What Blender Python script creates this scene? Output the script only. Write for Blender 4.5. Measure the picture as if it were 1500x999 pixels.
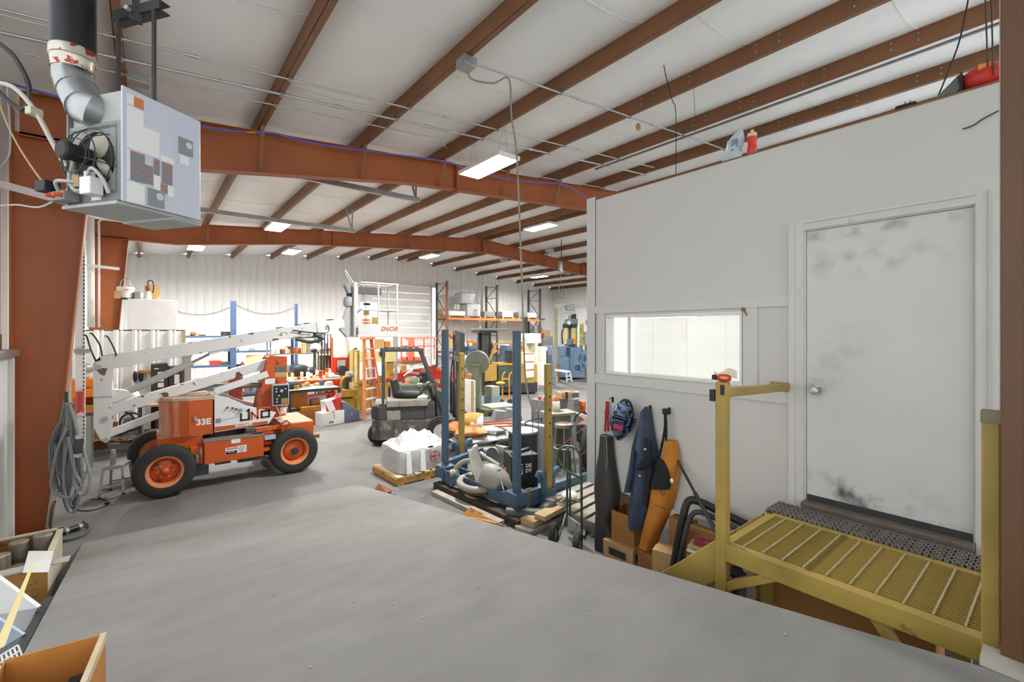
import bpy, math, random
from mathutils import Vector, Matrix
for _o in list(bpy.data.objects): bpy.data.objects.remove(_o)
scene = bpy.context.scene
COL = scene.collection
random.seed(7)
V = Vector
# ---------------------------------------------------------------- camera
TH = math.radians(38.86); S_, C_ = math.sin(TH), math.cos(TH)
FP = 664.0; HC = 2.33; V0 = 485.5
cam = bpy.data.cameras.new('camera'); camo = bpy.data.objects.new('camera', cam); COL.objects.link(camo)
camo.location = (0, 0, HC); camo.rotation_euler = (math.pi/2, 0, -TH)
cam.sensor_width = 36; cam.lens = 36*FP/1500; cam.shift_y = -(499.5-V0)/1500; cam.clip_start = .05; cam.clip_end = 200
scene.camera = camo
# ---------------------------------------------------------------- world, exposure
w = bpy.data.worlds.new('world'); scene.world = w; w.use_nodes = True
bg = w.node_tree.nodes['Background']; bg.inputs[0].default_value = (.93, .965, 1, 1); bg.inputs[1].default_value = 1.75
scene.view_settings.view_transform = 'Standard'; scene.view_settings.look = 'None'
scene.view_settings.gamma = 1; scene.view_settings.exposure = 0.1
try:
    scene.cycles.use_denoising = True; scene.cycles.max_bounces = 6; scene.cycles.diffuse_bounces = 4
    scene.cycles.caustics_reflective = False; scene.cycles.caustics_refractive = False
except Exception: pass
LAMP_W = 350.0          # watts of each high-bay fluorescent fixture
TUBE_E = 7.0           # emission of the visible tubes
OFFICE_W = 120.0
# ---------------------------------------------------------------- rays of the survey: real places from sight lines
def ray(u, v):
    a = (u-750)/FP
    return V((S_+a*C_, C_-a*S_, (V0-v)/FP))
def T(u, v, d):
    p = ray(u, v)*d; p.z += HC; return p
def Zp(u, v, z=0.0): return T(u, v, (z-HC)/ray(u, v).z)
def Xp(u, v, x): return T(u, v, x/ray(u, v).x)
def Yp(u, v, y): return T(u, v, y/ray(u, v).y)
def dep(p): return p[0]*S_+p[1]*C_
# ---------------------------------------------------------------- materials
def lin(h):
    h = h.lstrip('#'); o = []
    for i in (0, 2, 4):
        c = int(h[i:i+2], 16)/255
        o.append(c/12.92 if c <= .04045 else ((c+.055)/1.055)**2.4)
    return o
MATS = {}
def mat(name, col, r=.6, m=0.0, var=.10, sc=5.0, bump=0.0, spot=None, emit=0, trans=0, stretch=None):
    """procedural paint: noise-varied colour, optional wear spots (colour, scale, threshold), fine bump"""
    if name in MATS: return MATS[name]
    M = bpy.data.materials.new(name); M.use_nodes = True; MATS[name] = M
    nt = M.node_tree; N = nt.nodes; L = nt.links; b = N['Principled BSDF']
    c = lin(col)
    b.inputs['Roughness'].default_value = r; b.inputs['Metallic'].default_value = m
    tc = N.new('ShaderNodeTexCoord'); mp = N.new('ShaderNodeMapping'); L.new(tc.outputs['Object'], mp.inputs[0])
    if stretch: mp.inputs['Scale'].default_value = stretch
    nz = N.new('ShaderNodeTexNoise'); nz.inputs['Scale'].default_value = sc; nz.inputs['Detail'].default_value = 6; L.new(mp.outputs[0], nz.inputs['Vector'])
    rp = N.new('ShaderNodeValToRGB'); L.new(nz.outputs[0], rp.inputs[0])
    rp.color_ramp.elements[0].position = .3; rp.color_ramp.elements[1].position = .7
    rp.color_ramp.elements[0].color = [max(0, x*(1-var)) for x in c]+[1]
    rp.color_ramp.elements[1].color = [min(1, x*(1+var)) for x in c]+[1]
    out = rp.outputs[0]
    if spot:
        n2 = N.new('ShaderNodeTexNoise'); n2.inputs['Scale'].default_value = spot[1]; n2.inputs['Detail'].default_value = 5; L.new(mp.outputs[0], n2.inputs['Vector'])
        r2 = N.new('ShaderNodeValToRGB'); r2.color_ramp.elements[0].position = spot[2]; r2.color_ramp.elements[1].position = min(1, spot[2]+(spot[3] if len(spot) > 3 else .06)); L.new(n2.outputs[0], r2.inputs[0])
        mx = N.new('ShaderNodeMix'); mx.data_type = 'RGBA'; L.new(r2.outputs[0], mx.inputs[0]); L.new(out, mx.inputs[6]); mx.inputs[7].default_value = lin(spot[0])+[1]
        out = mx.outputs[2]
    L.new(out, b.inputs['Base Color'])
    if bump:
        bp = N.new('ShaderNodeBump'); bp.inputs['Strength'].default_value = bump; bp.inputs['Distance'].default_value = .01
        n3 = N.new('ShaderNodeTexNoise'); n3.inputs['Scale'].default_value = sc*8; n3.inputs['Detail'].default_value = 4; L.new(mp.outputs[0], n3.inputs['Vector'])
        L.new(n3.outputs[0], bp.inputs['Height']); L.new(bp.outputs[0], b.inputs['Normal'])
    if emit:
        b.inputs['Emission Color'].default_value = c+[1]; b.inputs['Emission Strength'].default_value = emit; M.cycles.emission_sampling = 'NONE'
    if trans:
        b.inputs['Transmission Weight'].default_value = trans
    return M
# ---------------------------------------------------------------- geometry
class G:
    """collects shapes, in world coordinates, for ONE mesh object"""
    def __init__(s, M=None): s.v = []; s.f = []; s.M = M
    def add(s, vs, fs):
        n = len(s.v)
        s.v += [(s.M @ V(p)) if s.M is not None else V(p) for p in vs]
        s.f += [tuple(n+i for i in f) for f in fs]; return s
    def hexa(s, p): return s.add(p, [(3,2,1,0),(4,5,6,7),(0,1,5,4),(1,2,6,5),(2,3,7,6),(3,0,4,7)])
    def ext(s, x0, x1, y0, y1, z0, z1):
        return s.hexa([(x0,y0,z0),(x1,y0,z0),(x1,y1,z0),(x0,y1,z0),(x0,y0,z1),(x1,y0,z1),(x1,y1,z1),(x0,y1,z1)])
    def box(s, c, sz, rz=0.0, R=None):
        c = V(c); R = R if R is not None else Matrix.Rotation(rz, 3, 'Z'); a, b, d = [x/2 for x in sz]
        return s.hexa([c+R@V(p) for p in ((-a,-b,-d),(a,-b,-d),(a,b,-d),(-a,b,-d),(-a,-b,d),(a,-b,d),(a,b,d),(-a,b,d))])
    def bar(s, p, q, w, h=None, up=(0,0,1)):
        p, q = V(p), V(q); h = h or w; t = (q-p).normalized(); u = V(up)
        if abs(t.dot(u)) > .98: u = V((0,1,0)) if abs(t.y) < .9 else V((1,0,0))
        x = t.cross(u).normalized()*(w/2); y = x.cross(t).normalized()*(h/2)
        return s.hexa([p-x-y, p+x-y, p+x+y, p-x+y, q-x-y, q+x-y, q+x+y, q-x+y])
    def rings(s, rs, close=False, cap=True):
        n = len(rs[0]); k = len(rs); vs = [p for r in rs for p in r]; fs = []
        for i in range(k if close else k-1):
            a, b = i*n, ((i+1) % k)*n
            for j in range(n): fs.append((a+j, a+(j+1) % n, b+(j+1) % n, b+j))
        if cap and not close: fs += [tuple(range(n-1, -1, -1)), tuple((k-1)*n+j for j in range(n))]
        return s.add(vs, fs)
    def tube(s, pts, r, n=8, closed=False):
        pts = [V(p) for p in pts]; k = len(pts); rs = []; x = None
        for i in range(k):
            if closed: t = pts[(i+1) % k]-pts[i-1]
            else: t = pts[min(i+1, k-1)]-pts[max(i-1, 0)]
            if t.length < 1e-9: t = V((0,0,1))
            t.normalize()
            if x is None: x = t.orthogonal().normalized()
            else:
                x = x-t*x.dot(t)
                x = x.normalized() if x.length > 1e-6 else t.orthogonal().normalized()
            y = t.cross(x); rr = r[i] if isinstance(r, (list, tuple)) else r
            rs.append([pts[i]+x*math.cos(2*math.pi*j/n)*rr+y*math.sin(2*math.pi*j/n)*rr for j in range(n)])
        return s.rings(rs, closed)
    def cyl(s, p, q, r, r2=None, n=16): return s.tube([p, q], [r, r if r2 is None else r2], n)
    def lathe(s, prof, o=(0,0,0), ax=(0,0,1), n=20):
        o = V(o); ax = V(ax).normalized(); x = ax.orthogonal().normalized(); y = ax.cross(x)
        cl = prof[0] == prof[-1]
        if cl: prof = prof[:-1]
        return s.rings([[o+ax*h+(x*math.cos(2*math.pi*j/n)+y*math.sin(2*math.pi*j/n))*max(r, 1e-4) for j in range(n)] for r, h in prof], cl)
    def prism(s, poly, e):
        e = V(e); a = [V(p) for p in poly]; return s.rings([a, [p+e for p in a]])
    def ell(s, c, r, n=14, m=9, R=None, e=1.0):
        c = V(c); R = R or Matrix.Identity(3); rs = []
        f = lambda q: math.copysign(abs(q)**e, q)
        for i in range(m+1):
            t = -math.pi/2+math.pi*(.02+.96*i/m)
            rs.append([c+R@V((r[0]*f(math.cos(t))*f(math.cos(2*math.pi*j/n)), r[1]*f(math.cos(t))*f(math.sin(2*math.pi*j/n)), r[2]*f(math.sin(t)))) for j in range(n)])
        return s.rings(rs)
    def sheet(s, rows, t):
        """grid of points given a thickness vector (or one vector per point function)"""
        m, n = len(rows), len(rows[0]); t = V(t); vs = [V(p) for r in rows for p in r]; vs += [p+t for p in vs]; o = m*n; fs = []
        for i in range(m-1):
            for j in range(n-1):
                a, b, c, d = i*n+j, i*n+j+1, (i+1)*n+j+1, (i+1)*n+j
                fs += [(a,b,c,d), (o+d,o+c,o+b,o+a)]
        for i in range(m-1):
            a, b = i*n, (i+1)*n; fs.append((a,b,o+b,o+a)); a += n-1; b += n-1; fs.append((b,a,o+a,o+b))
        for j in range(n-1):
            a = j; fs.append((a+1,a,o+a,o+a+1)); a = (m-1)*n+j; fs.append((a,a+1,o+a+1,o+a))
        return s.add(vs, fs)
def smooth_path(pts, k=6, closed=False):
    pts = [V(p) for p in pts]; n = len(pts); out = []
    for i in range(n if closed else n-1):
        g = (lambda q: pts[q % n]) if closed else (lambda q: pts[max(0, min(n-1, q))])
        p0, p1, p2, p3 = g(i-1), g(i), g(i+1), g(i+2)
        for j in range(k):
            t = j/k
            out.append(.5*((2*p1)+(p2-p0)*t+(2*p0-5*p1+4*p2-p3)*t*t+(3*p1-p0-3*p2+p3)*t**3))
    if not closed: out.append(pts[-1])
    return out
def sag(p, q, dz, k=10):
    p, q = V(p), V(q); return [p.lerp(q, i/k)-V((0,0,dz*4*(i/k)*(1-i/k))) for i in range(k+1)]
RM = {}
def root_of(o):
    while o.parent is not None: o = o.parent
    return o
def _mesh(name, g, m, inv, sm):
    me = bpy.data.meshes.new(name)
    me.from_pydata([tuple(inv @ p) for p in g.v], [], g.f); me.update()
    if m: me.materials.append(m)
    if sm:
        me.polygons.foreach_set('use_smooth', [True]*len(me.polygons))
        me.set_sharp_from_angle(angle=math.radians(40))
    return me
def tag(o, label=None, cat=None, group=None, kind=None):
    for k, x in (('label', label), ('category', cat), ('group', group), ('kind', kind)):
        if x: o[k] = x
    return o
def thing(name, label, cat, loc=(0,0,0), rz=0.0, group=None, kind=None):
    o = bpy.data.objects.new(name, None); COL.objects.link(o); o.empty_display_size = .05
    M = Matrix.Translation(V(loc)) @ Matrix.Rotation(rz, 4, 'Z'); o.matrix_basis = M; RM[o.name] = M.inverted()
    return tag(o, label, cat, group, kind)
def part(name, g, m, parent, bev=0, sm=False, label=None, kind=None):
    inv = RM[root_of(parent).name]
    o = bpy.data.objects.new(name, _mesh(name, g, m, inv, sm)); COL.objects.link(o); o.parent = parent
    if bev: _bev(o, bev)
    return tag(o, label, None, None, kind)
def _bev(o, wd):
    b = o.modifiers.new('bevel', 'BEVEL'); b.width = wd; b.segments = 2; b.limit_method = 'ANGLE'; b.angle_limit = math.radians(40)
def solo(name, g, m, label, cat, group=None, kind=None, bev=0, sm=False):
    lo = [min(p[i] for p in g.v) for i in range(3)]; hi = [max(p[i] for p in g.v) for i in range(3)]
    M = Matrix.Translation(V(((lo[0]+hi[0])/2, (lo[1]+hi[1])/2, lo[2])))
    o = bpy.data.objects.new(name, _mesh(name, g, m, M.inverted(), sm)); COL.objects.link(o)
    o.matrix_basis = M; RM[o.name] = M.inverted()
    if bev: _bev(o, bev)
    return tag(o, label, cat, group, kind)
def text(name, s, size, o, ex, ez, m, parent, bold=0.0, shear=0.0, xs=1.0, label=None):
    """raised lettering lying in the plane (ex, ez), centred on o"""
    cu = bpy.data.curves.new(name, 'FONT'); cu.body = s; cu.size = size; cu.extrude = .0012; cu.offset = bold; cu.shear = shear
    cu.align_x = 'CENTER'; cu.align_y = 'CENTER'; cu.materials.append(m); cu.resolution_u = 2
    tmp = bpy.data.objects.new(name, cu); COL.objects.link(tmp); bpy.context.view_layer.update()
    me = bpy.data.meshes.new_from_object(tmp.evaluated_get(bpy.context.evaluated_depsgraph_get()))
    bpy.data.objects.remove(tmp); bpy.data.curves.remove(cu)
    if not me.materials: me.materials.append(m)
    ob = bpy.data.objects.new(name, me); COL.objects.link(ob); ob.parent = parent
    ex, ez = V(ex).normalized(), V(ez).normalized(); n = ex.cross(ez)
    M = Matrix(((ex.x*xs, ez.x, n.x, o[0]), (ex.y*xs, ez.y, n.y, o[1]), (ex.z*xs, ez.z, n.z, o[2]), (0,0,0,1)))
    ob.matrix_basis = RM[root_of(parent).name] @ M
    return tag(ob, label)
ORD = ('first', 'second', 'third', 'fourth', 'fifth', 'sixth', 'seventh', 'eighth', 'ninth', 'tenth', 'eleventh', 'twelfth', 'thirteenth', 'fourteenth', 'fifteenth', 'sixteenth')
# shared materials
m_white = mat('white metal panel', '#ecece9', .45, 0, .03, 3)
m_ofw = mat('office wall paint', '#c9c6bf', .6, 0, .025, 1.3, .02)
m_trim = mat('painted trim', '#cbc8c2', .5, 0, .03, 3)
m_ins = mat('vinyl insulation', '#eeefed', .42, 0, .05, 1.2, .12)
m_red = mat('red oxide primer', '#a3592d', .5, 0, .14, 1.6)
m_redd = mat('red oxide purlin', '#7f5636', .5, 0, .16, 2)
m_galv = mat('galvanised steel', '#a9abab', .38, .75, .12, 9)
m_conc = mat('shop floor concrete', '#6e6d6a', .72, 0, .13, .9, .10, ('#5f5d5a', 1.3, .56, .14))
m_ramp = mat('ramp concrete', '#7d7b77', .85, 0, .075, 3.2, .3, ('#858380', 2.0, .52, .25), 0, 0, (.8, 1.6, 1))
m_blk = mat('black rubber', '#1c1c1d', .6, 0, .15, 6)
m_blkp = mat('black plastic', '#202124', .4, 0, .1, 6)
m_dark = mat('dark steel', '#3b3c3d', .5, .3, .2, 6)
m_grey = mat('grey painted metal', '#8d9090', .5, .1, .08, 5)
m_lgrey = mat('light grey enamel', '#adaeac', .5, 0, .06, 4)
m_wht = mat('white enamel', '#e2e1dd', .45, 0, .04, 4)
m_paper = mat('white paper', '#ecebe6', .8, 0, .03, 8)
m_card = mat('brown cardboard', '#9c6c36', .85, 0, .10, 4)
m_cardl = mat('pale cardboard', '#bd9868', .85, 0, .10, 4)
m_wood = mat('raw timber', '#b59a72', .75, 0, .16, 5, .05, None, 0, 0, (1, 1, 6))
m_ply = mat('orange plywood', '#b9782c', .65, 0, .16, 3, .03, ('#8d571d', 5, .62))
m_wgrey = mat('weathered grey timber', '#a09a8e', .8, 0, .15, 5, .08)
m_orange = mat('orange machine paint', '#bf5318', .42, 0, .07, 3, 0, ('#a8401a', 6, .70))
m_lw = mat('white lift paint', '#dcdcda', .42, 0, .04, 3)
m_lwr = mat('chipped white lift paint', '#dbdbd8', .45, 0, .04, 3, 0, ('#6f5546', 8, .635, .02))
m_yel = mat('yellow machine paint', '#a9893a', .5, 0, .12, 3, 0, ('#8c7a35', 7, .66))
m_yels = mat('worn yellow railing paint', '#9b833c', .5, 0, .2, 4, 0, ('#6d5d2c', 8, .66, .08))
m_blue = mat('blue steel paint', '#455c70', .45, 0, .10, 4)
m_bluel = mat('light blue machine paint', '#627b90', .45, 0, .10, 4)
m_blues = mat('blue shelving paint', '#3c5272', .5, 0, .10, 4)
m_brt = mat('bright orange', '#d65a26', .5, 0, .08, 4)
m_rd = mat('bright red', '#c02a1b', .45, 0, .08, 4)
m_grn = mat('grey green machine paint', '#6b715e', .5, 0, .10, 4)
m_dgrn = mat('dark green paint', '#3c4f3f', .45, 0, .15, 5)
m_rust = mat('rusty steel', '#8a5434', .8, .2, .25, 7)
m_navy = mat('navy cotton', '#3a4357', .9, 0, .18, 9, .1)
m_leather = mat('orange suede leather', '#bb7726', .9, 0, .16, 6, .25, ('#8a5318', 4, .66, .12))
m_bleather = mat('black leather', '#363534', .55, 0, .2, 6, .2)
m_fab = mat('black webbing', '#19191a', .85, 0, .1, 20)
m_bsk = mat('basket paint', '#c4c4c1', .45, 0, .05, 3, 0, ('#8f8d89', 6, .66))
m_cream = mat('cream paint', '#d8c98a', .5, 0, .1, 4)
m_bag = mat('woven white plastic', '#c2c2c0', .5, 0, .05, 7, .15)
m_gglass = None
# ================================================================ SETTING
Y1, Y2, YB = 7.35, 14.6, 21.7            # two frames and the back wall
XL, XR, RX = -1.25, 21.0, 10.25          # left wall, right wall, ridge
def zpb(x): return 5.08+.086*min(x, 2*RX-x)         # underside of the purlins
def zsk(x): return zpb(x)+.2
g = G().ext(-6, XR+.2, -3, YB+.2, -.15, 0)
solo('floor', g, m_conc, 'grey concrete shop floor', 'floor', kind='structure')
RYF, RSL = 6.86, .157
g = G().prism([(-.55,-3,.001),(-.55,RYF,.001),(-.55,.2,1.045),(-.55,-3,1.045)], (3.05,0,0))
solo('floor_ramp', g, m_ramp, 'grey concrete ramp rising toward the dock in the foreground', 'ramp', kind='structure')
def zr(y): return .001+RSL*(RYF-max(y, .2))
# steel kerb along the left side of the ramp
t_ = thing('trim_3', 'rusty steel edge rail along the left side of the ramp', 'trim', (-.6, 3, 0), kind='structure')
part('edge_plate', G().prism([(-.555,2.0,0),(-.555,4.9,0),(-.555,4.9,zr(4.9)+.0),(-.555,2.0,zr(2.0)-.0)], (-.05,0,0)), m_dark, t_)
part('edge_plate', G().prism([(-.64,2.0,0),(-.64,4.6,0),(-.64,4.6,.18),(-.64,2.0,.55)], (-.03,0,0)), m_dark, t_)
# ---- ceiling: blankets of insulation between purlins
ceil = thing('ceiling', 'white insulated metal roof', 'ceiling', (5, 8, 5.5), kind='structure')
PX = [1.22+1.46*k for k in range(-1, 7)]             # purlin webs of the left slope
PXR = [2*RX-x for x in PX]
edges = [XL-.15]+PX[:]+[RX]+PXR[::-1]+[XR+.15]
edges = sorted(edges)
for i in range(len(edges)-1):
    a, b = edges[i], edges[i+1]
    if b-a < .05: continue
    rows = []
    for j in range(29):
        y = -3+(YB+3.1)*j/28; row = []
        for k in range(9):
            t = k/8; x = a+(b-a)*t; s = math.sin(math.pi*t)**.6*(.085+.012*math.sin(j*2.1+i))
            row.append((x, y, zsk(x)-s*(1 if b-a > .6 else .3)))
        rows.append(row)
    part('insulation_blanket', G().sheet(rows, (0,0,.04)), m_ins, ceil, sm=True)
    if b-a > .6 and i % 1 == 0:          # taped seams across the blanket
        gs = G()
        for y in (.2, 2.1, 4.0, 5.9, 8.2, 10.1, 12.0, 13.9, 16.2, 18.1, 20.0):
            y += (i*.63) % 1.1
            pts = [(a+(b-a)*k/8, y, zsk(a+(b-a)*k/8)-math.sin(math.pi*k/8)**.6*.093-.004) for k in range(9)]
            gs.sheet([[p for p in pts], [(p[0], p[1]+.02, p[2]) for p in pts]], (0,0,.004))
        part('blanket_seam', gs, m_ins, ceil)
me0 = None
for k, x in enumerate(PX+PXR):
    left = x < RX; sgn = 1 if left else -1
    g = G(); z = zpb(x+.03)
    g.ext(x-.006, x+.006, -2.9, YB-.02, z, z+.195)
    g.ext(min(x, x+.07*sgn), max(x, x+.07*sgn), -2.9, YB-.02, z, z+.008)
    g.ext(min(x+.062*sgn, x+.07*sgn), max(x+.062*sgn, x+.07*sgn), -2.9, YB-.02, z+.008, z+.03)
    p = part('purlin', g, m_redd, ceil)
    if 5 < x < 9:                         # bolted lap joints
        gb = G()
        for y in (1.15, 1.4, 2.1, 2.35, 3.0, 3.2, 3.75, 3.95):
            for zz in (.06, .14): gb.cyl((x-.008, y, z+zz), (x-.016, y, z+zz), .012, n=8)
        part('lap_bolts', gb, m_galv, p, kind='stuff')
# ---- rigid frames: rafters and tapered columns
def rafter(y, name, label, dz):
    r = thing(name, label, 'beam', (RX, y, 5.2), kind='structure')
    xs = [-1.1, -.3, .6, 3.6, 6.5, RX, 2*RX-6.5, 2*RX-3.6, 2*RX-.6, XR-.1]
    top = [(x, zpb(x)-.004) for x in xs]; bot = [(x, zpb(x)-dz(x)) for x in xs]
    web = G()
    for i in range(len(xs)-1):
        (xa, ta), (xb, tb) = top[i], top[i+1]; ba, bb = bot[i][1], bot[i+1][1]
        web.hexa([(xa,y-.006,ba),(xb,y-.006,bb),(xb,y+.006,bb),(xa,y+.006,ba),(xa,y-.006,ta),(xb,y-.006,tb),(xb,y+.006,tb),(xa,y+.006,ta)])
    part('web', web, m_red, r)
    for nm, ln, th in (('top_flange', top, -.014), ('bottom_flange', bot, .014)):
        f = G()
        for (xa, za), (xb, zb) in zip(ln, ln[1:]):
            f.hexa([(xa,y-.085,min(za,za+th)),(xb,y-.085,min(zb,zb+th)),(xb,y+.085,min(zb,zb+th)),(xa,y+.085,min(za,za+th)),
                    (xa,y-.085,max(za,za+th)),(xb,y-.085,max(zb,zb+th)),(xb,y+.085,max(zb,zb+th)),(xa,y+.085,max(za,za+th))])
        part(nm, f, m_red, r)
    for x in (4.55, RX, 2*RX-4.55):
        part('splice_plate', G().ext(x-.02, x+.02, y-.085, y+.085, zpb(x)-dz(x)-.03, zpb(x)+.0), m_red, r)
    for x in (.35, 2.05):
        part('web_seam', G().ext(x-.004, x+.004, y-.009, y+.009, zpb(x)-dz(x)+.014, zpb(x)-.018), m_red, r)
    for k, x in enumerate(PX+PXR):        # flange braces down to the bottom flange
        if x < 0 or k % 2 == 0 and y > 10 and x > 14: continue
        if x > XR-1: continue
        part('flange_brace', G().bar((x+.03, y-.30, zpb(x)+.03), (x+.05, y-.05, zpb(x)-dz(x)+.03), .045, .006), m_redd, r)
    return r
def dz1(x):
    x = min(x, 2*RX-x)
    return zpb(x)-4.49 if x < .61 else (.64-(x-.6)*.06 if x < 3.6 else .46+.02*(x-3.6))
rafter(Y1, 'rafter', 'nearer brown steel rafter crossing the shop below the roof purlins', dz1)
def dz2(x):
    x = min(x, 2*RX-x)
    return zpb(x)-4.57 if x < .61 else (.56-(x-.6)*.035 if x < 3.6 else .45+.012*(x-3.6))
rafter(Y2, 'rafter', 'farther brown steel rafter with the ridge peak nearer the back wall', dz2)
def column(y, label, xo, xib, xit, zt):
    c = thing('column', label, 'column', ((xo+xib)/2, y, 0), kind='structure')
    part('web', G().prism([(xo,y-.006,0),(xib,y-.006,0),(xit,y-.006,zt),(xit,y-.006,zt+.05),(xo,y-.006,zt+.05)], (0,.012,0)), m_red, c)
    part('outer_flange', G().ext(xo-.014, xo, y-.1, y+.1, 0, zt+.3), m_red, c)
    d = V((xit-xib, 0, zt)); g = G()
    g.prism([(xib,y-.1,0),(xib+.014,y-.1,0),(xit+.014,y-.1,zt),(xit,y-.1,zt)], (0,.2,0))
    part('inner_flange', g, m_red, c)
    part('base_plate', G().ext(xo-.06, xib+.06, y-.13, y+.13, 0, .02), m_red, c)
    for x in (xo+.08, xib-.06):
        part('anchor_bolt', G().cyl((x, y-.08, .02), (x, y-.08, .09), .015, n=8), m_rust, c)
    for z in (1.9, 3.75):
        part('weld_seam', G().ext(xo, xib+(xit-xib)*z/zt, y-.009, y+.009, z, z+.008), m_red, c)
    return c
column(Y1, 'nearest brown tapered steel column at the left edge beside hanging hose', -1.15, -.87, -.50, 4.5)
column(Y2, 'farther brown tapered steel column behind the white conduits', -1.05, -.72, -.36, 4.57)
# ---- corrugated wall panels
def ribs(n=3, w_=.9, dp=.045):
    out = []
    p = w_/n
    for i in range(n):
        x = i*p
        out += [(x+.02, 0), (x+.045, dp), (x+.075, dp), (x+.10, 0), (x+p*.5-.02, 0), (x+p*.5-.01, dp*.3), (x+p*.5+.01, dp*.3), (x+p*.5+.02, 0), (x+p-.0, 0)]
    return [(0, 0)]+out
RB = ribs()
def wall_panel(parent, o, ex, nrm, z0, ztop, m, w_=.9):
    """one ribbed sheet from o along ex; ztop is a function of the place along ex"""
    k = w_/.9; lo = []; hi = []
    for x, d in RB:
        p = V(o)+V(ex)*x*k+V(nrm)*d
        lo.append((p.x, p.y, z0)); hi.append((p.x, p.y, ztop(x*k)))
    part('wall_panel', G().sheet([lo, hi], V(nrm)*-.012), m, parent)
wb = thing('wall_back', 'white ribbed metal wall across the back of the shop', 'wall', (RX, YB, 0), kind='structure')
RD0, RD1, RDZ = 8.28, 11.85, 4.68
x = XL; 
while x < XR-.01:
    ww = min(.9, XR-x)
    x0 = x
    z0 = RDZ if (x0 > RD0-.5 and x0+ww < RD1+.5) else 0
    wall_panel(wb, (x0, YB, 0), (1,0,0), (0,-1,0), z0, (lambda q, x0=x0: zsk(x0+q)-.05), m_white, ww)
    x += ww
d2 = thing('door_2', 'white slatted roll-up door in the back wall', 'door', ((RD0+RD1)/2, YB-.06, 0), kind='structure')
for i in range(13):
    z = i*.36; part('door_slat', G().ext(RD0, RD1, YB-.075+(.012 if i % 2 else 0), YB-.045, z+.006, min(z+.352, RDZ)), m_white, d2, bev=.012)
for a in (RD0, RD1): part('door_track', G().ext(a-.06, a+.06, YB-.12, YB-.03, 0, RDZ+.05), m_wht, d2)
part('door_header', G().ext(RD0-.06, RD1+.06, YB-.12, YB-.03, RDZ, RDZ+.12), m_wht, d2)
wr = thing('wall_right', 'white ribbed metal wall at the far right of the shop', 'wall', (XR, 12, 0), kind='structure')
for i in range(16): wall_panel(wr, (XR, 7.3+.9*i, 0), (0,1,0), (-1,0,0), 0, lambda q: zsk(XR)-.03, m_white)
wl = thing('wall_left', 'white ribbed metal wall along the left side', 'wall', (XL, 12, 0), kind='structure')
for i in range(17):
    y = 6.1+.9*i
    if 7.9 < y < 11.4: wall_panel(wl, (XL-.08, y, 0), (0,1,0), (1,0,0), 4.3, lambda q: zsk(XL), m_white)
    else: wall_panel(wl, (XL-.08, y, 0), (0,1,0), (1,0,0), 0, lambda q: zsk(XL), m_white)
part('door_leaf', G().ext(XL-.12, XL-.07, 7.9, 11.5, 0, 4.3), m_wht, wl)
# low liner in the near bay, with its cap
wn = thing('wall_liner', 'low white ribbed liner wall beside the near column', 'wall', (-1.2, 6.6, 0), kind='structure')
for i in range(4): wall_panel(wn, (-1.2-.0, 7.24-.45*(i+1), 0), (0,1,0), (1,0,0), 0, lambda q: 2.06, m_white, .45)
part('corner_trim', G().ext(-1.19, -1.12, 7.16, 7.25, 0, 2.06), m_wht, wn)
part('cap_rail', G().ext(-1.24, -1.08, 5.4, 7.28, 2.06, 2.14), m_galv, wn, bev=.01)
part('girt', G().ext(-1.42, -1.22, 5.4, 7.28, 2.14, 2.3), m_redd, wn)
part('backing_sheet', G().ext(-1.46, -1.42, 5.4, 7.9, 2.1, 5.2), m_redd, wn)
# ---- overhead door tracks in the second bay
for y, lb in ((8.0, 'nearer galvanised overhead-door track hung below the rafters'), (11.5, 'farther galvanised overhead-door track hung below the rafters')):
    tr = thing('door_track', lb, 'track', (1.5, y, 4.86), group=None)
    part('rail', G().ext(-1.05, 4.13, y-.03, y+.03, 4.84, 4.87).ext(-1.05, 4.13, y-.03, y-.02, 4.87, 4.93).ext(-1.05, 4.13, y+.02, y+.03, 4.87, 4.93), m_galv, tr)
    for x in (.2, 4.05):
        part('hanger', G().bar((x, y, 4.9), (x-.15, y, zpb(x)), .03, .03).bar((x, y, 4.9), (x+.02, y, zpb(x)), .03, .03), m_galv, tr)
    part('vertical_rail', G().ext(-1.18, -1.10, y-.03, y+.03, 0, 4.84), m_galv, tr)
part('shaft', G().cyl((-1.12, 8.06, 4.75), (-1.12, 11.44, 4.75), .02, n=10), m_galv, tr)
# ---- office block
WX = 3.885; WY0, WY1, WZ = .2, 3.435, 3.79
wo = thing('wall_office', 'grey-white painted office wall with a door and a window', 'wall', (WX, 1.8, 0), kind='structure')
DY0, DY1, DZ0, DZ1 = .383, 1.274, 1.052, 3.085
WNY0, WNY1, WNZ0, WNZ1 = 1.745, 3.19, 1.875, 2.50
def wp(y0, y1, z0, z1): part('wall_sheet', G().ext(WX, WX+.11, y0, y1, z0, z1), m_ofw, wo)
WB = .64     # the office stands on posts; its wall stops above the floor
wp(DY1+.03, WNY0, WB, WZ); wp(WNY0, WNY1, WB, WNZ0); wp(WNY0, WNY1, WNZ1, WZ); wp(WNY1, WY1, WB, WZ); wp(DY0-.03, DY1+.03, DZ1+.03, WZ); wp(DY0-.03, DY1+.03, WB, DZ0-.02); wp(WY0, DY0-.03, WB, WZ)
part('wall_sheet', G().ext(WX, 8.2, WY1-.1, WY1, WB, WZ), m_ofw, wo)
part('roof_deck', G().ext(WX+.112, 8.2, -.3, WY1, WZ-.1, WZ-.001), m_wht, wo)
part('wall_sheet', G().ext(8.1, 8.2, -.3, WY1-.1, WB, WZ-.1), m_ofw, wo)
part('wall_sheet', G().ext(WX+.11, 8.1, -.3, -.2, WB, WZ-.1), m_ofw, wo)
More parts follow.
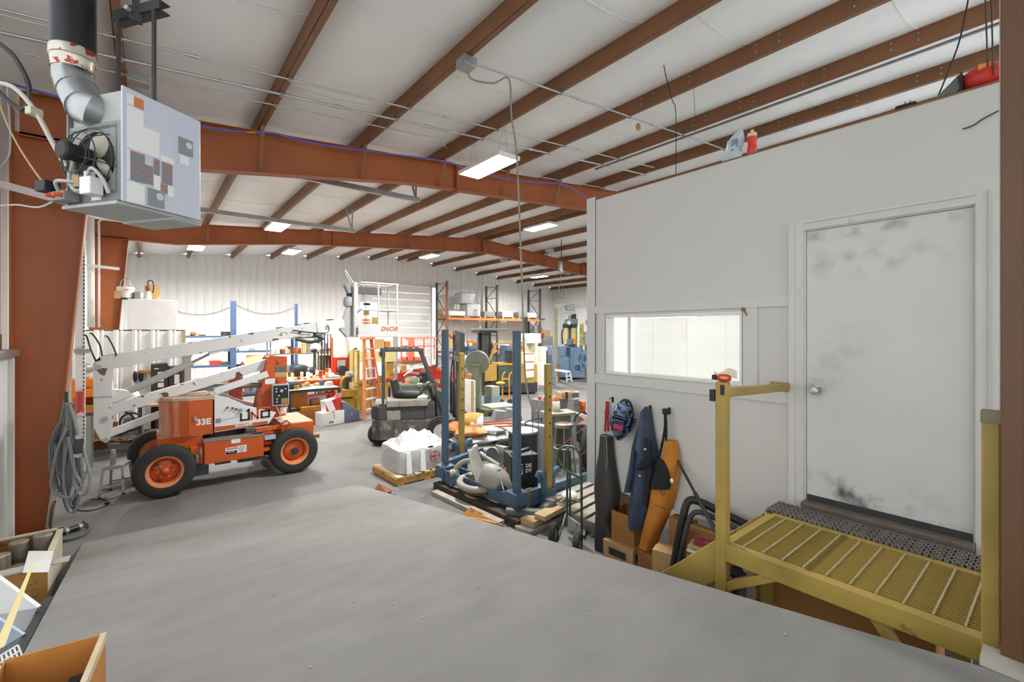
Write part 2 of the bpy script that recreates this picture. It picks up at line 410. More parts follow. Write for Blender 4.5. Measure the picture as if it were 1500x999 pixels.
part('floor_deck', G().ext(WX+.11, 8.1, -.2, WY1-.1, WB+.06, 1.04), m_lgrey, wo)
part('floor_joists', G().ext(WX+.02, 8.1, -.2, WY1-.1, WB, WB+.06), m_wood, wo)
for px_ in (4.2, 6.1, 8.0):
    for py_ in (.0, 1.7, 3.2): part('support_post', G().ext(px_-.05, px_+.05, py_-.05, py_+.05, 0, WB), m_wood, wo)
part('top_plate', G().ext(WX-.004, WX+.12, WY0, WY1-.06, WZ-.0, WZ+.012), m_redd, wo)
def trim(n, lab, y0, y1, z0, z1, t=.018):
    solo('trim_%d' % n, G().ext(WX-t, WX-.0005, y0, y1, z0, z1), m_trim, lab, 'trim', kind='structure', bev=.003)
trim(4, 'white corner board at the far end of the office wall', 3.34, 3.45, WB, WZ+.03, .022)
trim(5, 'upper horizontal board above the office window', 1.375, 3.34, 2.525, 2.61)
trim(6, 'lower horizontal board below the office window', 1.375, 3.34, 1.765, 1.862)
trim(7, 'vertical board between office window and door', 1.62, 1.735, 1.862, 2.525)
trim(8, 'narrow vertical board between office window and corner', 3.2, 3.29, 1.862, 2.525)
# window with blind
w1 = thing('window_1', 'office window with closed white venetian blind', 'window', (WX, 2.46, 1.875), kind='structure')
fr = G(); 
for (a, b, c, d) in ((WNY0, WNY1, WNZ0, WNZ0+.02), (WNY0, WNY1, WNZ1-.02, WNZ1), (WNY0, WNY0+.02, WNZ0+.02, WNZ1-.02), (WNY1-.02, WNY1, WNZ0+.02, WNZ1-.02)):
    fr.ext(WX-.012, WX+.11, a, b, c, d)
part('window_frame', fr, m_wht, w1, bev=.003)
part('mullion', G().ext(WX+.06, WX+.085, 2.93, 2.955, WNZ0+.02, WNZ1-.02), m_wht, w1)
mg = bpy.data.materials.new('window glass'); mg.use_nodes = True; nt = mg.node_tree; nt.nodes.clear()
o_ = nt.nodes.new('ShaderNodeOutputMaterial'); a_ = nt.nodes.new('ShaderNodeBsdfTransparent'); b_ = nt.nodes.new('ShaderNodeBsdfGlossy'); mx_ = nt.nodes.new('ShaderNodeMixShader')
b_.inputs['Roughness'].default_value = .03; mx_.inputs[0].default_value = .02; nt.links.new(a_.outputs[0], mx_.inputs[1]); nt.links.new(b_.outputs[0], mx_.inputs[2]); nt.links.new(mx_.outputs[0], o_.inputs[0])
part('pane', G().ext(WX+.068, WX+.074, WNY0+.02, WNY1-.02, WNZ0+.02, WNZ1-.02), mg, w1)
mb = bpy.data.materials.new('translucent blind slat'); mb.use_nodes = True; nt = mb.node_tree
tl = nt.nodes.new('ShaderNodeBsdfTranslucent'); tl.inputs[0].default_value = (.9, .9, .88, 1); ms = nt.nodes.new('ShaderNodeMixShader'); ms.inputs[0].default_value = .5
pb = nt.nodes['Principled BSDF']; pb.inputs['Base Color'].default_value = (.85, .85, .83, 1); pb.inputs['Roughness'].default_value = .5
nt.links.new(pb.outputs[0], ms.inputs[1]); nt.links.new(tl.outputs[0], ms.inputs[2]); nt.links.new(ms.outputs[0], nt.nodes['Material Output'].inputs[0])
bl = thing('window_blind', 'white horizontal slat blind inside the office window', 'blind', (WX+.16, 2.35, 1.88))
part('head_rail', G().ext(WX+.13, WX+.17, 1.72, 2.93, 2.475, 2.51), m_wht, bl)
part('bottom_rail', G().ext(WX+.135, WX+.165, 1.72, 2.93, 1.872, 1.888), m_wht, bl)
sl0 = None
for i in range(36):
    z = 1.893+i*.0162
    R = Matrix.Rotation(math.radians(62), 3, 'Y')
    if sl0 is None: sl0 = part('blind_slat', G().box((WX+.15, 2.325, z), (.023, 1.21, .0012), R=R), mb, bl)
    else:
        c = sl0.copy(); COL.objects.link(c); c.location = (0, 0, i*.0162)
for y in (1.95, 2.33, 2.7): part('ladder_cord', G().cyl((WX+.137, y, 1.88), (WX+.137, y, 2.48), .0015, n=5), m_wht, bl)
part('side_blind', G().ext(WX+.14, WX+.145, 2.97, 3.18, 1.89, 2.49), mb, bl)
# unseen area light added inside the office to make the blind glow
la = bpy.data.lights.new('office_fill_light', 'AREA'); la.energy = OFFICE_W; la.size = 2.2; la.color = (1, .99, .96)
lo = bpy.data.objects.new('office_fill_light', la); COL.objects.link(lo); lo.location = (6.0, 2.3, 2.6); lo.rotation_euler = (0, math.radians(85), 0)
# door
md = mat('scuffed white door', '#cdcbc6', .45, 0, .03, 2)
nt = md.node_tree; N = nt.nodes; L = nt.links; pbs = N['Principled BSDF']; src = pbs.inputs['Base Color'].links[0].from_socket
tc = N.new('ShaderNodeTexCoord')
def blot(cy, cz, ry, rz, prev, amt, sc=6, col=(.10, .095, .085, 1)):
    sx = N.new('ShaderNodeSeparateXYZ'); L.new(tc.outputs['Object'], sx.inputs[0])
    def mm(op, a, b=None):
        n = N.new('ShaderNodeMath'); n.operation = op
        for i, q in enumerate((a, b)):
            if q is None: continue
            if isinstance(q, (int, float)): n.inputs[i].default_value = q
            else: L.new(q, n.inputs[i])
        return n.outputs[0]
    dy = mm('DIVIDE', mm('SUBTRACT', sx.outputs[1], cy), ry); dz_ = mm('DIVIDE', mm('SUBTRACT', sx.outputs[2], cz), rz)
    r2 = mm('ADD', mm('MULTIPLY', dy, dy), mm('MULTIPLY', dz_, dz_))
    fall = mm('POWER', 2.718, mm('MULTIPLY', r2, -1.0))
    nz = N.new('ShaderNodeTexNoise'); nz.inputs['Scale'].default_value = sc; nz.inputs['Detail'].default_value = 8; L.new(tc.outputs['Object'], nz.inputs[0])
    rp = N.new('ShaderNodeValToRGB'); rp.color_ramp.elements[0].position = .47; rp.color_ramp.elements[1].position = .74; L.new(nz.outputs[0], rp.inputs[0])
    k = mm('MULTIPLY', mm('MULTIPLY', fall, rp.outputs[0]), amt)
    mx = N.new('ShaderNodeMix'); mx.data_type = 'RGBA'; L.new(k, mx.inputs[0]); L.new(prev, mx.inputs[6]); mx.inputs[7].default_value = col
    return mx.outputs[2]
# door object origin is the foot of its leaf: y runs -.45 .. .45, z 0 .. 2.03
o1 = blot(.224, 1.10, .075, .06, src, 1.0, 2.2); o1 = blot(.24, 1.08, .15, .11, o1, .35, 5); o1 = blot(.36, .92, .09, .07, o1, .9, 4); o1 = blot(.12, .13, .34, .09, o1, 1.3, 7)
o1 = blot(.1, 1.78, .4, .10, o1, .5, 7); o1 = blot(.18, 1.2, .22, .22, o1, .13, 34); o1 = blot(.12, .03, .5, .05, o1, 1.2, 8); o1 = blot(.05, 1.99, .5, .035, o1, 1.0, 6); o1 = blot(.2, .75, .25, .4, o1, .10, 45)
L.new(o1, pbs.inputs['Base Color'])
d1 = thing('door_1', 'scuffed white office door with a steel knob', 'door', (WX+.02, (DY0+DY1)/2, DZ0), kind='structure')
part('door_leaf', G().ext(WX+.012, WX+.055, DY0, DY1, DZ0+.012, DZ1), md, d1, bev=.002)
mc = mat('scuffed door casing', '#cbc8c2', .5, 0, .03, 3, 0, ('#4d473f', 2.2, .66, .14), stretch=(3, 3, .8))
cs = G()
for y0, y1, z0, z1 in ((DY1+.012, 1.385, .98, 3.165), (.315, DY0-.012, .98, 3.165), (DY0-.012, DY1+.012, 3.095, 3.165)):
    cs.ext(WX-.02, WX+.0, y0, y1, z0, z1)
    cs.ext(WX-.03, WX-.02, y0+(.055 if y0 > 1 else 0), y1-(.055 if y1 < .5 else 0), z0+(.05 if z0 > 3 else 0), z1)
part('door_casing', cs, mc, d1, bev=.003)
st = G(); st.ext(WX-.005, WX+.1, DY1+.002, DY1+.014, DZ0-.02, 3.1); st.ext(WX-.005, WX+.1, DY0-.014, DY0-.002, DZ0-.02, 3.1); st.ext(WX-.005, WX+.1, DY0, DY1, 3.087, 3.1)
part('door_jamb', st, mc, d1)
kn = G().lathe([(.034,0),(.034,.012),(.012,.014),(.012,.035),(.028,.045),(.031,.062),(.024,.075),(.002,.078)], (WX+.012, 1.205, 1.895), (-1,0,0), 18)
part('knob', kn, mat('brushed steel', '#b9b7b2', .25, .9, .05, 5), d1, sm=True)
part('latch_plate', G().ext(WX+.008, WX+.012, 1.235, 1.262, 1.86, 1.94), m_galv, d1)
part('threshold', G().ext(WX-.09, WX+.06, DY0-.01, DY1+.01, DZ0-.03, DZ0+.008), mat('dark threshold', '#6a6257', .6, .1, .2, 8), d1, bev=.006)
part('door_sweep', G().ext(WX+.005, WX+.012, DY0+.004, DY1-.004, DZ0+.01, DZ0+.05), m_dark, d1)
# brown jamb of the dock opening
mj = mat('brown jamb paint', '#5a3b1f', .5, 0, .1, 2)
tb = thing('trim_1', 'brown steel jamb of the dock opening at the right edge', 'trim', (2.7, .1, 1.045), kind='structure')
part('jamb_face', G().ext(2.58, 2.80, .118, .181, 1.046, 5.3), mj, tb, bev=.004)
part('jamb_return', G().ext(2.575, 2.80, -.25, .114, 1.046, 5.3), mj, tb, bev=.004)
part('jamb_edge', G().ext(2.81, 2.835, .12, .2, 1.046, 5.3), m_trim, tb)
part('jamb_foot', G().ext(2.50, 2.62, .10, .23, 1.045, 1.075), m_wgrey, tb)
# ================================================================ OVERHEAD
m_tube = mat('lit fluorescent tube', '#ffffff', .4, 0, .0, 1, 0, None, TUBE_E)
def fixture(x, y, z, label, along_x=False, L=1.06, W=.40, k_=1.0):
    rz = math.pi/2 if along_x else 0
    f = thing('high_bay_light', label, 'light', (x, y, z), rz, 'fluorescent high-bay lights under the roof')
    M = Matrix.Translation(V((x, y, z))) @ Matrix.Rotation(rz, 4, 'Z')
    h = G(M); h.ext(-W/2, W/2, -L/2, L/2, .045, .06); h.prism([(-W/2,-L/2,0),(-W/2-.0,L/2,0),(-W/2,L/2,.05),(-W/2,-L/2,.05)], (.008,0,0)); h.ext(W/2-.008, W/2, -L/2, L/2, 0, .05)
    for i in range(5):
        a = -W/2+.04+i*(W-.08)/5; h.prism([(a+.064*0,-L/2,.045),(a+.03,-L/2,.015),(a+.034,-L/2,.015),(a+.064,-L/2,.045)], (0, L, 0)) if i else None
    part('housing', h, m_wht, f)
    part('end_cap', G(M).ext(-W/2, W/2, -L/2-.03, -L/2, 0, .06), m_wht, f); part('end_cap', G(M).ext(-W/2, W/2, L/2, L/2+.03, 0, .06), m_wht, f)
    for i in range(6):
        a = -W/2+.035+i*(W-.07)/5; part('tube', G(M).cyl((a, -L/2+.02, .012), (a, L/2-.02, .012), .013, n=8), m_tube, f, sm=True)
    zz = zpb(x)
    for s in (-1, 1):
        hw = G(); p = M @ V((0, s*L*.38, .06)); hw.cyl(p+V((-.1,0,0)), (x, p.y, zz+.115), .003, n=5); hw.cyl(p+V((.1,0,0)), (x, p.y, zz+.115), .003, n=5)
        part('hanging_wire', hw, m_galv, f)
    l = bpy.data.lights.new('high_bay_lamp', 'AREA'); l.shape = 'RECTANGLE'; l.size = W; l.size_y = L; l.energy = LAMP_W*k_; l.color = (1, .985, .96); l.spread = math.radians(170)
    lo = bpy.data.objects.new('high_bay_lamp', l); COL.objects.link(lo); lo.parent = f; lo.location = (0, 0, -.03)
    return f
fixture(4.22, 5.85, 4.93, 'bright high-bay light nearest the camera in front of the near rafter', k_=.85)
fixture(8.87, 9.7, 5.33, 'high-bay light close to the office corner beyond the near rafter')
fixture(2.54, 12.5, 4.93, 'high-bay light under the far end of the upper-left door track')
fixture(1.15, 16.6, 4.84, 'high-bay light nearest the left wall above the ribbed back wall', k_=.95)
fixture(3.83, 16.7, 5.02, 'high-bay light below the far rafter left of the roll-up door', k_=.95)
fixture(8.8, 16.2, 5.32, 'high-bay light below the far rafter above the roll-up door', k_=1.2)
fixture(16.1, 17.7, 5.2, 'farthest high-bay light above the pallet rack end', k_=1.2)
fixture(13.2, 10.2, 5.2, 'added unseen high-bay light beyond the ridge behind the office wall')  # extra fixture, never in view, added to light the hidden bay
# ---- conduits under the purlins
def conduit(y, x0, x1, r, label, boxes=(), tail=None, dz=0):
    c = thing('conduit', label, 'conduit', ((x0+x1)/2, y, 5.2))
    pts = [(x0+(x1-x0)*i/8, y, zpb(x0+(x1-x0)*i/8)-r-.006-dz) for i in range(9)]
    if tail: pts += [V(p) for p in tail]
    part('pipe', G().tube(pts, r, 8), m_galv, c, sm=True)
    for x in boxes: part('coupling', G().cyl((x-.05, y, zpb(x-.05)-r-.006-dz), (x+.05, y, zpb(x+.05)-r-.006-dz), r*1.5, n=8), m_galv, c)
    for xp in PX:
        if x0 < xp+.04 < x1: part('strap', G().ext(xp+.02, xp+.06, y-.02, y+.02, zpb(xp)-2*r-.012-dz, zpb(xp)-.001), m_galv, c)
    return c
conduit(5.55, -1.1, 8.3, .011, 'thin galvanised conduit nearest the camera of the three crossing the roof', (.35, 3.3, 6.0))
conduit(5.95, -1.1, 8.6, .016, 'thickest galvanised conduit in the middle of the three crossing the roof', (.9, 1.9, 3.2, 5.2))
c3 = conduit(6.30, -1.1, 3.6, .009, 'thin conduit with a junction box farthest of the three crossing the roof', (.55,), [(3.75, 6.4, 5.33), (3.85, 6.5, 5.36)])
part('junction_box', G().ext(-.16, .02, 6.22, 6.38, zpb(0)-.10, zpb(0)-.002), m_galv, c3, bev=.006)
conduit(7.15, 4.6, 9.2, .010, 'thin conduit running along the top of the near rafter', (), None, .0)
conduit(8.9, 1.3, 7.6, .006, 'thin cable run below the purlins beyond the near rafter', ())
c4 = conduit(4.18, 2.75, 8.6, .012, 'straight white conduit running from a box on the purlin toward the office roof', (4.55, 6.2))
part('junction_box', G().ext(2.64, 2.80, 4.08, 4.26, zpb(2.7)-.11, zpb(2.64)-.002), m_galv, c4, bev=.006)
# drop cord with loop
mcd = mat('grey beige cord', '#8f897a', .6, 0, .1, 10)
dc = thing('drop_cable', 'long beige drop cord hanging from the roof conduit to the shop floor machines', 'cord', (3.4, 4.2, 1.4))
p0 = V((3.36, 4.23, zpb(3.36)-.03))
pts = [V((2.72, 4.16, zpb(2.72)-.06)), Xp(690, 115, 2.86), Xp(722, 122, 3.12), p0, V((3.40, 4.23, 4.9)), T(757, 230, 5.42), T(764, 400, 5.42), T(768, 524, 5.42), T(772, 570, 5.40), T(779, 595, 5.38), T(784, 603, 5.37), T(789, 600, 5.37), T(795, 585, 5.4), T(797, 580, 5.55)]
part('cord', G().tube(smooth_path(pts, 6), .011, 8), mcd, dc, sm=True)
for (u0, u1) in ((781, 779), (788, 790)):
    part('tail_wire', G().tube(sag(T(u0, 603, 5.37), T(u1, 690, 5.4), -.02), .004, 6), m_dark, dc)
# air hose along the near rafter
hose = thing('air_hose', 'blue air hose draped along the top of the near rafter', 'hose', (3, 7.25, 5.0))
m_hose = mat('blue violet hose', '#5a5fb0', .4, 0, .08, 4)
pts = [Yp(-2, 118, 7.1), Yp(60, 135, 7.1), Yp(120, 150, 7.1), Yp(286, 183, 7.1), Yp(340, 192, 7.1), Yp(400, 195, 7.1), Yp(440, 206, 7.1), Yp(500, 216, 7.1), Yp(560, 224, 7.1), Yp(650, 236, 7.1), Yp(690, 249, 7.1), Yp(760, 265, 7.1), Yp(825, 270, 7.1), Yp(850, 284, 7.1), Yp(868, 296, 7.1)]
part('hose', G().tube(smooth_path(pts, 5), .014, 8), m_hose, hose, sm=True)
part('fitting', G().cyl(Yp(360, 193.5, 7.09), Yp(374, 194, 7.09), .018, n=8), mat('brass', '#b08a45', .35, .8, .1, 5), hose)
# ---- unit heater
hx = V((-.109, 3.504, 3.105)); e1 = V((.82, .572, 0)).normalized(); e2 = V((-e1.y, e1.x, 0)); ez = V((0,0,1))
MH = Matrix(((e1.x, e2.x, 0, hx.x), (e1.y, e2.y, 0, hx.y), (0, 0, 1, hx.z), (0,0,0,1)))   # local: x along the panel, y deep, z up
ht = thing('unit_heater', 'grey gas unit heater hung from the roof with its fan facing left', 'heater', tuple(hx))
m_hp = mat('pale grey heater panel', '#c9cedb', .38, .1, .03, 2)
m_hg = mat('heater grey', '#858884', .5, .1, .05, 4)
part('side_panel', G(MH).ext(-.012, .475, -.012, 0, -.012, .665), m_hp, ht, bev=.004)
part('case', G(MH).ext(.02, .46, 0, .45, 0, .655), m_hg, ht, bev=.004)
part('rear_panel', G(MH).ext(-.012, .47, .45, .46, .0, .66), m_hg, ht)
part('top_recess', G(MH).ext(.012, .02, .01, .44, .46, .65), m_lgrey, ht)
part('base_pan', G(MH).ext(-.03, .5, .005, .47, -.03, -.012), m_lgrey, ht)
part('louvre_lip', G(MH).ext(.30, .50, .01, .46, -.045, -.03), m_lgrey, ht)
fp = G(MH); fp.ext(-.004, .012, .0, .45, .0, .06); fp.ext(-.004, .012, 0, .45, .43, .47); fp.ext(-.004, .012, 0, .055, .06, .43); fp.ext(-.004, .012, .415, .45, .06, .43)
for k in range(16):
    a0, a1 = 2*math.pi*k/16, 2*math.pi*(k+1)/16; c0, c1 = (.235+.18*math.cos(a0), .245+.18*math.sin(a0)), (.235+.18*math.cos(a1), .245+.18*math.sin(a1))
    q = lambda c: (min(.43, max(.04, .235+(c[0]-.235)*1.9)), min(.45, max(.04, .245+(c[1]-.245)*1.9)))
    o0, o1_ = q(c0), q(c1); fp.hexa([(-.004,c0[0],c0[1]),(-.004,c1[0],c1[1]),(-.004,o1_[0],o1_[1]),(-.004,o0[0],o0[1]),(.012,c0[0],c0[1]),(.012,c1[0],c1[1]),(.012,o1_[0],o1_[1]),(.012,o0[0],o0[1])])
part('fan_plate', fp, m_hg, ht)
part('fan_opening', G(MH).cyl((.013, .235, .245), (.018, .235, .245), .185, n=28), mat('dark interior', '#26241f', .8, 0, .2, 6), ht)
for k in range(4):
    a = 2*math.pi*k/4+.5; R = MH.to_3x3() @ Matrix.Rotation(a, 3, 'X') @ Matrix.Rotation(.5, 3, 'Z')
    g = G(); c = MH @ V((-.005, .235+.10*math.cos(a), .245+.10*math.sin(a))); g.ell(c, (.008, .075, .05), 12, 6, R=MH.to_3x3() @ Matrix.Rotation(a, 3, 'X') @ Matrix.Rotation(.45, 3, 'Y')); part('fan_blade', g, mat('beige fan blade', '#aaa493', .4, .3, .1, 5), ht, sm=True)
gd = G(MH)
for r_, xx in ((.19, -.03), (.145, -.085), (.10, -.105)):
    gd.tube([(xx, .235+r_*math.cos(2*math.pi*k/28), .245+r_*math.sin(2*math.pi*k/28)) for k in range(28)], .0035, 6, True)
for k in range(6):
    a = 2*math.pi*k/6+.25; gd.tube([(xx, .235+r_*math.cos(a), .245+r_*math.sin(a)) for r_, xx in ((.2, -.01), (.19, -.03), (.145, -.085), (.10, -.105), (.05, -.108))], .0035, 6)
part('fan_guard', gd, m_dark, ht)
mt = G(MH).lathe([(.0,-.17),(.045,-.17),(.056,-.16),(.056,-.14),(.046,-.135),(.044,-.06),(.05,-.055),(.05,-.03),(.015,-.028),(.015,.0)], (0, .235, .26), (1,0,0), 18)
part('fan_motor', mt, m_blk, ht, sm=True)
fl = G(MH)
for k in range(12): a = 2*math.pi*k/12; fl.box((-.115, .235+.046*math.cos(a), .26+.046*math.sin(a)), (.09, .006, .006))
part('motor_fins', fl, m_blk, ht)
part('gas_valve', G(MH).ext(-.10, -.03, .11, .20, .02, .12).ext(-.08, -.04, .16, .20, .12, .16), m_wht, ht, bev=.005)
part('control_board', G(MH).ext(-.10, -.02, .33, .46, -.0, .055), m_hg, ht, bev=.004)
part('transformer', G(MH).ext(-.13, -.05, .44, .53, .055, .12), m_blk, ht, bev=.006)
for yy in (.35, .42): part('wire_nut', G(MH).cyl((-.105, yy, .03), (-.14, yy, .02), .016, .008, n=10), m_brt, ht)
part('terminal_block', G(MH).ext(-.09, -.02, .22, .28, .07, .14), mat('tan phenolic', '#a88c5c', .6, 0, .1, 5), ht)
for pts in ([(-.06,.20,.1),(-.10,.10,.16),(-.08,.04,.1),(-.06,.02,.02)], [(-.06,.30,.25),(-.09,.30,.12),(-.08,.26,.05),(-.05,.22,.08)], [(-.08,.4,.05),(-.12,.36,.1),(-.1,.28,.1),(-.06,.24,.1)]):
    part('wiring', G(MH).tube(smooth_path(pts, 6), .010, 7), m_lgrey, ht, sm=True)
part('tag_plate', G(MH).ext(-.008, -.004, .17, .25, -.01+.02, .06), m_paper, ht)
# labels on the side panel
def lab(x0, x1, z0, z1, m): return part('sticker', G(MH).ext(x0, x1, -.0145, -.0125, z0, z1), m, ht)
m_ash = mat('grey print', '#7b7f86', .6, 0, .25, 60, 0, None, 0, 0, (1, 1, 30)); m_prt = mat('fine print on white', '#e4e5e3', .6, 0, .06, 90, 0, None, 0, 0, (1, 1, 4)); m_orl = mat('orange print', '#cf7a46', .6, 0, .1, 20)
lab(.012, .105, .43, .56, m_prt); lab(.012, .20, .31, .43, m_prt); lab(.012, .05, .57, .63, m_wht); lab(.05, .105, .57, .63, m_orl); lab(.105, .2, .43, .47, m_prt)
lab(.012, .112, -.005, .115, m_prt); lab(.012, .03, .125, .30, m_wht)
for x0, x1, z0, z1 in ((.03, .112, .125, .30), (.115, .16, .13, .245), (.165, .2, .20, .30), (.215, .28, .165, .30), (.205, .25, .10, .16)):
    lab(x0, x1, z0, z1, m_ash)
    for k in range(3): z = z1-(z1-z0)*(k/3)-.006; part('sticker_band', G(MH).ext(x0, x1, -.0155, -.0145, z-.006, z), m_orl, ht)
lab(.165, .205, .07, .20, m_prt); lab(.205, .29, .30, .34, m_prt); lab(.25, .29, .09, .16, m_prt); lab(.33, .39, .33, .385, m_prt)
for x0, z0 in ((.32, .385), (.13, -.01)):
    k_ = part('access_plate', G(MH).ext(x0, x0+.10, -.0155, -.0125, z0+.01, z0+.12), m_grey, ht, bev=.003)
    part('knockout', G(MH).cyl((x0+.07, -.0155, z0+.08), (x0+.07, -.018, z0+.08), .022, n=16), m_hp, k_)
# flue: black pipe, taped collar, galvanised elbow
fl = thing('flue_pipe', 'black flue pipe with taped galvanised elbow entering the heater', 'flue', tuple(T(107, 80, 2.85)))
a0 = T(106, -60, 2.86); a1 = T(107, 76, 2.86); a2 = T(109, 108, 2.86); a3 = MH @ V((.0, .26, .56)); a4 = MH @ V((.06, .24, .545))
part('black_pipe', G().cyl(a1+V((0,0,-.0)), V((a1.x, a1.y, 5.35)), .112, n=24), mat('black stove pipe', '#2b2c2f', .35, .5, .1, 3), fl, sm=True)
m_foil = mat('foil tape with red print', '#c9c3b4', .3, .55, .12, 14, .1, ('#a5432a', 16, .54, .02))
part('taped_collar', G().lathe([(.113,0),(.116,-.01),(.116,-.055),(.109,-.06),(.109,-.075),(.106,-.08),(.106,-.13)], a1+V((0,0,.005)), (0,0,1), 24), m_foil, fl, sm=True)
p = [a1+V((0,0,-.125)), a1+V((.0,0,-.17)), (a1+V((0,0,-.21))).lerp(a3, .28), (a1+V((0,0,-.17))).lerp(a3, .75)+V((0,0,-.04)), a3+e1*.0, a3+e1*.09+V((0,0,-.012))]
part('elbow', G().tube(p, [.101]*6, 24), m_galv, fl, sm=True)
for i in (2, 3): 
    t = (p[i+1]-p[i-1]).normalized(); part('elbow_seam', G().cyl(p[i]-t*.006, p[i]+t*.006, .106, n=24), m_galv, fl)
# hanger frame
hg = thing('heater_hanger', 'black steel hanger frame holding the unit heater', 'hanger', tuple(T(190, 60, 2.75)))
r1, r2 = MH @ V((.24, .41, .655)), MH @ V((.24, .09, .655))
zb = 4.40
for r_ in (r1, r2): part('rod', G().cyl(r_, V((r_.x, r_.y, zb)), .013, n=10), m_dark, hg)
dr = (r2-r1).normalized(); q1, q2 = r1-dr*.05, r2+dr*.05
cb = G(); cb.bar((q1.x, q1.y, zb+.03), (q2.x, q2.y, zb+.03), .012, .06); cb.bar((q1.x+.03, q1.y+.03, zb+.058), (q2.x+.03, q2.y+.03, zb+.058), .06, .008); cb.bar((q1.x+.03, q1.y+.03, zb), (q2.x+.03, q2.y+.03, zb), .06, .008)
part('crossbar', cb, m_dark, hg)
mid = (r1+r2)/2
part('clamp', G().box((mid.x, mid.y, zb-.005), (.07, .05, .09)), m_dark, hg, bev=.004)
part('bolt', G().cyl((mid.x-.03, mid.y-.03, zb-.0), (mid.x-.05, mid.y-.05, zb), .014, n=8), m_galv, hg)
r_ = r1.lerp(r2, .5); part('upright', G().ext(r_.x-.02, r_.x+.02, r_.y-.004, r_.y+.004, zb+.05, zpb(r_.x)+.115), m_dark, hg)
# ---- loose wiring left of the heater
def wire(name, pts, r, m, label, cat='cable', k=6): return solo(name, G().tube(smooth_path(pts, k), r, 7), m, label, cat, sm=True)
wl_ = mat('beige flexible cable', '#b9b4a4', .6, 0, .05, 6)
wire('flexible_conduit', [T(-10, 120, 3.0), T(20, 128, 2.95), T(50, 160, 2.9), T(75, 205, 2.85), T(95, 240, 2.8), T(112, 262, 2.78)], .014, wl_, 'beige flexible cable running down into the heater fan')
solo('cable_tag', G().box(tuple(T(50, 164, 2.89)), (.07, .05, .05), .7), mat('beige plastic', '#c4bea9', .6, 0, .05, 5), 'beige box on the flexible cable left of the heater', 'box', bev=.006)
wire('black_cable', [T(-6, 60, 3.4), T(20, 82, 3.4), T(40, 118, 3.4), T(42, 145, 3.4), T(32, 160, 3.4), T(15, 150, 3.4), T(-8, 128, 3.4)], .016, m_dark, 'black cable looping at the upper left corner')
wire('tan_wire', [T(-8, 130, 3.6), T(12, 185, 3.5), T(40, 235, 3.4), T(75, 280, 3.2), T(107, 296, 3.0)], .006, mat('tan wire', '#b39c6b', .6, 0, .1, 9), 'thin tan wire swinging below the heater from the left')
wire('white_cable', [T(-8, 302, 3.5), T(25, 300, 3.4), T(60, 303, 3.2), T(95, 282, 2.95), T(102, 265, 2.85)], .006, wl_, 'thin pale cable drooping to the heater controls from the left edge')
wire('grey_loop_wire', [T(-5, 250, 3.6), T(10, 235, 3.6), T(15, 215, 3.6), T(14, 170, 3.6), T(10, 120, 3.6)], .006, m_grey, 'thin grey wire hanging at the left edge beside the column')
solo('flat_bar', G().bar(tuple(Yp(-12, 266, 7.0)), tuple(Yp(131, 305, 7.0)), .012, .075), mat('pinkish white paint', '#d9cfcf', .5, 0, .04, 3), 'pinkish white flat bar crossing in front of the near column', 'bar')
# ---- conduits down the farther column
cv = thing('wall_conduit', 'pair of white conduits running down the farther column', 'conduit', tuple(Yp(134, 480, 13.6)))
for u, r_ in ((133, .065), (145, .02)):
    a = Yp(u, 318 if u < 140 else 330, 13.7); b = Yp(u, 480, 13.7)
    part('pipe', G().cyl((a.x, a.y, 2.42), (a.x, a.y, a.z), r_, n=10), m_wht, cv, sm=True)
part('cross_bar', G().bar(tuple(Yp(124, 388, 13.6)), tuple(Yp(175, 394, 13.6)), .03, .06), m_wht, cv)
a = Yp(145, 330, 13.7); part('bend', G().tube(smooth_path([a, a+V((.0,0,.08)), a+V((.08,0,.14)), a+V((.5,0,.14))], 5), .02, 8), m_wht, cv, sm=True)
dj = thing('door_post', 'white slotted post of the overhead door behind the near column', 'post', tuple(Zp(118, 700, 0)))
a = Yp(117, 500, 9.6)
part('channel', G().ext(a.x-.05, a.x+.06, 9.56, 9.64, 0, 4.6), m_wht, dj)
gg = G()
for i in range(60): gg.ext(a.x+.04, a.x+.055, 9.555, 9.56, .4+i*.06, .43+i*.06)
part('slots', gg, m_dark, dj, kind='stuff')
part('latch', G().ext(a.x-.06, a.x+.12, 9.52, 9.56, 2.0, 2.06), m_galv, dj)
solo('marker_cylinder', G().lathe([(.05,0),(.05,.1),(.05,.2),(.05,.36)], tuple(Yp(117, 608, 9.5)), (0,0,1), 14), mat('red and white band', '#c9534a', .5, 0, .1, 2, 0, ('#d9d4d0', 4, .52, .02)), 'small red cylinder strapped to the white door post beside the orange tool cabinet', 'cylinder')
# ---- things on top of the office wall
bg_ = thing('plastic_bag', 'crumpled pale blue plastic bag standing on top of the office wall', 'bag', (3.96, 1.87, WZ+.012))
g = G(); rows = []
for i in range(9):
    t = i/8; row = []
    for j in range(16):
        a = 2*math.pi*j/16; rr = (.085-.02*t)*(1+.16*math.sin(3*a+i)+.08*math.sin(7*a-2*i)); row.append(V((3.96+.5*rr*math.cos(a), 1.87+rr*math.sin(a)-.03*t, WZ+.013+.22*t*(1+.25*math.sin(a+2.2)*t))))
    rows.append(row)
g.rings(rows); part('bag_body', g, mat('pale blue film', '#b9c7ca', .35, 0, .15, 8, .1), bg_, sm=True)
part('bag_print', G().box((3.925, 1.83, WZ+.14), (.004, .05, .10), .25), mat('blue print', '#6f8a9b', .5, 0, .2, 20), bg_)
bo = thing('sports_bottle', 'red translucent squeeze bottle with pale cap on the office wall', 'bottle', (3.95, 1.695, WZ+.012))
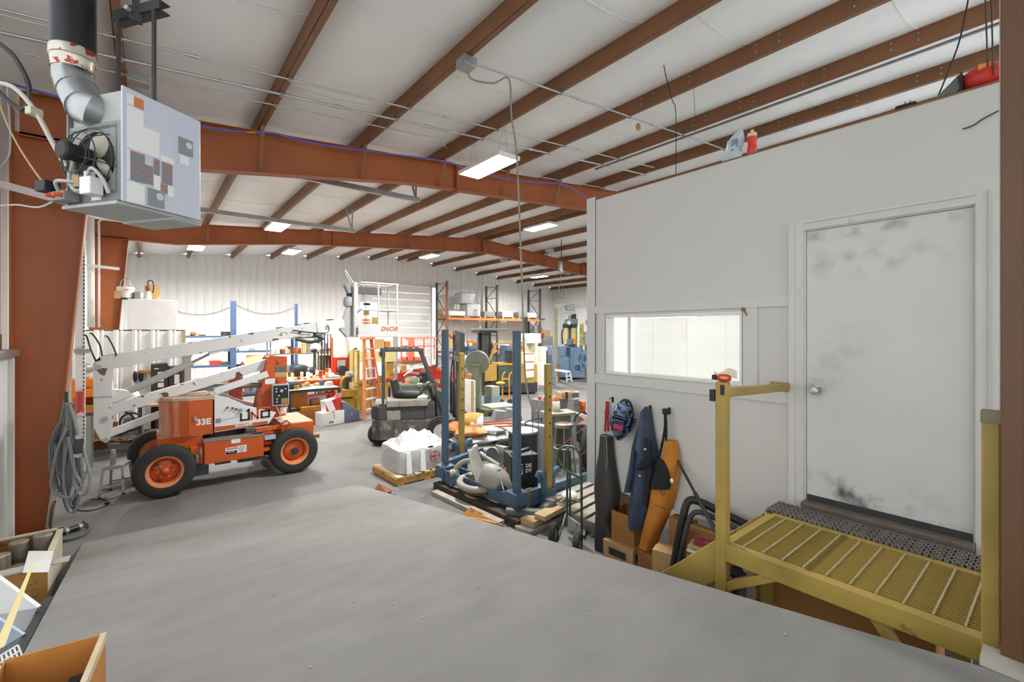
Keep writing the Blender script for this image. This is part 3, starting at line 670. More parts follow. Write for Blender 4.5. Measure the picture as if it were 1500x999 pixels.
part('bottle_body', G().lathe([(.034,0),(.038,.01),(.038,.07),(.032,.10),(.038,.13),(.037,.155),(.025,.165)], (3.95, 1.695, WZ+.012), (0,0,1), 18), mat('translucent red', '#d63a24', .3, 0, .08, 5), bo, sm=True)
part('cap', G().lathe([(.034,.155),(.036,.16),(.036,.185),(.015,.19),(.013,.215),(.002,.217)], (3.95, 1.695, WZ+.012), (0,0,1), 18), mat('pale amber cap', '#d6b99a', .4, 0, .05, 5), bo, sm=True)
rd = thing('black_bracket', 'small black plastic device with two bolts on the office wall', 'device', (3.93, .69, WZ+.012))
part('body', G().ext(3.89, 3.95, .645, .755, WZ+.012, WZ+.045), m_blk, rd, bev=.012)
for y in (.68, .705): part('bolt', G().cyl((3.92, y, WZ+.045), (3.92, y, WZ+.065), .006, n=8), m_galv, rd)
sp = thing('speaker_horn', 'grey ribbed case with a red end on top of the office wall', 'case', (4.0, .4, WZ+.012))
g = G(); g.prism([(3.90,.56,WZ+.013),(3.90,.44,WZ+.013),(3.90,.44,WZ+.125),(3.90,.455,WZ+.12)], (.14,0,0)); part('case_body', g, m_dark, sp, bev=.004)
for i in range(7): part('rib', G().bar((3.895, .55-i*.013, WZ+.02), (3.895, .455-i*.002, WZ+.112-i*.012), .004, .004), m_grey, sp)
part('end_plate', G().ext(3.89, 4.05, .432, .441, WZ+.013, WZ+.13), m_blk, sp)
part('red_shroud', G().lathe([(.05,0),(.075,.04),(.08,.10),(.06,.17),(.02,.19)], (3.97, .43, WZ+.085), (0,-1,0), 16), m_rd, sp, sm=True)
part('sticker', G().box((3.91, .34, WZ+.12), (.02, .05, .05), .1), mat('orange sticker', '#e08a3c', .5, 0, .1, 5), sp)
for i, (u0, v0, u1, v1, d) in enumerate(((1443, -10, 1447, 100, 2.7), (1452, -10, 1455, 110, 2.68))):
    solo('hanging_cable', G().tube(sag(T(u0, v0, d), T(u1, v1, d), .0), .004, 6), m_dark, ('left' if i == 0 else 'right')+' thin cord of the pair hanging above the red-ended case', 'cord', 'cords above the case')
wire('roof_wire', [T(1420, -10, 3.0), T(1408, 50, 3.0), T(1395, 90, 3.0), T(1372, 146, 3.02)], .005, m_blk, 'black wire dropping from the roof onto the office wall top')
wire('stub_wire', [Xp(1410, 189, 3.87), Xp(1425, 184, 3.87), Xp(1440, 174, 3.87), Xp(1463, 162, 3.87)], .004, m_dark, 'short dark wire stub sticking out on the upper office wall')
wire('roof_wire', [T(897, -8, 5.0), T(925, 30, 5.2), T(962, 55, 5.4), T(975, 110, 5.7), T(985, 148, 6.0), T(990, 165, 6.2), T(990, 262, 6.5)], .006, m_blk, 'crooked black wire dropping between purlins to the office wall corner', k=3)
wire('hanger_wire', [T(1016, 128, 6.0), T(1017, 150, 6.0), T(1018, 195, 6.0)], .003, m_dark, 'short thin wire hanging from a purlin above the plastic bag')
tr_ = solo('light_channel', G().bar((7.2, -.5, zpb(7.2)-.03), (7.2, 6.2, zpb(7.2)-.03), .03, .03), m_galv, 'long thin metal channel under a purlin above the office wall', 'channel')
solo('torn_flap', G().ell(tuple(T(935, 186, 7.0)), (.05, .03, .06), 8, 5), mat('exposed yellow insulation', '#a98f55', .9, 0, .2, 9, .2), 'small torn tuft of yellow insulation under the roof blanket', 'insulation')
# ================================================================ BOOM LIFT
lf = thing('boom_lift', 'orange and white articulated boom lift parked past the ramp foot', 'boom lift', (1.1, 8.7, 0))
m_tire = mat('tyre rubber', '#2b2b2b', .8, 0, .18, 5, .1); m_sw = mat('tyre sidewall', '#393938', .75, 0, .15, 6)
m_hub = mat('orange wheel paint', '#c4531f', .45, .1, .12, 6, 0, ('#7c3415', 7, .62)); m_rim = mat('pale orange rim', '#dd8a5c', .45, 0, .1, 5)
def wheel(x, y, side, nut=False):
    R = .365; w_ = .21; s = side   # side -1: outer face toward -Y
    o = (x, y, R); ax = (0, s, 0)
    t = part('tyre', G().lathe([(.225,-w_*.5),(.27,-w_*.52),(.325,-w_*.5),(.352,-w_*.42),(R,-w_*.25),(R,w_*.25),(.352,w_*.42),(.325,w_*.5),(.27,w_*.52),(.225,w_*.5),(.215,w_*.3),(.215,-w_*.3),(.225,-w_*.5)], o, ax, 40), m_tire, lf, sm=True)
    sp = G()
    for k in (-.16, 0, .16): sp.lathe([(R+.001, w_*k-.004), (R+.003, w_*k), (R+.001, w_*k+.004)], o, ax, 40)
    rm = part('rim', G().lathe([(.222,w_*.46),(.222,w_*.38),(.19,w_*.34),(.175,w_*.1),(.17,-.02),(.12,-.03),(.12,-.06),(.222,-.07),(.222,w_*.46)], o, ax, 32), m_rim, lf, sm=True)
    part('wheel_disc', G().lathe([(.178,-.02),(.165,.0),(.12,.03),(.09,.03),(.075,.04),(.03,.04),(.001,.04)], o, ax, 32), m_hub, rm, sm=True)
    if nut: 
        part('hub', G().lathe([(.055,.04),(.055,.075),(.035,.085),(.001,.085)], o, ax, 10), m_dark, rm)
        nn = G()
        for k in range(8): a = 2*math.pi*k/8; nn.cyl((x+.05*math.cos(a), y+s*.07, R+.05*math.sin(a)), (x+.05*math.cos(a), y+s*.085, R+.05*math.sin(a)), .014, n=6)
        part('hub_bolts', nn, m_dark, rm, kind='stuff')
    else:
        part('hub', G().lathe([(.06,.04),(.055,.06),(.045,.075),(.025,.09),(.001,.093)], o, ax, 18), m_hub, rm, sm=True)
        nn = G()
        for k in range(6): a = 2*math.pi*k/6; nn.cyl((x+.085*math.cos(a), y+s*.03, R+.085*math.sin(a)), (x+.085*math.cos(a), y+s*.05, R+.085*math.sin(a)), .011, n=6)
        part('lug_nuts', nn, m_rim, rm, kind='stuff')
        for a in (.8, 2.3, 4.2): part('wheel_slot', G().box((x+.135*math.cos(a), y+s*.026, R+.135*math.sin(a)), (.02, .02, .05), R=Matrix.Rotation(-a, 3, 'Y')), m_dark, rm)
wheel(.2, 8.06, -1); wheel(1.9, 8.12, -1, True); wheel(.12, 9.42, 1); wheel(1.9, 9.42, 1)
m_otop = mat('dusty orange top', '#b39a82', .8, 0, .12, 6, 0, ('#c76a34', 4, .62))
# chassis
part('axle', G().cyl((.2, 8.1, .365), (.15, 9.4, .365), .05, n=10), m_dark, lf); part('axle', G().cyl((1.9, 8.1, .365), (1.9, 9.4, .365), .05, n=10), m_dark, lf)
part('chassis_frame', G().ext(.30, 2.2, 8.32, 9.25, .40, .66), m_orange, lf, bev=.008)
part('front_deck', G().prism([(.12,8.42,.60),(.66,8.3,.60),(.66,9.2,.60),(.12,9.1,.60)], (0,0,.16)), m_orange, lf, bev=.006)
part('deck_top', G().prism([(.13,8.43,.762),(.65,8.31,.762),(.65,9.19,.762),(.13,9.09,.762)], (0,0,.006)), m_otop, lf)
bt = part('battery_tray', G().ext(.66, 1.44, 8.04, 8.3, .365, .685), m_orange, lf, bev=.006)
part('tray_top', G().ext(.655, 1.445, 8.035, 8.31, .686, .70), mat('grey dusty top', '#77726a', .8, 0, .15, 6), bt, bev=.003)
part('underframe', G().ext(.45, .72, 8.1, 9.0, .2, .37).ext(.8, 1.0, 8.1, 9, .32, .36).ext(1.1, 1.5, 8.1, 9, .30, .36), m_dark, lf)
part('tray_side', G().ext(.50, .655, 8.12, 8.3, .33, .62), m_orange, lf, bev=.005)
part('tray_handle', G().tube(smooth_path([(.62,8.03,.62),(.615,8.0,.58),(.62,8.0,.52),(.64,8.03,.5)], 4), .007, 6), m_galv, lf)
part('plug', G().cyl((.575, 8.1, .4), (.575, 8.1, .52), .025, n=10), m_galv, lf)
part('valve', G().ext(1.46, 1.62, 8.08, 8.2, .60, .66), mat('pale blue grey fitting', '#a9b3c9', .5, .2, .1, 6), lf)
part('linkage', G().bar((1.44, 8.1, .45), (1.8, 8.2, .42), .05).bar((1.44, 8.15, .55), (1.7, 8.2, .5), .04), m_orange, lf)
tl = part('tail_box', G().ext(1.72, 2.22, 8.15, 9.2, .50, .80), m_orange, lf, bev=.008)
part('tail_top', G().ext(1.73, 2.21, 8.16, 9.19, .80, .812), mat('worn tan top', '#c4a78c', .8, 0, .12, 5), tl)
part('tow_hook', G().ext(2.22, 2.32, 8.16, 8.22, .50, .56), m_rust, lf, bev=.005)
part('bumper_tube', G().tube([(1.66,8.12,.75),(1.70,8.09,.83),(1.78,8.09,.87),(1.84,8.11,.82),(1.80,8.12,.76)], .014, 8), m_rust, lf, sm=True)
part('wheel_guard', G().bar((1.35, 8.18, .76), (1.72, 8.18, .77), .10, .05), m_orange, lf)
# warning plates on the tray
def plate(x0, x1, z0, z1, m, y=8.04, p=None): return part('decal', G().ext(x0, x1, y-.0025, y, z0, z1), m, p or lf)
plate(1.0, 1.12, .625, .685, m_wht, 8.04, bt); plate(.925, 1.08, .46, .57, m_wht, 8.04, bt); plate(.93, 1.075, .465, .515, m_blkp, 8.037, bt); plate(1.085, 1.2, .475, .58, m_wht, 8.04, bt)
text('lettering', 'DANGER', .034, (1.012, 8.0365, .548), (1,0,0), (0,0,1), m_rd, bt, .0008)
text('lettering', 'NO STEP', .022, (1.0, 8.033, .498), (1,0,0), (0,0,1), m_wht, bt)
part('symbol', G().prism([(.942,8.0365,.538),(.962,8.0365,.538),(.952,8.0365,.558)], (0,-.001,0)), m_rd, bt)
part('symbol', G().tube([(1.142+.035*math.cos(a*.5236), 8.036, .528+.035*math.sin(a*.5236)) for a in range(12)], .003, 5, True).cyl((1.142,8.036,.515),(1.142,8.036,.54),.006,n=6), m_dark, bt)
# turret
tp = [(.79,8.3),(.48,8.3),(.30,8.36),(.19,8.5),(.14,8.75),(.19,9.0),(.3,9.14),(.48,9.2),(.79,9.2)]
m_turr = mat('faded orange turret', '#bf5318', .42, 0, .06, 3, 0, ('#cbb899', 1.6, .47, .14), stretch=(2.6, 1.2, .3))
tu = part('turret_counterweight', G().rings([[(x, y, .755) for x, y in tp], [(x, y, 1.29) for x, y in tp]]), m_turr, lf, bev=.006)
part('turret_door', G().ext(.485, .785, 8.292, 8.30, .77, 1.27), m_orange, tu, bev=.003)
part('turret_lid', G().rings([[(.5+(x-.5)*1.015, 8.75+(y-8.75)*1.015, 1.29) for x, y in tp], [(.5+(x-.5)*.99, 8.75+(y-8.75)*.99, 1.335) for x, y in tp]]), m_otop, tu, bev=.004)
part('door_latch', G().ext(.55, .585, 8.275, 8.292, .99, 1.05).cyl((.567,8.275,1.02),(.567,8.262,1.02),.014,n=10), m_galv, tu)
text('lettering', '33E', .125, (.672, 8.290, .955), (1,0,0), (0,0,1), m_wht, tu, .005, 0, 1.0)
part('swivel_ring', G().cyl((.95, 8.75, .66), (.95, 8.75, .77), .34, n=28), m_dark, lf)
part('turntable', G().ext(.5, 1.66, 8.4, 9.1, .765, .81), m_dark, lf)
cp = [(.81,.775),(1.56,.815),(1.67,.99),(1.25,1.14),(.98,1.30),(.81,1.35)]
co = part('cowl', G().prism([(x, 8.30, z) for x, z in cp], (0, .03, 0)), m_lw, lf, bev=.004)
part('cowl', G().prism([(x, 9.17, z) for x, z in cp], (0, .03, 0)), m_lw, lf, bev=.004)
part('cowl_inner', G().prism([(.82,8.34,.80),(1.5,8.34,.83),(1.55,8.34,.97),(1.1,8.34,1.1),(.82,8.34,1.25)], (0, .8, 0)), m_dark, lf)
part('stripe', G().prism([(.815,8.297,.79),(1.545,8.297,.822),(1.545,8.297,.865),(.815,8.297,.86)], (0,-.002,0)), m_orange, co)
text('lettering', 'Snorkelift', .062, (1.2, 8.2935, .842), (1,0,.035), (-.035,0,1), m_wht, co, .002, .25, 1.0)
# the word on the cowl, built as strokes
wd = G(); k0 = (1.285, .925); wx = V((1, 0, .035)).normalized()
def P2(x, z): return V((k0[0]+x, 8.296, k0[1]+z+.035*x))
def _st(a, b, w_):
    A, B = P2(*a), P2(*b); d = (B-A).normalized(); n = V((-d.z, 0, d.x))*(w_/2); y = V((0,-.004,0)); A = A-d*w_/2; B = B+d*w_/2
    return [A-n, B-n, B-n+y, A-n+y, A+n, B+n, B+n+y, A+n+y]
gu = G(); 
for a, b in (((-.12,.10),(-.12,0)), ((-.12,0),(-.01,0)), ((-.01,0),(-.01,.14)), ((-.035,.14),(-.01,.155))): gu.hexa(_st(a, b, .026))
for a, b in (((.17,.0),(.17,.10)), ((.17,.10),(.28,.10)), ((.28,.10),(.28,0)), ((.28,0),(.17,0))): gu.hexa(_st(a, b, .026))
part('lettering', gu, m_blkp, co)
gn = G()
for a, b in (((.03,0),(.03,.10)), ((.03,.10),(.115,0)), ((.115,0),(.115,.15)), ((.115,.155),(.29,.155))): gn.hexa(_st(a, b, .026))
part('lettering', gn, m_orange, co, label='orange lettering on the white cowl')
fl_ = part('flag_decal', G().ext(.825, .895, 8.2965, 8.2995, .915, .985), mat('blue and red decal', '#7d86a8', .5, 0, .3, 40, 0, ('#b06a63', 30, .52, .02), stretch=(.3, 1, 3)), co)
part('panel_line', G().bar((.9, 8.2975, .955), (1.15, 8.2975, .985), .003, .004), m_dark, co)
for x, z in ((.98, 1.14), (1.05, 1.125), (1.1, 1.105)): part('cowl_bolt', G().cyl((x, 8.30, z), (x, 8.27, z), .018, n=8), m_rust, co)
part('cowl_nut', G().cyl((1.16, 8.30, 1.085), (1.16, 8.26, 1.085), .028, n=8), m_galv, co)
# mast tower
for y in (8.55, 8.93):
    part('tower_plate', G().prism([(1.40,y,.83),(1.88,y,.88),(1.89,y,1.9),(1.62,y,1.92),(1.58,y,1.86)], (0,.02,0)), m_orange, lf, bev=.003)
part('tower_web', G().prism([(1.42,8.57,.85),(1.46,8.57,.85),(1.62,8.57,1.84),(1.58,8.57,1.84)], (0,.36,0)), m_orange, lf)
part('tower_cap', G().ext(1.60, 1.885, 8.57, 8.93, 1.84, 1.9), m_orange, lf)
for x, z, r_ in ((1.76, 1.82, .03), (1.76, 1.50, .03), (1.53, 1.27, .028)): part('pivot_pin', G().cyl((x, 8.52, z), (x, 8.55, z), r_, n=14), m_orange, lf)
for x0, x1, z0, z1, m in ((1.70, 1.88, 1.64, 1.73, mat('grey decal', '#5c5f58', .6, 0, .2, 20)), (1.70, 1.88, 1.55, 1.63, mat('tan decal', '#b99a5f', .6, 0, .15, 20)), (1.55, 1.70, 1.44, 1.53, m_wht), (1.78, 1.88, .92, 1.02, m_wht)):
    part('decal', G().ext(x0, x1, 8.545, 8.549, z0, z1), m, lf)
cbx = part('control_box', G().ext(1.63, 1.89, 8.40, 8.50, 1.08, 1.44), m_lgrey, lf, bev=.008)
part('control_panel', G().ext(1.645, 1.875, 8.396, 8.40, 1.10, 1.42), m_blkp, cbx)
part('control_decal', G().ext(1.765, 1.865, 8.393, 8.396, 1.11, 1.2), m_yels, cbx)
for x, z in ((1.69,1.37),(1.69,1.32),(1.70,1.2),(1.70,1.15),(1.73,1.25),(1.83,1.36)): part('control_knob', G().cyl((x, 8.396, z), (x, 8.38, z), .011, n=8), m_wht, cbx)
part('control_dial', G().cyl((1.77, 8.396, 1.33), (1.77, 8.375, 1.33), .025, n=14), m_lgrey, cbx)
for a in (1.7, 1.78): part('control_wire', G().tube(smooth_path([(a,8.45,1.08),(a+.03,8.45,1.0),(a+.05,8.48,.95),(a+.08,8.52,.9)], 4), .007, 6), m_wht, lf)
# booms
def beam(nm, p, q, w_, h, m, bev=.006): return part(nm, G().bar(p, q, w_, h), m, lf, bev=bev)
beam('lower_boom', (1.66, 8.76, 1.79), (-.42, 8.76, 1.19), .16, .155, mat('rust-flaked white paint', '#dbdbd8', .45, 0, .04, 3, 0, ('#5d4436', 5.5, .60, .015)))
beam('lower_link', (.95, 8.76, 1.36), (-.44, 8.76, .85), .10, .10, m_lw)
beam('support_arm', (.83, 8.5, 1.38), (1.58, 8.5, 1.62), .06, .10, m_lw)
part('lift_cylinder', G().cyl((.78, 8.78, 1.42), (1.5, 8.78, 1.42), .05, n=16), m_grey, lf, sm=True)
part('lift_cylinder_rod', G().cyl((.3, 8.95, 1.35), (.8, 8.95, 1.40), .03, n=12), m_grey, lf, sm=True)
el = [(-.58,.98),(-.50,.78),(-.45,.745),(-.41,.78),(-.385,1.0),(-.385,1.9),(-.46,1.94),(-.56,1.9),(-.585,1.82)]
for y in (8.62, 8.90):
    e_ = part('elbow_plate', G().prism([(x, y, z) for x, z in el], (0, .025, 0)), m_lwr, lf, bev=.004)
    for x, z in ((-.53, 1.83), (-.46, 1.09), (-.45, .79)): part('pivot_pin', G().cyl((x, y-.02, z), (x, y, z), .035, n=12), m_lgrey, e_)
part('elbow_web', G().ext(-.575, -.55, 8.645, 8.9, 1.0, 1.8), m_lw, lf); part('elbow_web', G().ext(-.41, -.39, 8.645, 8.9, 1.35, 1.6), m_lw, lf)
part('elbow_ridge', G().ext(-.58, -.388, 8.612, 8.62, 1.40, 1.415), m_lgrey, lf)
part('cylinder_lug', G().prism([(-.39,8.7,1.30),(-.20,8.7,1.36),(-.17,8.7,1.42),(-.25,8.7,1.47),(-.39,8.7,1.5)], (0,.12,0)), m_lw, lf, bev=.004)
beam('upper_boom', (-.5, 8.76, 1.875), (2.45, 8.76, 2.40), .17, .20, m_lwr)
beam('upper_boom_tip', (2.3, 8.76, 2.385), (2.92, 8.76, 2.48), .14, .155, m_lw)
part('boom_collar', G().bar((2.42, 8.76, 2.395), (2.5, 8.76, 2.41), .2, .22), m_lw, lf, bev=.004)
part('hydraulic_cylinder', G().cyl((-.2, 8.76, 1.45), (.56, 8.76, 1.84), .05, n=18), m_lgrey, lf, sm=True)
part('cylinder_rod', G().cyl((.56, 8.76, 1.84), (.82, 8.76, 1.985), .02, n=12), mat('polished rod', '#8c8a86', .25, .8, .1, 5), lf, sm=True)
part('rod_bracket', G().bar((.78, 8.76, 1.97), (1.05, 8.76, 2.06), .12, .05), m_lwr, lf)
part('boom_cable', G().tube(smooth_path([(2.0,8.64,2.35),(2.3,8.62,2.31),(2.55,8.62,2.30),(2.62,8.64,2.36),(2.6,8.66,2.45)], 5), .012, 7), m_dark, lf, sm=True)
part('hose_loop', G().tube(smooth_path([(2.35,8.66,2.28),(2.5,8.62,2.2),(2.3,8.62,2.14),(2.05,8.64,2.2)], 5), .03, 8), m_dark, lf, sm=True)
for x in (1.75, 2.05, 2.2, 2.6): part('top_fitting', G().bar((x, 8.72, 2.39+(x-1.75)*.178), (x+.12, 8.72, 2.40+(x-1.75)*.178), .03, .02), m_dark, lf)
# basket end
bk = V((2.95, 8.76, 2.45))
part('jib_yoke', G().prism([(2.85,8.7,2.36),(2.98,8.7,2.22),(3.08,8.7,2.3),(3.10,8.7,2.62),(3.05,8.7,2.80),(2.98,8.7,2.80),(2.92,8.7,2.58)], (0,.12,0)), m_lgrey, lf, bev=.006)
part('rotator', G().lathe([(.06,0),(.10,.02),(.11,.06),(.11,.14),(.09,.19),(.05,.2)], (3.03, 8.76, 2.80), (0,0,1), 16), m_lgrey, lf, sm=True)
part('rotator_neck', G().cyl((3.03, 8.76, 3.0), (3.03, 8.76, 3.06), .05, n=12), m_dark, lf)
part('joystick_box', G().prism([(2.93,8.68,3.22),(3.0,8.68,3.06),(3.16,8.68,3.06),(3.2,8.68,3.24),(3.08,8.68,3.18)], (0,.16,0)), m_grey, lf, bev=.006)
part('antenna_bar', G().bar((2.94, 8.72, 3.50), (3.14, 8.72, 3.22), .015, .015).bar((2.95, 8.74, 3.44), (3.06, 8.74, 3.27), .01, .01), m_galv, lf)
BX0, BX1, BY0, BY1, BZ = 3.13, 3.92, 8.55, 9.0, 2.22
part('basket_floor', G().ext(BX0-.02, BX1+.04, BY0-.02, BY1, BZ, BZ+.05), m_bsk, lf, bev=.008)
tk = G(); tk.ext(BX0, BX1+.01, BY0-.02, BY0-.01, BZ+.05, BZ+.24); tk.ext(BX1, BX1+.01, BY0-.01, BY1, BZ+.05, BZ+.24); tk.ext(BX0, BX1, BY1-.01, BY1, BZ+.05, BZ+.24)
tb_ = part('toe_board', tk, m_bsk, lf); text('lettering', 'SNOR', .13, (3.74, BY0-.0225, BZ+.155), (1,0,0), (0,0,1), mat('rust red print', '#b5552f', .5, 0, .15, 15), tb_, .003, .3, 1.05)
part('corner_post', G().ext(BX0-.06, BX0+.02, 8.6, 8.9, BZ, BZ+1.05), m_bsk, lf, bev=.004)
part('corner_bracket', G().prism([(BX0-.02,8.56,BZ+.05),(BX0+.16,8.56,BZ+.05),(BX0+.16,8.56,BZ+.22),(BX0+.06,8.56,BZ+.24)], (0,.02,0)), m_grey, lf)
def loop(z): return smooth_path([(BX0+.0,8.62,z-.06),(BX0+.06,BY0,z),(BX0+.1,BY0,z),(3.5,BY0,z),(BX1-.02,BY0,z),(BX1,BY0+.02,z),(BX1,BY1-.04,z),(BX1-.04,BY1,z),(3.5,BY1,z),(BX0+.05,BY1,z),(BX0,BY1-.1,z-.06)], 4)
for z in (BZ+.53, BZ+1.05): part('guard_rail', G().tube(loop(z), .019, 8), m_bsk, lf, sm=True)
for x, y in ((3.53, BY0), (BX1, BY0), (BX1-.0, BY1-.02), (3.4, BY1), (BX0+.04, BY1)): part('guard_post', G().cyl((x, y, BZ+.03), (x, y, BZ+1.05), .018, n=8), m_bsk, lf, sm=True)
part('rail_panel', G().ext(3.2, 3.75, BY0+.38, BY0+.39, BZ+.85, BZ+1.0), mat('charcoal plate', '#5b5c5c', .6, 0, .1, 5), lf)
ip = part('instruction_panel', G().ext(3.32, 3.70, BY1-.06, BY1-.05, BZ+.24, BZ+.70), m_wht, lf)
for x0, x1, z0, z1, m in ((.06,.18,.20,.32,m_yels), (.06,.2,.40,.44,m_dark), (.23,.36,.03,.16,m_yels), (.03,.2,.08,.12,m_orl), (.03,.2,.03,.06,m_orl), (.09,.2,.41,.435,m_brt)):
    part('decal', G().ext(3.32+x0, 3.32+x1, BY1-.064, BY1-.061, BZ+.24+z0, BZ+.24+z1), m, ip)
# black hoses coming over the partition down to the elbow
for i, (a, b, c) in enumerate((((127,493),(133,512),(140,528)), ((136,490),(146,505),(150,522)), ((158,494),(165,506),(170,518)))):
    part('elbow_hose', G().tube(smooth_path([Yp(a[0]-4,a[1]-2,9.4), Yp(*a,9.3), Yp(*b,9.0), Yp(*c,8.75)], 5), .012, 7), m_blk, lf, sm=True)
for dx in (0, .02): part('elbow_hose', G().tube(smooth_path([(-.58+dx,8.7,1.84),(-.52+dx,8.7,1.95),(-.38+dx,8.7,1.99),(-.15+dx,8.7,2.02)], 5), .014, 7), m_blk, lf, sm=True)
# ================================================================ YELLOW PLATFORM
pf = thing('steel_platform', 'worn yellow steel landing platform with grating at the office door', 'platform', (3.1, .8, 0))
PZ = 1.04; GX0, GX1, GY0, GY1 = 2.76, 3.43, .245, 1.345
b = G(); b.ext(GX0-.03, GX0+.03, GY0-.02, GY1+.02, PZ-.105, PZ)
part('edge_beam', b, m_yels, pf, bev=.004)
part('edge_beam', G().ext(GX1, GX1+.05, GY0, GY1, PZ-.10, PZ), m_yels, pf, bev=.003)
part('edge_beam', G().ext(GX0+.03, GX1, GY1-.03, GY1+.02, PZ-.10, PZ), m_yels, pf, bev=.003)
part('edge_beam', G().ext(GX0+.03, GX1, GY0-.03, GY0+.005, PZ-.10, PZ), m_yels, pf, bev=.003)
bb = None; n = 27
for i in range(n):                       # bearing bars run along the wall
    x = GX0+.04+(GX1-GX0-.05)*i/(n-1)
    if bb is None: bb = part('bearing_bar', G().ext(GX0+.0375, GX0+.0425, GY0, GY1-.02, PZ-.036, PZ-.006), m_yels, pf)
    else: c = bb.copy(); COL.objects.link(c); c.location = (x-GX0-.04, 0, 0)
cb = None
m_bar = mat('scuffed cross bar', '#a89c78', .5, .1, .1, 9)
for i in range(10):
    y = GY0+.055+i*.1055
    if cb is None:
        g = G().ext(GX0+.035, GX1-.005, y-.003, y+.003, PZ-.008, PZ+.001)
        for k in range(26): g.box((GX0+.045+k*.0245, y, PZ+.0), (.009, .008, .005), .7)
        cb = part('cross_bar', g, m_bar, pf)
    else: c = cb.copy(); COL.objects.link(c); c.location = (0, i*.1055, 0)
part('door_side_strip', G().ext(GX1+.05, GX1+.11, GY0-.05, GY1+.05, PZ-.06, PZ-.008), m_yels, pf)
# posts, braces
pl = part('post', G().ext(GX0-.035, GX0+.03, 1.325, 1.39, 0, 2.02), m_yels, pf, bev=.006)
pr_ = part('post', G().ext(GX0-.05, GX0+.02, .19, .245, .98, 1.99), m_yels, pf, bev=.006)
part('post_cap', G().ext(GX0-.052, GX0+.022, .188, .247, 1.95, 2.0), mat('rubbed steel cap', '#7d7454', .5, .3, .2, 8), pr_)
part('post', G().ext(GX1-.02, GX1+.03, 1.33, 1.38, 0, PZ-.1), m_yels, pf)
part('leg', G().ext(2.96, 3.02, 1.16, 1.22, 0, PZ-.1), m_yels, pf); part('leg', G().ext(2.96, 3.02, .30, .36, 0, PZ-.1), m_yels, pf)
part('brace', G().bar((GX0, 1.33, .78), (GX0, 1.06, .95), .05, .05), m_yels, pf, bev=.004)
part('brace', G().bar((GX0+.02, .46, .72), (GX0+.02, .62, .95), .05, .05), m_yels, pf, bev=.004)
part('post_bracket', G().ext(GX0-.045, GX0+.0, 1.39, 1.42, 1.90, 1.97), m_blk, pf); part('post_bracket', G().ext(GX0-.045, GX0-.035, 1.33, 1.352, 1.945, 2.005), m_blk, pf)
hr = part('handrail', G().bar((GX0-.0, 1.345, 1.955), (WX-.03, 1.40, 1.90), .05, .055), m_yels, pf, bev=.006)
part('handrail_bracket', G().ext(WX-.025, WX-.002, 1.39, 1.52, 1.885, 1.93), m_yels, pf)
# stairs going down along the wall
for x in (GX0, GX1):
    part('stair_stringer', G().prism([(x,1.40,1.03),(x,2.50,.0),(x,2.23,0),(x,1.40,.78)], (.03,0,0)), m_yels, pf, bev=.003)
for k in range(4):
    z = .84-k*.21; y = 1.5+k*.22
    g = G()
    for q in range(5): g.ext(GX0+.03, GX1, y-.09+q*.045, y-.082+q*.045, z-.02, z)
    g.ext(GX0+.03, GX1, y-.10, y-.09, z-.04, z).ext(GX0+.03, GX1, y+.10, y+.11, z-.04, z)
    part('stair_tread', g, m_yels, pf)
# ribbed rubber mat
rm = thing('door_mat', 'black perforated rubber mat strip below the office door', 'mat', (3.6, .8, PZ-.005))
g = G(); x0, x1, y0, y1 = 3.47, 3.71, .23, 1.40
m_mat = mat('dusty rubber mat', '#69645d', .8, 0, .2, 9)
g.ext(x0, x1, y0, y1, PZ-.007, PZ-.001)
part('mat_base', g, m_blk, rm)
nx, ny = 4, 40
rg = G()
for i in range(nx):
    for j in range(ny):
        cx = x0+(i+.5)*(x1-x0)/nx; cy = y0+(j+.5)*(y1-y0)/ny; ro, ri = .0165, .0085; k = 8; n0 = len(rg.v)
        vs = []; fs = []
        for q in range(k):
            a = 2*math.pi*q/k; vs += [(cx+1.7*ro*math.cos(a), cy+.86*ro*math.sin(a), PZ-.001), (cx+1.7*ro*math.cos(a), cy+.86*ro*math.sin(a), PZ+.014), (cx+1.7*ri*math.cos(a), cy+.8*ri*math.sin(a), PZ+.014), (cx+1.7*ri*math.cos(a), cy+.8*ri*math.sin(a), PZ-.001)]
        for q in range(k):
            a, c = q*4, ((q+1) % k)*4; fs += [(a,c,c+1,a+1),(a+1,c+1,c+2,a+2),(a+2,c+2,c+3,a+3)]
        rg.add(vs, fs)
part('mat_rings', rg, m_mat, rm, kind='stuff')
rr = G()
for j in range(0, ny, 3): yy = y0+j*(y1-y0)/ny; rr.ext(x0, x1, yy-.0025, yy+.0025, PZ-.001, PZ+.012)
part('mat_ribs', rr, m_mat, rm, kind='stuff')
# tape measure and paper on the post
tm = thing('tape_measure', 'red and black clamp resting on top of the left yellow post', 'clamp', (GX0, 1.355, 2.02))
part('body', G().ell((GX0-.0, 1.352, 2.045), (.02, .045, .024), 14, 8, None, .7), m_rd, tm, sm=True)
part('window', G().ell((GX0-.014, 1.345, 2.047), (.01, .028, .012), 12, 6), mat('amber plastic', '#c99a56', .3, 0, .1, 5), tm, sm=True)
part('clip', G().ext(GX0-.015, GX0+.012, 1.395, 1.42, 2.03, 2.06), m_blk, tm)
g = G(); rows = [[T(1046+i*4.2, 556+2*math.sin(i*.8)-.15*i+(-13+2*math.sin(i))*j/3, 2.86+.02*j) for i in range(9)] for j in range(4)]
pa = solo('paper_slip', g.sheet(rows, (.001, .001, .0005)), mat('printed paper', '#d8ccb4', .8, 0, .2, 30, 0, None, 0, 0, (20, 20, 2)), 'curled printed paper slip standing behind the clamp on the yellow post', 'paper')
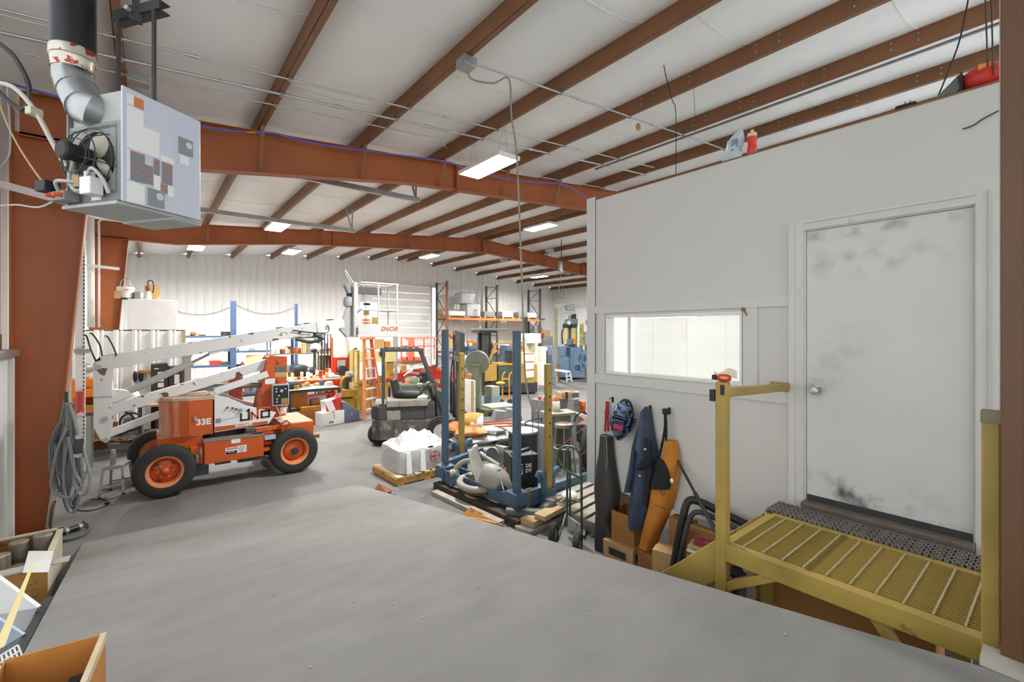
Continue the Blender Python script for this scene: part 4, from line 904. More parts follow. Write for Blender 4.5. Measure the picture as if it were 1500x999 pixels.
# wing nut thing on the upper trim
solo('brass_hook', G().ell(tuple(Xp(1089, 453, 3.862)), (.012, .02, .016), 10, 6).cyl(tuple(Xp(1090, 455, 3.86)), tuple(Xp(1094, 462, 3.855)), .006, n=7), mat('old brass', '#8e7746', .4, .7, .2, 6), 'small brass hook on the board above the office window', 'hook')
# ================================================================ THINGS HANGING ON THE OFFICE WALL
def hook(y, z, lab):
    return solo('coat_hook', G().ext(WX-.008, WX-.0005, y-.012, y+.012, z-.03, z+.03).bar((WX-.006, y, z+.01), (WX-.06, y, z+.02), .008, .008), m_blk, lab, 'hook')
# red suspenders
rs = thing('red_strap', 'red strap hanging on the office wall left of the welding helmet', 'strap', tuple(Xp(888, 634, 3.85)))
for u0, u1, dx in ((889, 886, 0), (890, 891, .012)):
    a, b = Xp(u0, 588, 3.86-dx), Xp(u1, 632, 3.85-dx); part('strap_loop', G().bar(a, b, .024, .006, up=(1,0,0)), mat('red webbing', '#9c2626', .85, 0, .15, 12), rs)
part('strap_hook', G().bar(Xp(886, 632, 3.85), Xp(886, 640, 3.85), .008), m_wht, rs)
part('strap_crossing', G().bar(Xp(886, 603, 3.84), Xp(892, 606, 3.84), .02, .006, up=(1,0,0)), mat('red webbing', '#9c2626'), rs)
# black sleeve / jacket
def cloth(name, L, R, m, parent, depth, folds=3, amp=.02, seed=0, nx=14, x0=3.86, ny=22):
    """hanging garment: left and right outline given as sight lines on the wall plane; folded, closed front and back"""
    def at(poly, t):
        k = t*(len(poly)-1); i = min(int(k), len(poly)-2); f = k-i; return V(poly[i]).lerp(V(poly[i+1]), f)
    rs = []
    for i in range(ny+1):
        t = i/ny; a, b = at(L, t), at(R, t); A, B = Xp(a.x, a.y, 3.80), Xp(b.x, b.y, 3.80); ring = []
        for j in range(nx+1):
            s = j/nx; p = A.lerp(B, s); d = depth*(math.sin(math.pi*min(max(s, .0), 1))**.5)*(.75+.25*t); d += amp*math.sin(folds*math.pi*s*2+seed+1.5*math.sin(t*2.4+seed))*(.35+.65*t)*math.sin(math.pi*s)**.5
            ring.append(V((x0-.012-max(d, .004), p.y, p.z)))
        for j in range(nx, -1, -1):
            s = j/nx; p = A.lerp(B, s); ring.append(V((x0-.002, p.y, p.z)))
        rs.append(ring)
    return part(name, G().rings(rs), m, parent, sm=True)
bs = thing('black_leather_chaps', 'long black leather garment hanging leftmost on the office wall', 'garment', tuple(Xp(885, 800, 3.85)))
cloth('leather_body', [(879,636),(877,660),(872,685),(869,715),(872,745),(873,775),(872,805)], [(893,640),(895,665),(899,695),(904,725),(902,745),(893,765),(905,803)], m_bleather, bs, .14, 1, .03, .7)
part('leather_seam', G().tube(smooth_path([Xp(u, v, 3.75) for u, v in ((888,640),(889,680),(883,720),(878,750),(876,780),(880,805))], 4), .004, 6), m_grey, bs, sm=True)
# welding helmet
wh = thing('welding_helmet', 'black and blue patterned welding helmet hanging on the office wall', 'helmet', tuple(Xp(911, 618, 3.75)))
m_hel = mat('blue flame pattern', '#56759f', .3, 0, .35, 18, 0, ('#15171d', 26, .48, .03))
m_helb = mat('gloss black shell', '#141519', .15, 0, .1, 5)
hc = Xp(911, 617, 3.74); hR = Matrix.Rotation(math.radians(18), 3, 'X') @ Matrix.Rotation(math.radians(-12), 3, 'Y') @ Matrix.Rotation(math.radians(24), 3, 'Z')
g = G(); rs = []
for i in range(13):
    t = i/12; z = .185-.37*t; ww = (.125*math.sin(math.pi*min(1, .12+t*.80))**.6)*(1 if t < .6 else 1-.55*(t-.6)); dd = .125*math.sin(math.pi*min(1, .14+t*.70))**.7
    rs.append([hc+hR@V((-dd*math.cos(a)*(1 if math.cos(a) > 0 else .55), ww*math.sin(a), z)) for a in [2*math.pi*k/24 for k in range(24)]])
part('shell', g.rings(rs), m_hel, wh, sm=True)
part('lens_frame', G().box(hc+hR@V((-.118, 0, .0)), (.03, .135, .12), R=hR), m_helb, wh, bev=.012)
part('lens', G().box(hc+hR@V((-.133, 0, .008)), (.006, .10, .055), R=hR), mat('magenta lens', '#b9447f', .12, 0, .2, 8, 0, ('#5f7a58', 9, .6, .05)), wh, bev=.004)
part('lower_vent', G().box(hc+hR@V((-.133, 0, -.038)), (.005, .09, .025), R=hR), mat('brown lens trim', '#6a4b3a', .3, 0, .2, 9), wh)
part('brow', G().box(hc+hR@V((-.105, 0, .095)), (.035, .16, .045), R=hR), m_helb, wh, bev=.015)
part('side_panel', G().ell(hc+hR@V((-.02, -.105, .02)), (.075, .014, .10), 14, 8, hR), m_helb, wh, sm=True)
part('side_knob', G().cyl(hc+hR@V((-.01, -.11, .05)), hc+hR@V((-.01, -.135, .05)), .022, n=14), m_blkp, wh)
part('headband', G().tube(smooth_path([hc+hR@V((.03, .06, .15)), hc+hR@V((.05, .03, .21)), hc+hR@V((.06, -.03, .21)), hc+hR@V((.05, -.07, .15)), hc+hR@V((.05, -.09, .08))], 5), .013, 8), m_blkp, wh, sm=True)
# navy coat
nc = thing('navy_shop_coat', 'navy blue shop coat hanging on the office wall', 'coat', tuple(Xp(940, 770, 3.85)))
cloth('coat_body', [(943,599),(937,625),(930,655),(926,690),(923,722),(921,748),(922,770)], [(949,600),(955,640),(961,670),(962,700),(957,730),(949,755),(944,776)], m_navy, nc, .15, 2, .02, .3)
cloth('sleeve', [(940,620),(930,650),(925,685),(921,708),(920,718)], [(944,622),(938,655),(934,690),(930,708),(928,720)], m_navy, nc, .09, 1, .01, 1.1, 10, 3.80, 12)
cloth('lapel', [(946,601),(942,625),(939,650)], [(949,603),(948,630),(946,668)], mat('navy lapel', '#4a546b', .9, 0, .15, 9), nc, .05, 1, .004, 0, 8, 3.745, 8)
cloth('lining', [(950,640),(950,690),(948,735)], [(958,645),(961,690),(953,740)], mat('dark lining', '#23252c', .9, 0, .15, 9), nc, .04, 1, .01, 0, 8, 3.76, 8)
for u, v in ((937, 697), (932, 716), (945, 658)): part('button', G().cyl(Xp(u, v, 3.715), Xp(u, v, 3.705), .011, n=12), m_lgrey, nc)
part('collar_loop', G().ell(Xp(946, 600, 3.80), (.03, .018, .03), 10, 6), m_navy, nc, sm=True)
# leather apron with webbing
oa = thing('leather_chaps', 'orange suede welding chaps with black webbing hanging on the office wall', 'chaps', tuple(Xp(965, 805, 3.85)))
cloth('suede_leg', [(976,645),(971,668),(958,690),(953,715),(950,740),(945,765),(940,794)], [(986,646),(991,665),(992,690),(987,720),(979,750),(966,780),(955,808)], m_leather, oa, .15, 1, .02, .2)
part('leg_seam', G().tube([Xp(952, 735, 3.745), Xp(965, 742, 3.715), Xp(983, 748, 3.74)], .004, 6), mat('dark stitching', '#7d4c17', .9, 0, .1, 9), oa)
part('buckle_loop', G().tube(smooth_path([Xp(968, 716, 3.71), Xp(969, 724, 3.70), Xp(974, 724, 3.70), Xp(975, 716, 3.71)], 4), .005, 6), mat('dark stitching', '#7d4c17'), oa)
cloth('black_pouch', [(969,670),(966,685),(961,700),(960,713)], [(978,672),(984,685),(988,700),(987,714)], m_fab, oa, .05, 1, .006, .5, 10, 3.745, 10)
cloth('black_pouch', [(951,668),(944,675),(941,684)], [(966,668),(962,680),(948,686)], m_fab, oa, .05, 1, .006, .5, 8, 3.73, 8)
part('pouch_patch', G().ell(Xp(984, 704, 3.685), (.005, .018, .022), 10, 6), m_wht, oa)
for pts in ([(974,604),(974,625),(971,645),(966,668)], [(975,604),(976,630),(975,655),(973,672)]):
    part('strap', G().tube(smooth_path([Xp(u, v, 3.80-.01*i) for i, (u, v) in enumerate(pts)], 5), .012, 6), m_fab, oa, sm=True)
part('strap_buckle', G().ext(3.80, 3.85, 2.395, 2.455, 1.545, 1.60), m_blk, oa, bev=.01)
for y, z, l in ((3.10, 1.60, 'black hook holding the red strap'), (2.635, 1.57, 'black hook holding the navy coat'), (2.425, 1.575, 'black hook holding the black webbing of the chaps'), (2.92, 1.585, 'black hook holding the welding helmet')): hook(y, z, l)
# ================================================================ BOXES AND CLUTTER UNDER THE WALL
def carton(name, lab, c, sz, rz, m, open_=False, extra=None):
    t = thing(name, lab, 'box', (c[0], c[1], c[2]), rz)
    M = Matrix.Translation(V(c)) @ Matrix.Rotation(rz, 4, 'Z'); a, b, h = sz[0]/2, sz[1]/2, sz[2]; w_ = .006
    if open_:
        part('walls', G(M).ext(-a,a,-b,-b+w_,0,h).ext(-a,a,b-w_,b,0,h).ext(-a,-a+w_,-b+w_,b-w_,0,h).ext(a-w_,a,-b+w_,b-w_,0,h).ext(-a+w_,a-w_,-b+w_,b-w_,0,w_), m, t)
        part('flap', G(M).hexa([(-a,-b,h),(a,-b,h),(a,-b-.12,h+.06),(-a,-b-.12,h+.06),(-a,-b,h+.005),(a,-b,h+.005),(a,-b-.12,h+.065),(-a,-b-.12,h+.065)]) if open_ == 2 else G(M).hexa([(-a,b,h),(a,b,h),(a,b+.13,h+.07),(-a,b+.13,h+.07),(-a,b,h+.005),(a,b,h+.005),(a,b+.13,h+.075),(-a,b+.13,h+.075)]), m, t)
    else:
        part('walls', G(M).ext(-a,a,-b,b,0,h), m, t, bev=.004)
        part('tape', G(M).ext(-.025,.025,-b-.001,b+.001,h-.05,h+.001), m_cardl, t)
    return t, M
cA, MA = carton('cardboard_box', 'open cardboard box below the navy coat', (3.90, 2.89, .178), (.27, .27, .30), .06, m_card, 2)
cB, MB_ = carton('cardboard_box', 'cardboard box with a printed drawing below the open box', (3.87, 2.91, 0), (.32, .36, .175), .05, m_cardl)
part('print', G(MB_).ext(-.12, .1, -.1825, -.181, .05, .12), m_dark, cB); part('print', G(MB_).ext(-.172, -.171, -.1, .10, .05, .12), m_dark, cB)
cC, MC = carton('cardboard_box', 'brown cardboard box behind the suede chaps', (3.89, 2.54, 0), (.28, .30, .19), -.1, m_card)
cD, MD = carton('cardboard_box', 'cardboard box with two upward arrows beside the black tube frame', (3.62, 2.30, 0), (.18, .18, .39), .25, m_cardl)
for x in (-.05, -.015): part('arrow_print', G(MD).ext(x, x+.02, -.0925, -.091, .24, .33), m_blkp, cD); part('arrow_print', G(MD).prism([(x-.01,-.0915,.325),(x+.03,-.0915,.325),(x+.01,-.0915,.35)], (0,-.001,0)), m_blkp, cD)
carton('cardboard_box', 'flat cardboard box against the office wall behind the black frame', (3.78, 2.02, .0), (.16, .42, .60), 0, m_card)
cE = thing('book_crate', 'wooden tray of papers and a red box behind the leaning pole', 'tray', (3.5, 1.95, .0))
part('tray_wall', G().ext(3.50, 3.68, 1.80, 2.04, 0, .40), m_wood, cE)
for i in range(5): part('paper', G().box((3.58, 1.92, .415+i*.035), (.16, .22, .02), .12*i-.2), (m_paper, m_wgrey, m_card, m_paper, m_wood)[i], cE)
solo('red_box', G().box((3.57, 1.94, .585), (.08, .10, .03), .3), mat('crimson box', '#9c2f44', .6, 0, .3, 9, 0, ('#d9d0c4', 7, .6)), 'small crimson and white packet on the wooden tray', 'packet')
solo('tall_carton', G().box((3.86, 2.27, .30), (.12, .22, .60)), m_card, 'tall brown carton standing under the wall right of the chaps', 'carton')
# black tube frame
tf = thing('tube_frame', 'black moulded plastic frame leaning at the office wall under the pole', 'frame', (3.5, 2.0, 0))
pts = smooth_path([Xp(985, 845, 3.54), Xp(992, 800, 3.57), Xp(1001, 755, 3.60), Xp(1008, 735, 3.66), Xp(1022, 734, 3.70), Xp(1050, 747, 3.75), Xp(1080, 762, 3.78), Xp(1110, 776, 3.80)], 6)
part('outer_tube', G().tube(pts, .034, 8), m_blk, tf, sm=True)
pts = smooth_path([Xp(994, 830, 3.53), Xp(1002, 790, 3.55), Xp(1011, 758, 3.60), Xp(1024, 750, 3.64), Xp(1050, 760, 3.7), Xp(1078, 774, 3.72)], 6)
part('inner_tube', G().tube(pts, .022, 8), m_dark, tf, sm=True)
part('base_plate', G().prism([(3.49,1.98,.10),(3.49,2.18,.12),(3.49,2.18,.19),(3.49,1.92,.17)], (.03,0,0)), m_blkp, tf, bev=.01)
part('base_leg', G().ext(3.49, 3.53, 2.10, 2.16, 0, .15), m_blkp, tf)
part('pivot_bolt', G().cyl((3.47, 2.12, .15), (3.49, 2.12, .15), .02, n=10), m_galv, tf)
solo('black_board', G().box((3.62, 1.68, .46), (.26, .22, .02), .3).ext(3.60, 3.64, 1.66, 1.70, 0, .45), m_blkp, 'flat black panel lying tilted beside the yellow stair stringer', 'panel')
solo('leaning_pole', G().cyl(Xp(986, 662, 3.86), Xp(1018, 722, 3.72), .013, .013, 10).cyl(Xp(1018, 722, 3.72), Xp(1052, 785, 3.56), .018, .018, 10).cyl(Xp(1052, 785, 3.56), (3.45, 1.72, 0), .018, .018, 10), m_dark, 'dark steel pole leaning against the office wall', 'pole')
# junk under the platform
jb, MJ = carton('cardboard_box', 'long cardboard box under the yellow platform', (3.12, .80, .32), (.25, .75, .5), 0, m_card)
solo('box_stand', G().ext(2.95, 3.28, .38, 1.14, 0, .315), m_wgrey, 'grey timber block under the long cardboard box', 'block')
solo('crumpled_paper', G().ell((2.98, 1.27, .84), (.06, .07, .06), 9, 6).ext(2.95, 3.01, 1.25, 1.30, .0, .8), mat('pinkish paper', '#b59a86', .9, 0, .2, 14, .3), 'crumpled brown paper wad under the left end of the platform', 'paper')
# ================================================================ LEFT FOREGROUND
# grey cable coil on the column
hc_ = thing('cable_coil', 'thick grey cable coiled and hung on the near brown column', 'cable', tuple(T(95, 760, 5.0)))
m_gc = mat('grey cable', '#5c5d5d', .5, 0, .12, 8); m_gcl = mat('light grey cable', '#7d7e7f', .5, 0, .1, 8)
random.seed(3)
for i in range(13):
    u0 = 96+random.uniform(-6, 10); bot = 735+random.uniform(-50, 20); wd_ = random.uniform(6, 17); d = 4.95-.01*i; c = 91+random.uniform(-9, 18)
    pts = [T(u0, 590, d), T(c-wd_*.7, 640, d), T(c-wd_, bot-40, d), T(c-wd_*.3, bot, d), T(c+wd_*.5, bot-8, d), T(c+wd_, bot-55, d-.02), T(c+wd_*.6, 640, d-.03), T(u0+3, 592, d-.03)]
    part('cable_turn', G().tube(smooth_path(pts, 5), .0135, 7), m_gc if i % 3 else m_gcl, hc_, sm=True)
for pts in ([(98,628),(84,660),(76,700),(76,715),(90,727),(110,726),(122,705),(124,690)], [(118,640),(128,680),(132,700),(126,722),(116,722),(108,700)], [(100,640),(110,690),(122,712)]):
    part('cable_turn', G().tube(smooth_path([T(u, v, 4.78) for u, v in pts], 5), .0145, 7), m_gcl, hc_, sm=True)
pts = [T(80, 735, 4.8), T(75, 750, 4.75), Zp(74, 787, .03), Zp(84, 792, .02), Zp(106, 789, .02), Zp(125, 781, .02), Zp(132, 771, .02), Zp(122, 764, .03)]
part('cable_tail', G().tube(smooth_path(pts, 6), .015, 8), m_gc, hc_, sm=True)
cn = part('connector', G().cyl(T(116, 642, 4.76), T(115, 668, 4.76), .036, n=14), m_dark, hc_, sm=True)
part('connector_ring', G().cyl(T(116, 637, 4.76), T(116, 644, 4.76), .034, n=14), m_galv, hc_); part('connector_ring', G().cyl(T(115, 664, 4.76), T(115, 669, 4.76), .04, n=14), m_galv, hc_)
part('coil_hook', G().bar(T(97, 575, 5.0), T(97, 592, 4.92), .03), m_dark, hc_)
pg_ = thing('power_plug', 'black and steel heavy plug lying on the floor by the near column', 'plug', tuple(Zp(100, 778, 0)))
a, b = Zp(76, 785, .04), Zp(118, 771, .04)
part('body', G().cyl(a, b, .036, n=14), m_blkp, pg_, sm=True)
for t in (.0, .42, .9): part('ring', G().cyl(a.lerp(b, t), a.lerp(b, t+.12), .039, n=14), m_galv, pg_)
solo('wood_lath', G().bar(tuple(T(98, 576, 5.05)), tuple(Zp(66, 800, .01)), .03, .05), m_wgrey, 'weathered wooden lath leaning along the near column', 'lath')
# step stool with spray can
ss = thing('step_stool', 'paint-worn grey steel step stool left of the boom lift', 'stool', tuple(Zp(158, 722, 0)))
p = [Zp(145, 731, 0), Zp(181, 724, 0)]; c = (p[0]+p[1])/2; SH = .40
A = [p[0], p[1], p[1]+V((.10,.36,0)), p[0]+V((.10,.36,0))]; cen = (A[0]+A[2])/2
m_ws = mat('worn grey stool paint', '#9b9892', .6, .2, .2, 9, 0, ('#5d5853', 9, .62))
Tt = [V((cen.x+(q.x-cen.x)*.78, cen.y+(q.y-cen.y)*.72, SH)) for q in A]
for q, t in zip(A, Tt): 
    l = part('leg', G().bar(q, t, .03, .022), m_ws, ss); part('foot', G().bar(q, q+(t-q)*.06, .04, .03), m_blk, l)
for i in range(6):
    t0, t1 = i/6, i/6+.11; e = [Tt[0].lerp(Tt[1], t0), Tt[0].lerp(Tt[1], t1), Tt[3].lerp(Tt[2], t1), Tt[3].lerp(Tt[2], t0)]
    part('slat', G().prism(e, (0,0,.02)), m_ws, ss)
for i, j in ((0, 1), (1, 2), (2, 3), (3, 0)): part('rail', G().bar(Tt[i]-V((0,0,.01)), Tt[j]-V((0,0,.01)), .02, .04), m_ws, ss)
part('brace', G().bar(A[0].lerp(Tt[0], .35), A[1].lerp(Tt[1], .35), .015, .02), m_ws, ss); part('brace', G().bar(A[3].lerp(Tt[3], .35), A[2].lerp(Tt[2], .35), .015, .02), m_ws, ss)
q = Tt[0].lerp(Tt[2], .36)+V((0,0,.022))
sc = thing('spray_can', 'dusty grey spray can standing on the step stool', 'can', tuple(q))
part('body', G().lathe([(.033,0),(.034,.004),(.034,.15),(.026,.165)], q, (0,0,1), 16), mat('dusty can', '#8c8781', .5, .3, .2, 10), sc, sm=True); part('cap', G().lathe([(.024,.165),(.026,.168),(.026,.205),(.02,.21)], q, (0,0,1), 16), m_wgrey, sc, sm=True)
pts = [Zp(104, 730, .01), Zp(112, 745, .01), Zp(130, 748, .01), Zp(150, 743, .01), Zp(160, 737, .01), Zp(150, 731, .01), Zp(133, 732, .01)]
fc = thing('power_cable', 'thin black cord with plug lying on the floor below the step stool', 'cord', tuple(Zp(135, 740, 0)))
part('cord', G().tube(smooth_path(pts, 5), .007, 6), m_blk, fc, sm=True); part('plug', G().ell(Zp(157, 737, .02), (.035, .02, .018), 10, 6), m_blk, fc)
# wooden crate of round offcuts
ck = thing('wooden_crate', 'open wooden crate of round metal offcuts on the floor by the ramp', 'crate', (-.92, 5.8, 0))
m_cr = mat('crate wood', '#a87b3c', .7, 0, .2, 3, .05, ('#6e4a20', 4, .62), stretch=(1, 4, 5)); m_crw = mat('pale crate rim', '#bdb39c', .75, 0, .12, 5)
CX0, CX1, CY0, CY1, CZ = -1.12, -.66, 5.45, 6.4, .36
for z0, z1 in ((.0, .11), (.115, .22), (.225, .345)):
    part('board', G().ext(CX0, CX1, CY0, CY0+.022, z0, z1), m_cr, ck)
part('board', G().ext(CX0, CX1, CY1-.022, CY1, 0, .34), m_cr, ck); part('board', G().ext(CX0, CX0+.022, CY0+.022, CY1-.022, 0, .34), m_cr, ck); part('board', G().ext(CX1-.03, CX1, CY0+.022, CY1-.022, 0, .345), m_crw, ck); part('board', G().ext(CX0+.022, CX1-.03, CY0+.022, CY1-.022, .0, .02), m_cr, ck)
for x0, x1, y0, y1 in ((CX0-.01, CX1+.01, CY0-.02, CY0+.04), (CX0-.01, CX1+.01, CY1-.04, CY1+.01), (CX0-.01, CX0+.03, CY0, CY1), (CX1-.035, CX1+.01, CY0, CY1)): part('rim', G().ext(x0, x1, y0, y1, .345, .36), m_crw, ck)
part('corner_post', G().ext(CX1-.05, CX1+.008, CY0-.012, CY0+.0, 0, .345), m_cr, ck)
m_puck = mat('turned offcut', '#8d8577', .55, .3, .15, 7)
first = True; pk = []
for i, (x, y, z, r_) in enumerate(((-.78, 6.26, .24, .07), (-.94, 6.26, .22, .07), (-1.03, 6.10, .18, .065), (-1.03, 5.90, .24, .065), (-1.03, 5.68, .2, .06), (-.78, 6.02, .1, .07), (-.93, 6.05, .06, .07), (-.92, 5.62, .14, .06))):
    pk.append(solo('round_offcut', G().lathe([(r_,.0),(r_,.14+.0*i),(r_-.008,.15)], (x, y, z-.02), (0,0,1), 16).cyl((x, y, .021), (x, y, z-.02), r_*.9, n=12), m_puck, ORD[i]+' of eight round metal offcuts in the wooden crate, counted from the back right', 'offcut', 'offcuts in the wooden crate'))
solo('white_sheet', G().hexa([Zp(33,839,.365),Zp(71,838,.38),Zp(79,807,.38),Zp(42,807,.365),Zp(33,839,.375),Zp(71,838,.39),Zp(79,807,.39),Zp(42,807,.375)]), mat('smudged white sheet', '#d3d2cd', .6, 0, .06, 6, 0, ('#8f8d88', 8, .68)), 'smudged white plate lying on top of the wooden crate', 'plate')
solo('grey_strip', G().ext(-.95, -.52, 5.40, 5.52, .362, .37), mat('bare sheet metal', '#aaa79f', .5, .3, .1, 5), 'bare metal strip lying across the front rim of the crate', 'strip')
# leaning panels, yellow lath, grating
def slab(name, P, t, m, lab, cat): 
    P = [V(p) for p in P]; n = (P[1]-P[0]).cross(P[2]-P[0]).normalized()*t; return solo(name, G().prism(P, n), m, lab, cat)
slab('white_board', [Zp(-14, 838, .52), Zp(55, 890, .44), Zp(38, 925, .06), Zp(-30, 905, .10)], .02, mat('glossy white panel', '#dfdfdc', .3, 0, .03, 2), 'white panel leaning beside the ramp below the wooden crate', 'panel')
slab('blue_sheet', [Zp(-10, 902, .50), Zp(34, 930, .46), Zp(22, 958, .12), Zp(-16, 960, .12)], .012, mat('pale blue sheet', '#a9bccb', .35, .1, .06, 3), 'pale blue sheet leaning in front of the white panel', 'sheet')
slab('yellow_lath', [T(48, 823, 2.9), T(51, 824, 2.9), T(8, 944, 2.1), T(-12, 955, 2.1)], .008, mat('pale yellow ribbed strip', '#d9c684', .6, 0, .12, 40, 0, None, 0, 0, (8, 1, 1)), 'pale yellow ribbed strip reaching up from the left edge to the crate', 'strip')
gr = thing('wire_grate', 'white wire grate at the left edge behind the cardboard box', 'grate', tuple(Zp(10, 965, .5)))
a, b, c = Zp(-12, 968, .72), Zp(26, 945, .68), Zp(34, 965, .66)
for i in range(7): part('wire', G().tube([a.lerp(b, i/6), a.lerp(b, i/6)+(c-b)*1.2], .004, 5), m_wht, gr)
for i in range(4): part('wire', G().tube([a+(c-b)*.4*i, b+(c-b)*.4*i], .004, 5), m_wht, gr)
solo('grate_support', G().ext(-.75, -.62, 2.6, 3.0, 0, .62), m_dark, 'dark block below the wire grate at the left edge', 'block')
# cardboard box on the ramp
cbz = zr(2.45)
bx = thing('cardboard_box', 'open orange-brown cardboard box at the lower left corner', 'box', (-.32, 2.58, cbz))
M = Matrix.Translation(V((-.315, 2.53, cbz-.03))) @ Matrix.Rotation(-.12, 4, 'Z')
m_cb = mat('orange cardboard', '#b87a33', .8, 0, .1, 3); m_cbe = mat('cardboard edge', '#c9b494', .9, 0, .1, 9)
W_, D_, H_ = .155, .165, .34
for nm, e in (('wall', (-W_,W_,D_-.006,D_,0,H_)), ('wall', (-W_,W_,-D_,-D_+.006,0,H_-.005)), ('wall', (-W_,-W_+.006,-D_,D_,0,H_-.01)), ('wall', (W_-.006,W_,-D_,D_,0,H_))): part(nm, G(M).ext(*e), m_cb, bx)
part('rim_edge', G(M).ext(W_-.016,W_+.004,-D_,D_,H_-.03,H_+.004), m_cbe, bx); part('base', G(M).ext(-W_,W_,-D_,D_,0,.006), m_cb, bx)
for i, (x, y, z, m) in enumerate(((.08, .10, .17, m_dark), (-.06, -.05, .2, m_galv), (.03, -.03, .19, m_galv), (-.1, .05, .15, m_dark))):
    q = M @ V((x, y, z)); solo('metal_part', G().box(q, (.06, .05, .09), .4*i, Matrix.Rotation(.5*i, 3, 'X') @ Matrix.Rotation(.3*i, 3, 'Y')).box(M @ V((x, y, z/2)), (.03, .03, z)), m, ('dark part in the back corner','pale metal part at the front left','pale metal part at the front middle','dark part at the back left')[i]+' of the orange-brown cardboard box', 'part', 'steel parts in the cardboard box')
# scraps beside the far end of the ramp
def scrap(lab, uv, d, m, t=.02):
    P = [T(u, v, d+dd) for u, v, dd in uv]; n = (P[1]-P[0]).cross(P[2]-P[0]).normalized()*t
    return solo('timber_scrap', G().prism(P, n), m, lab, 'scrap')
scrap('rusty wedge-shaped scrap with a pale edge beside the ramp near the pallet', [(549,716,0),(555,708,.05),(575,718,0),(566,722,-.1)], 6.45, m_rust)
solo('pipe_scrap', G().cyl(tuple(Zp(556, 712, .08)), tuple(Zp(577, 725, .02)), .018, n=8), m_grey, 'short grey pipe lying beside the ramp near the pallet', 'pipe')
scrap('orange-brown wedge-shaped board standing up beside the ramp edge', [(676,755,0),(687,744,.05),(720,762,-.1),(740,770,-.2)], 5.55, m_ply)
scrap('narrow pale board behind the orange-brown wedge by the ramp edge', [(688,743,.1),(692,743,.1),(745,768,-.1),(738,769,-.1)], 5.6, m_wood)
solo('oily_rag', G().ell(tuple(Zp(668, 726, .02)), (.09, .06, .035), 10, 6), mat('brown rag', '#8f7a5f', .9, 0, .3, 9, .2), 'crumpled brown rag on the floor beside the blue steel frame', 'rag')
# ================================================================ PALLET WITH BULK BAG
pal = thing('pallet', 'wooden pallet under the white bulk bag', 'pallet', (3.45, 6.85, 0))
m_pal = mat('pallet wood', '#b98a45', .75, 0, .18, 4, .05, ('#7d5a2a', 5, .64)); m_palt = mat('pale pallet top', '#cbb893', .8, 0, .12, 5)
Mp = Matrix.Translation(V((2.93, 6.38, 0))) @ Matrix.Rotation(.03, 4, 'Z')
for y in (.0, .40, .80):
    part('stringer', G(Mp).ext(0, 1.05, y, y+.04, .02, .115), m_pal, pal)
part('stringer', G(Mp).ext(-.02, .0, 0, .86, .03, .115), m_pal, pal)
for k in range(7): part('deck_board', G(Mp).ext(k*.152, k*.152+.11, -.01, .86, .116, .134), m_palt, pal)
for k in (0, 3, 6): part('bottom_board', G(Mp).ext(k*.152, k*.152+.11, -.01, .86, 0, .018), m_pal, pal)
bb_ = thing('bulk_bag', 'slumped white woven bulk bag with a red round print on the pallet', 'bag', (3.47, 6.85, .135))
rs = []; n = 110
from mathutils import noise
def bag_top(px_, py_, ff=1.0):
    h = .345+.17*math.exp(-((px_-.12)**2/.09+(py_-.16)**2/.05))+.07*math.exp(-((px_+.22)**2/.05+(py_-.05)**2/.06))-.13*math.exp(-((px_-.16)**2/.012+(py_+.03)**2/.010))
    q = V((px_*6.0, py_*6.0, .3)); f = noise.noise(q); r_ = 1-abs(noise.noise(q*1.3+V((7, 3, 1)))); r2 = 1-abs(noise.noise(q*2.6+V((1, 9, 4))))
    r3 = 1-abs(noise.noise(q*4.6+V((5, 2, 8))))
    return h+ff*(.05*f+.085*(r_-.75)+.06*(r2-.75)+.03*(r3-.75))
for i in range(48):
    t = i/47; ring = []
    for j in range(n):
        a = 2*math.pi*j/n; c, s = math.cos(a), math.sin(a); sq = min(1/max(abs(c), abs(s))**.72, 1.22)
        if t <= .42:
            q = t/.42; bul = 1+.035*math.sin(math.pi*q)+.012*noise.noise(V((5*c, 5*s, 4*q))); k = bul; fz = q
        else: k = 1-(t-.42)/.58; fz = 1
        x, y = .46*c*sq*k, .39*s*sq*k
        z = bag_top(x, y, min(1, .25+(1-k)*4)) if t > .42 else bag_top(.46*c*sq, .39*s*sq, .25)*fz
        if t > .42 and k > .86: z += .012*math.sin((1-k)/.14*math.pi)
        ring.append(Mp @ V((.52+x, .43+y, .137+z)))
    rs.append(ring)
part('bag_body', G().rings(rs), m_bag, bb_, sm=True)
for x in (.16, .40): part('sling_strip', G(Mp).hexa([(x,-.005,.15),(x+.09,-.005,.15),(x+.09,.02,.15),(x,.02,.15),(x+.01,-.005+.03,.46),(x+.08,-.005+.03,.46),(x+.08,.03+.03,.46),(x+.01,.03+.03,.46)]), mat('white strip', '#f0f0ee', .5, 0, .03, 9), bb_)
m_rp = mat('red print', '#b23a3d', .6, 0, .15, 14)
o = Mp @ V((.66, .018, .34)); ring = G().tube([o+V((.088*math.cos(a*.2618), -.004, .088*math.sin(a*.2618))) for a in range(24)], .006, 5, True)
part('round_print', ring, m_rp, bb_)
text('lettering', 'OMYA', .062, tuple(o+V((0,-.006,0))), (1,0.03,0), (0,0,1), m_rp, bb_, .002)
for s_ in (-1, 1): part('round_print', G().prism([o+V((-.035,-.003,s_*.045)), o+V((.035,-.003,s_*.045)), o+V((0,-.003,s_*.075))], (0,-.002,0)), m_rp, bb_)
text('lettering', '225', .05, tuple(Mp @ V((.66, .018, .19))), (1,0,0), (0,0,1), mat('tan print', '#b9a080', .7, 0, .1, 9), bb_)
part('black_print', G().ell(Mp @ V((.58, .02, .50)), (.06, .01, .015), 8, 5), m_blkp, bb_)
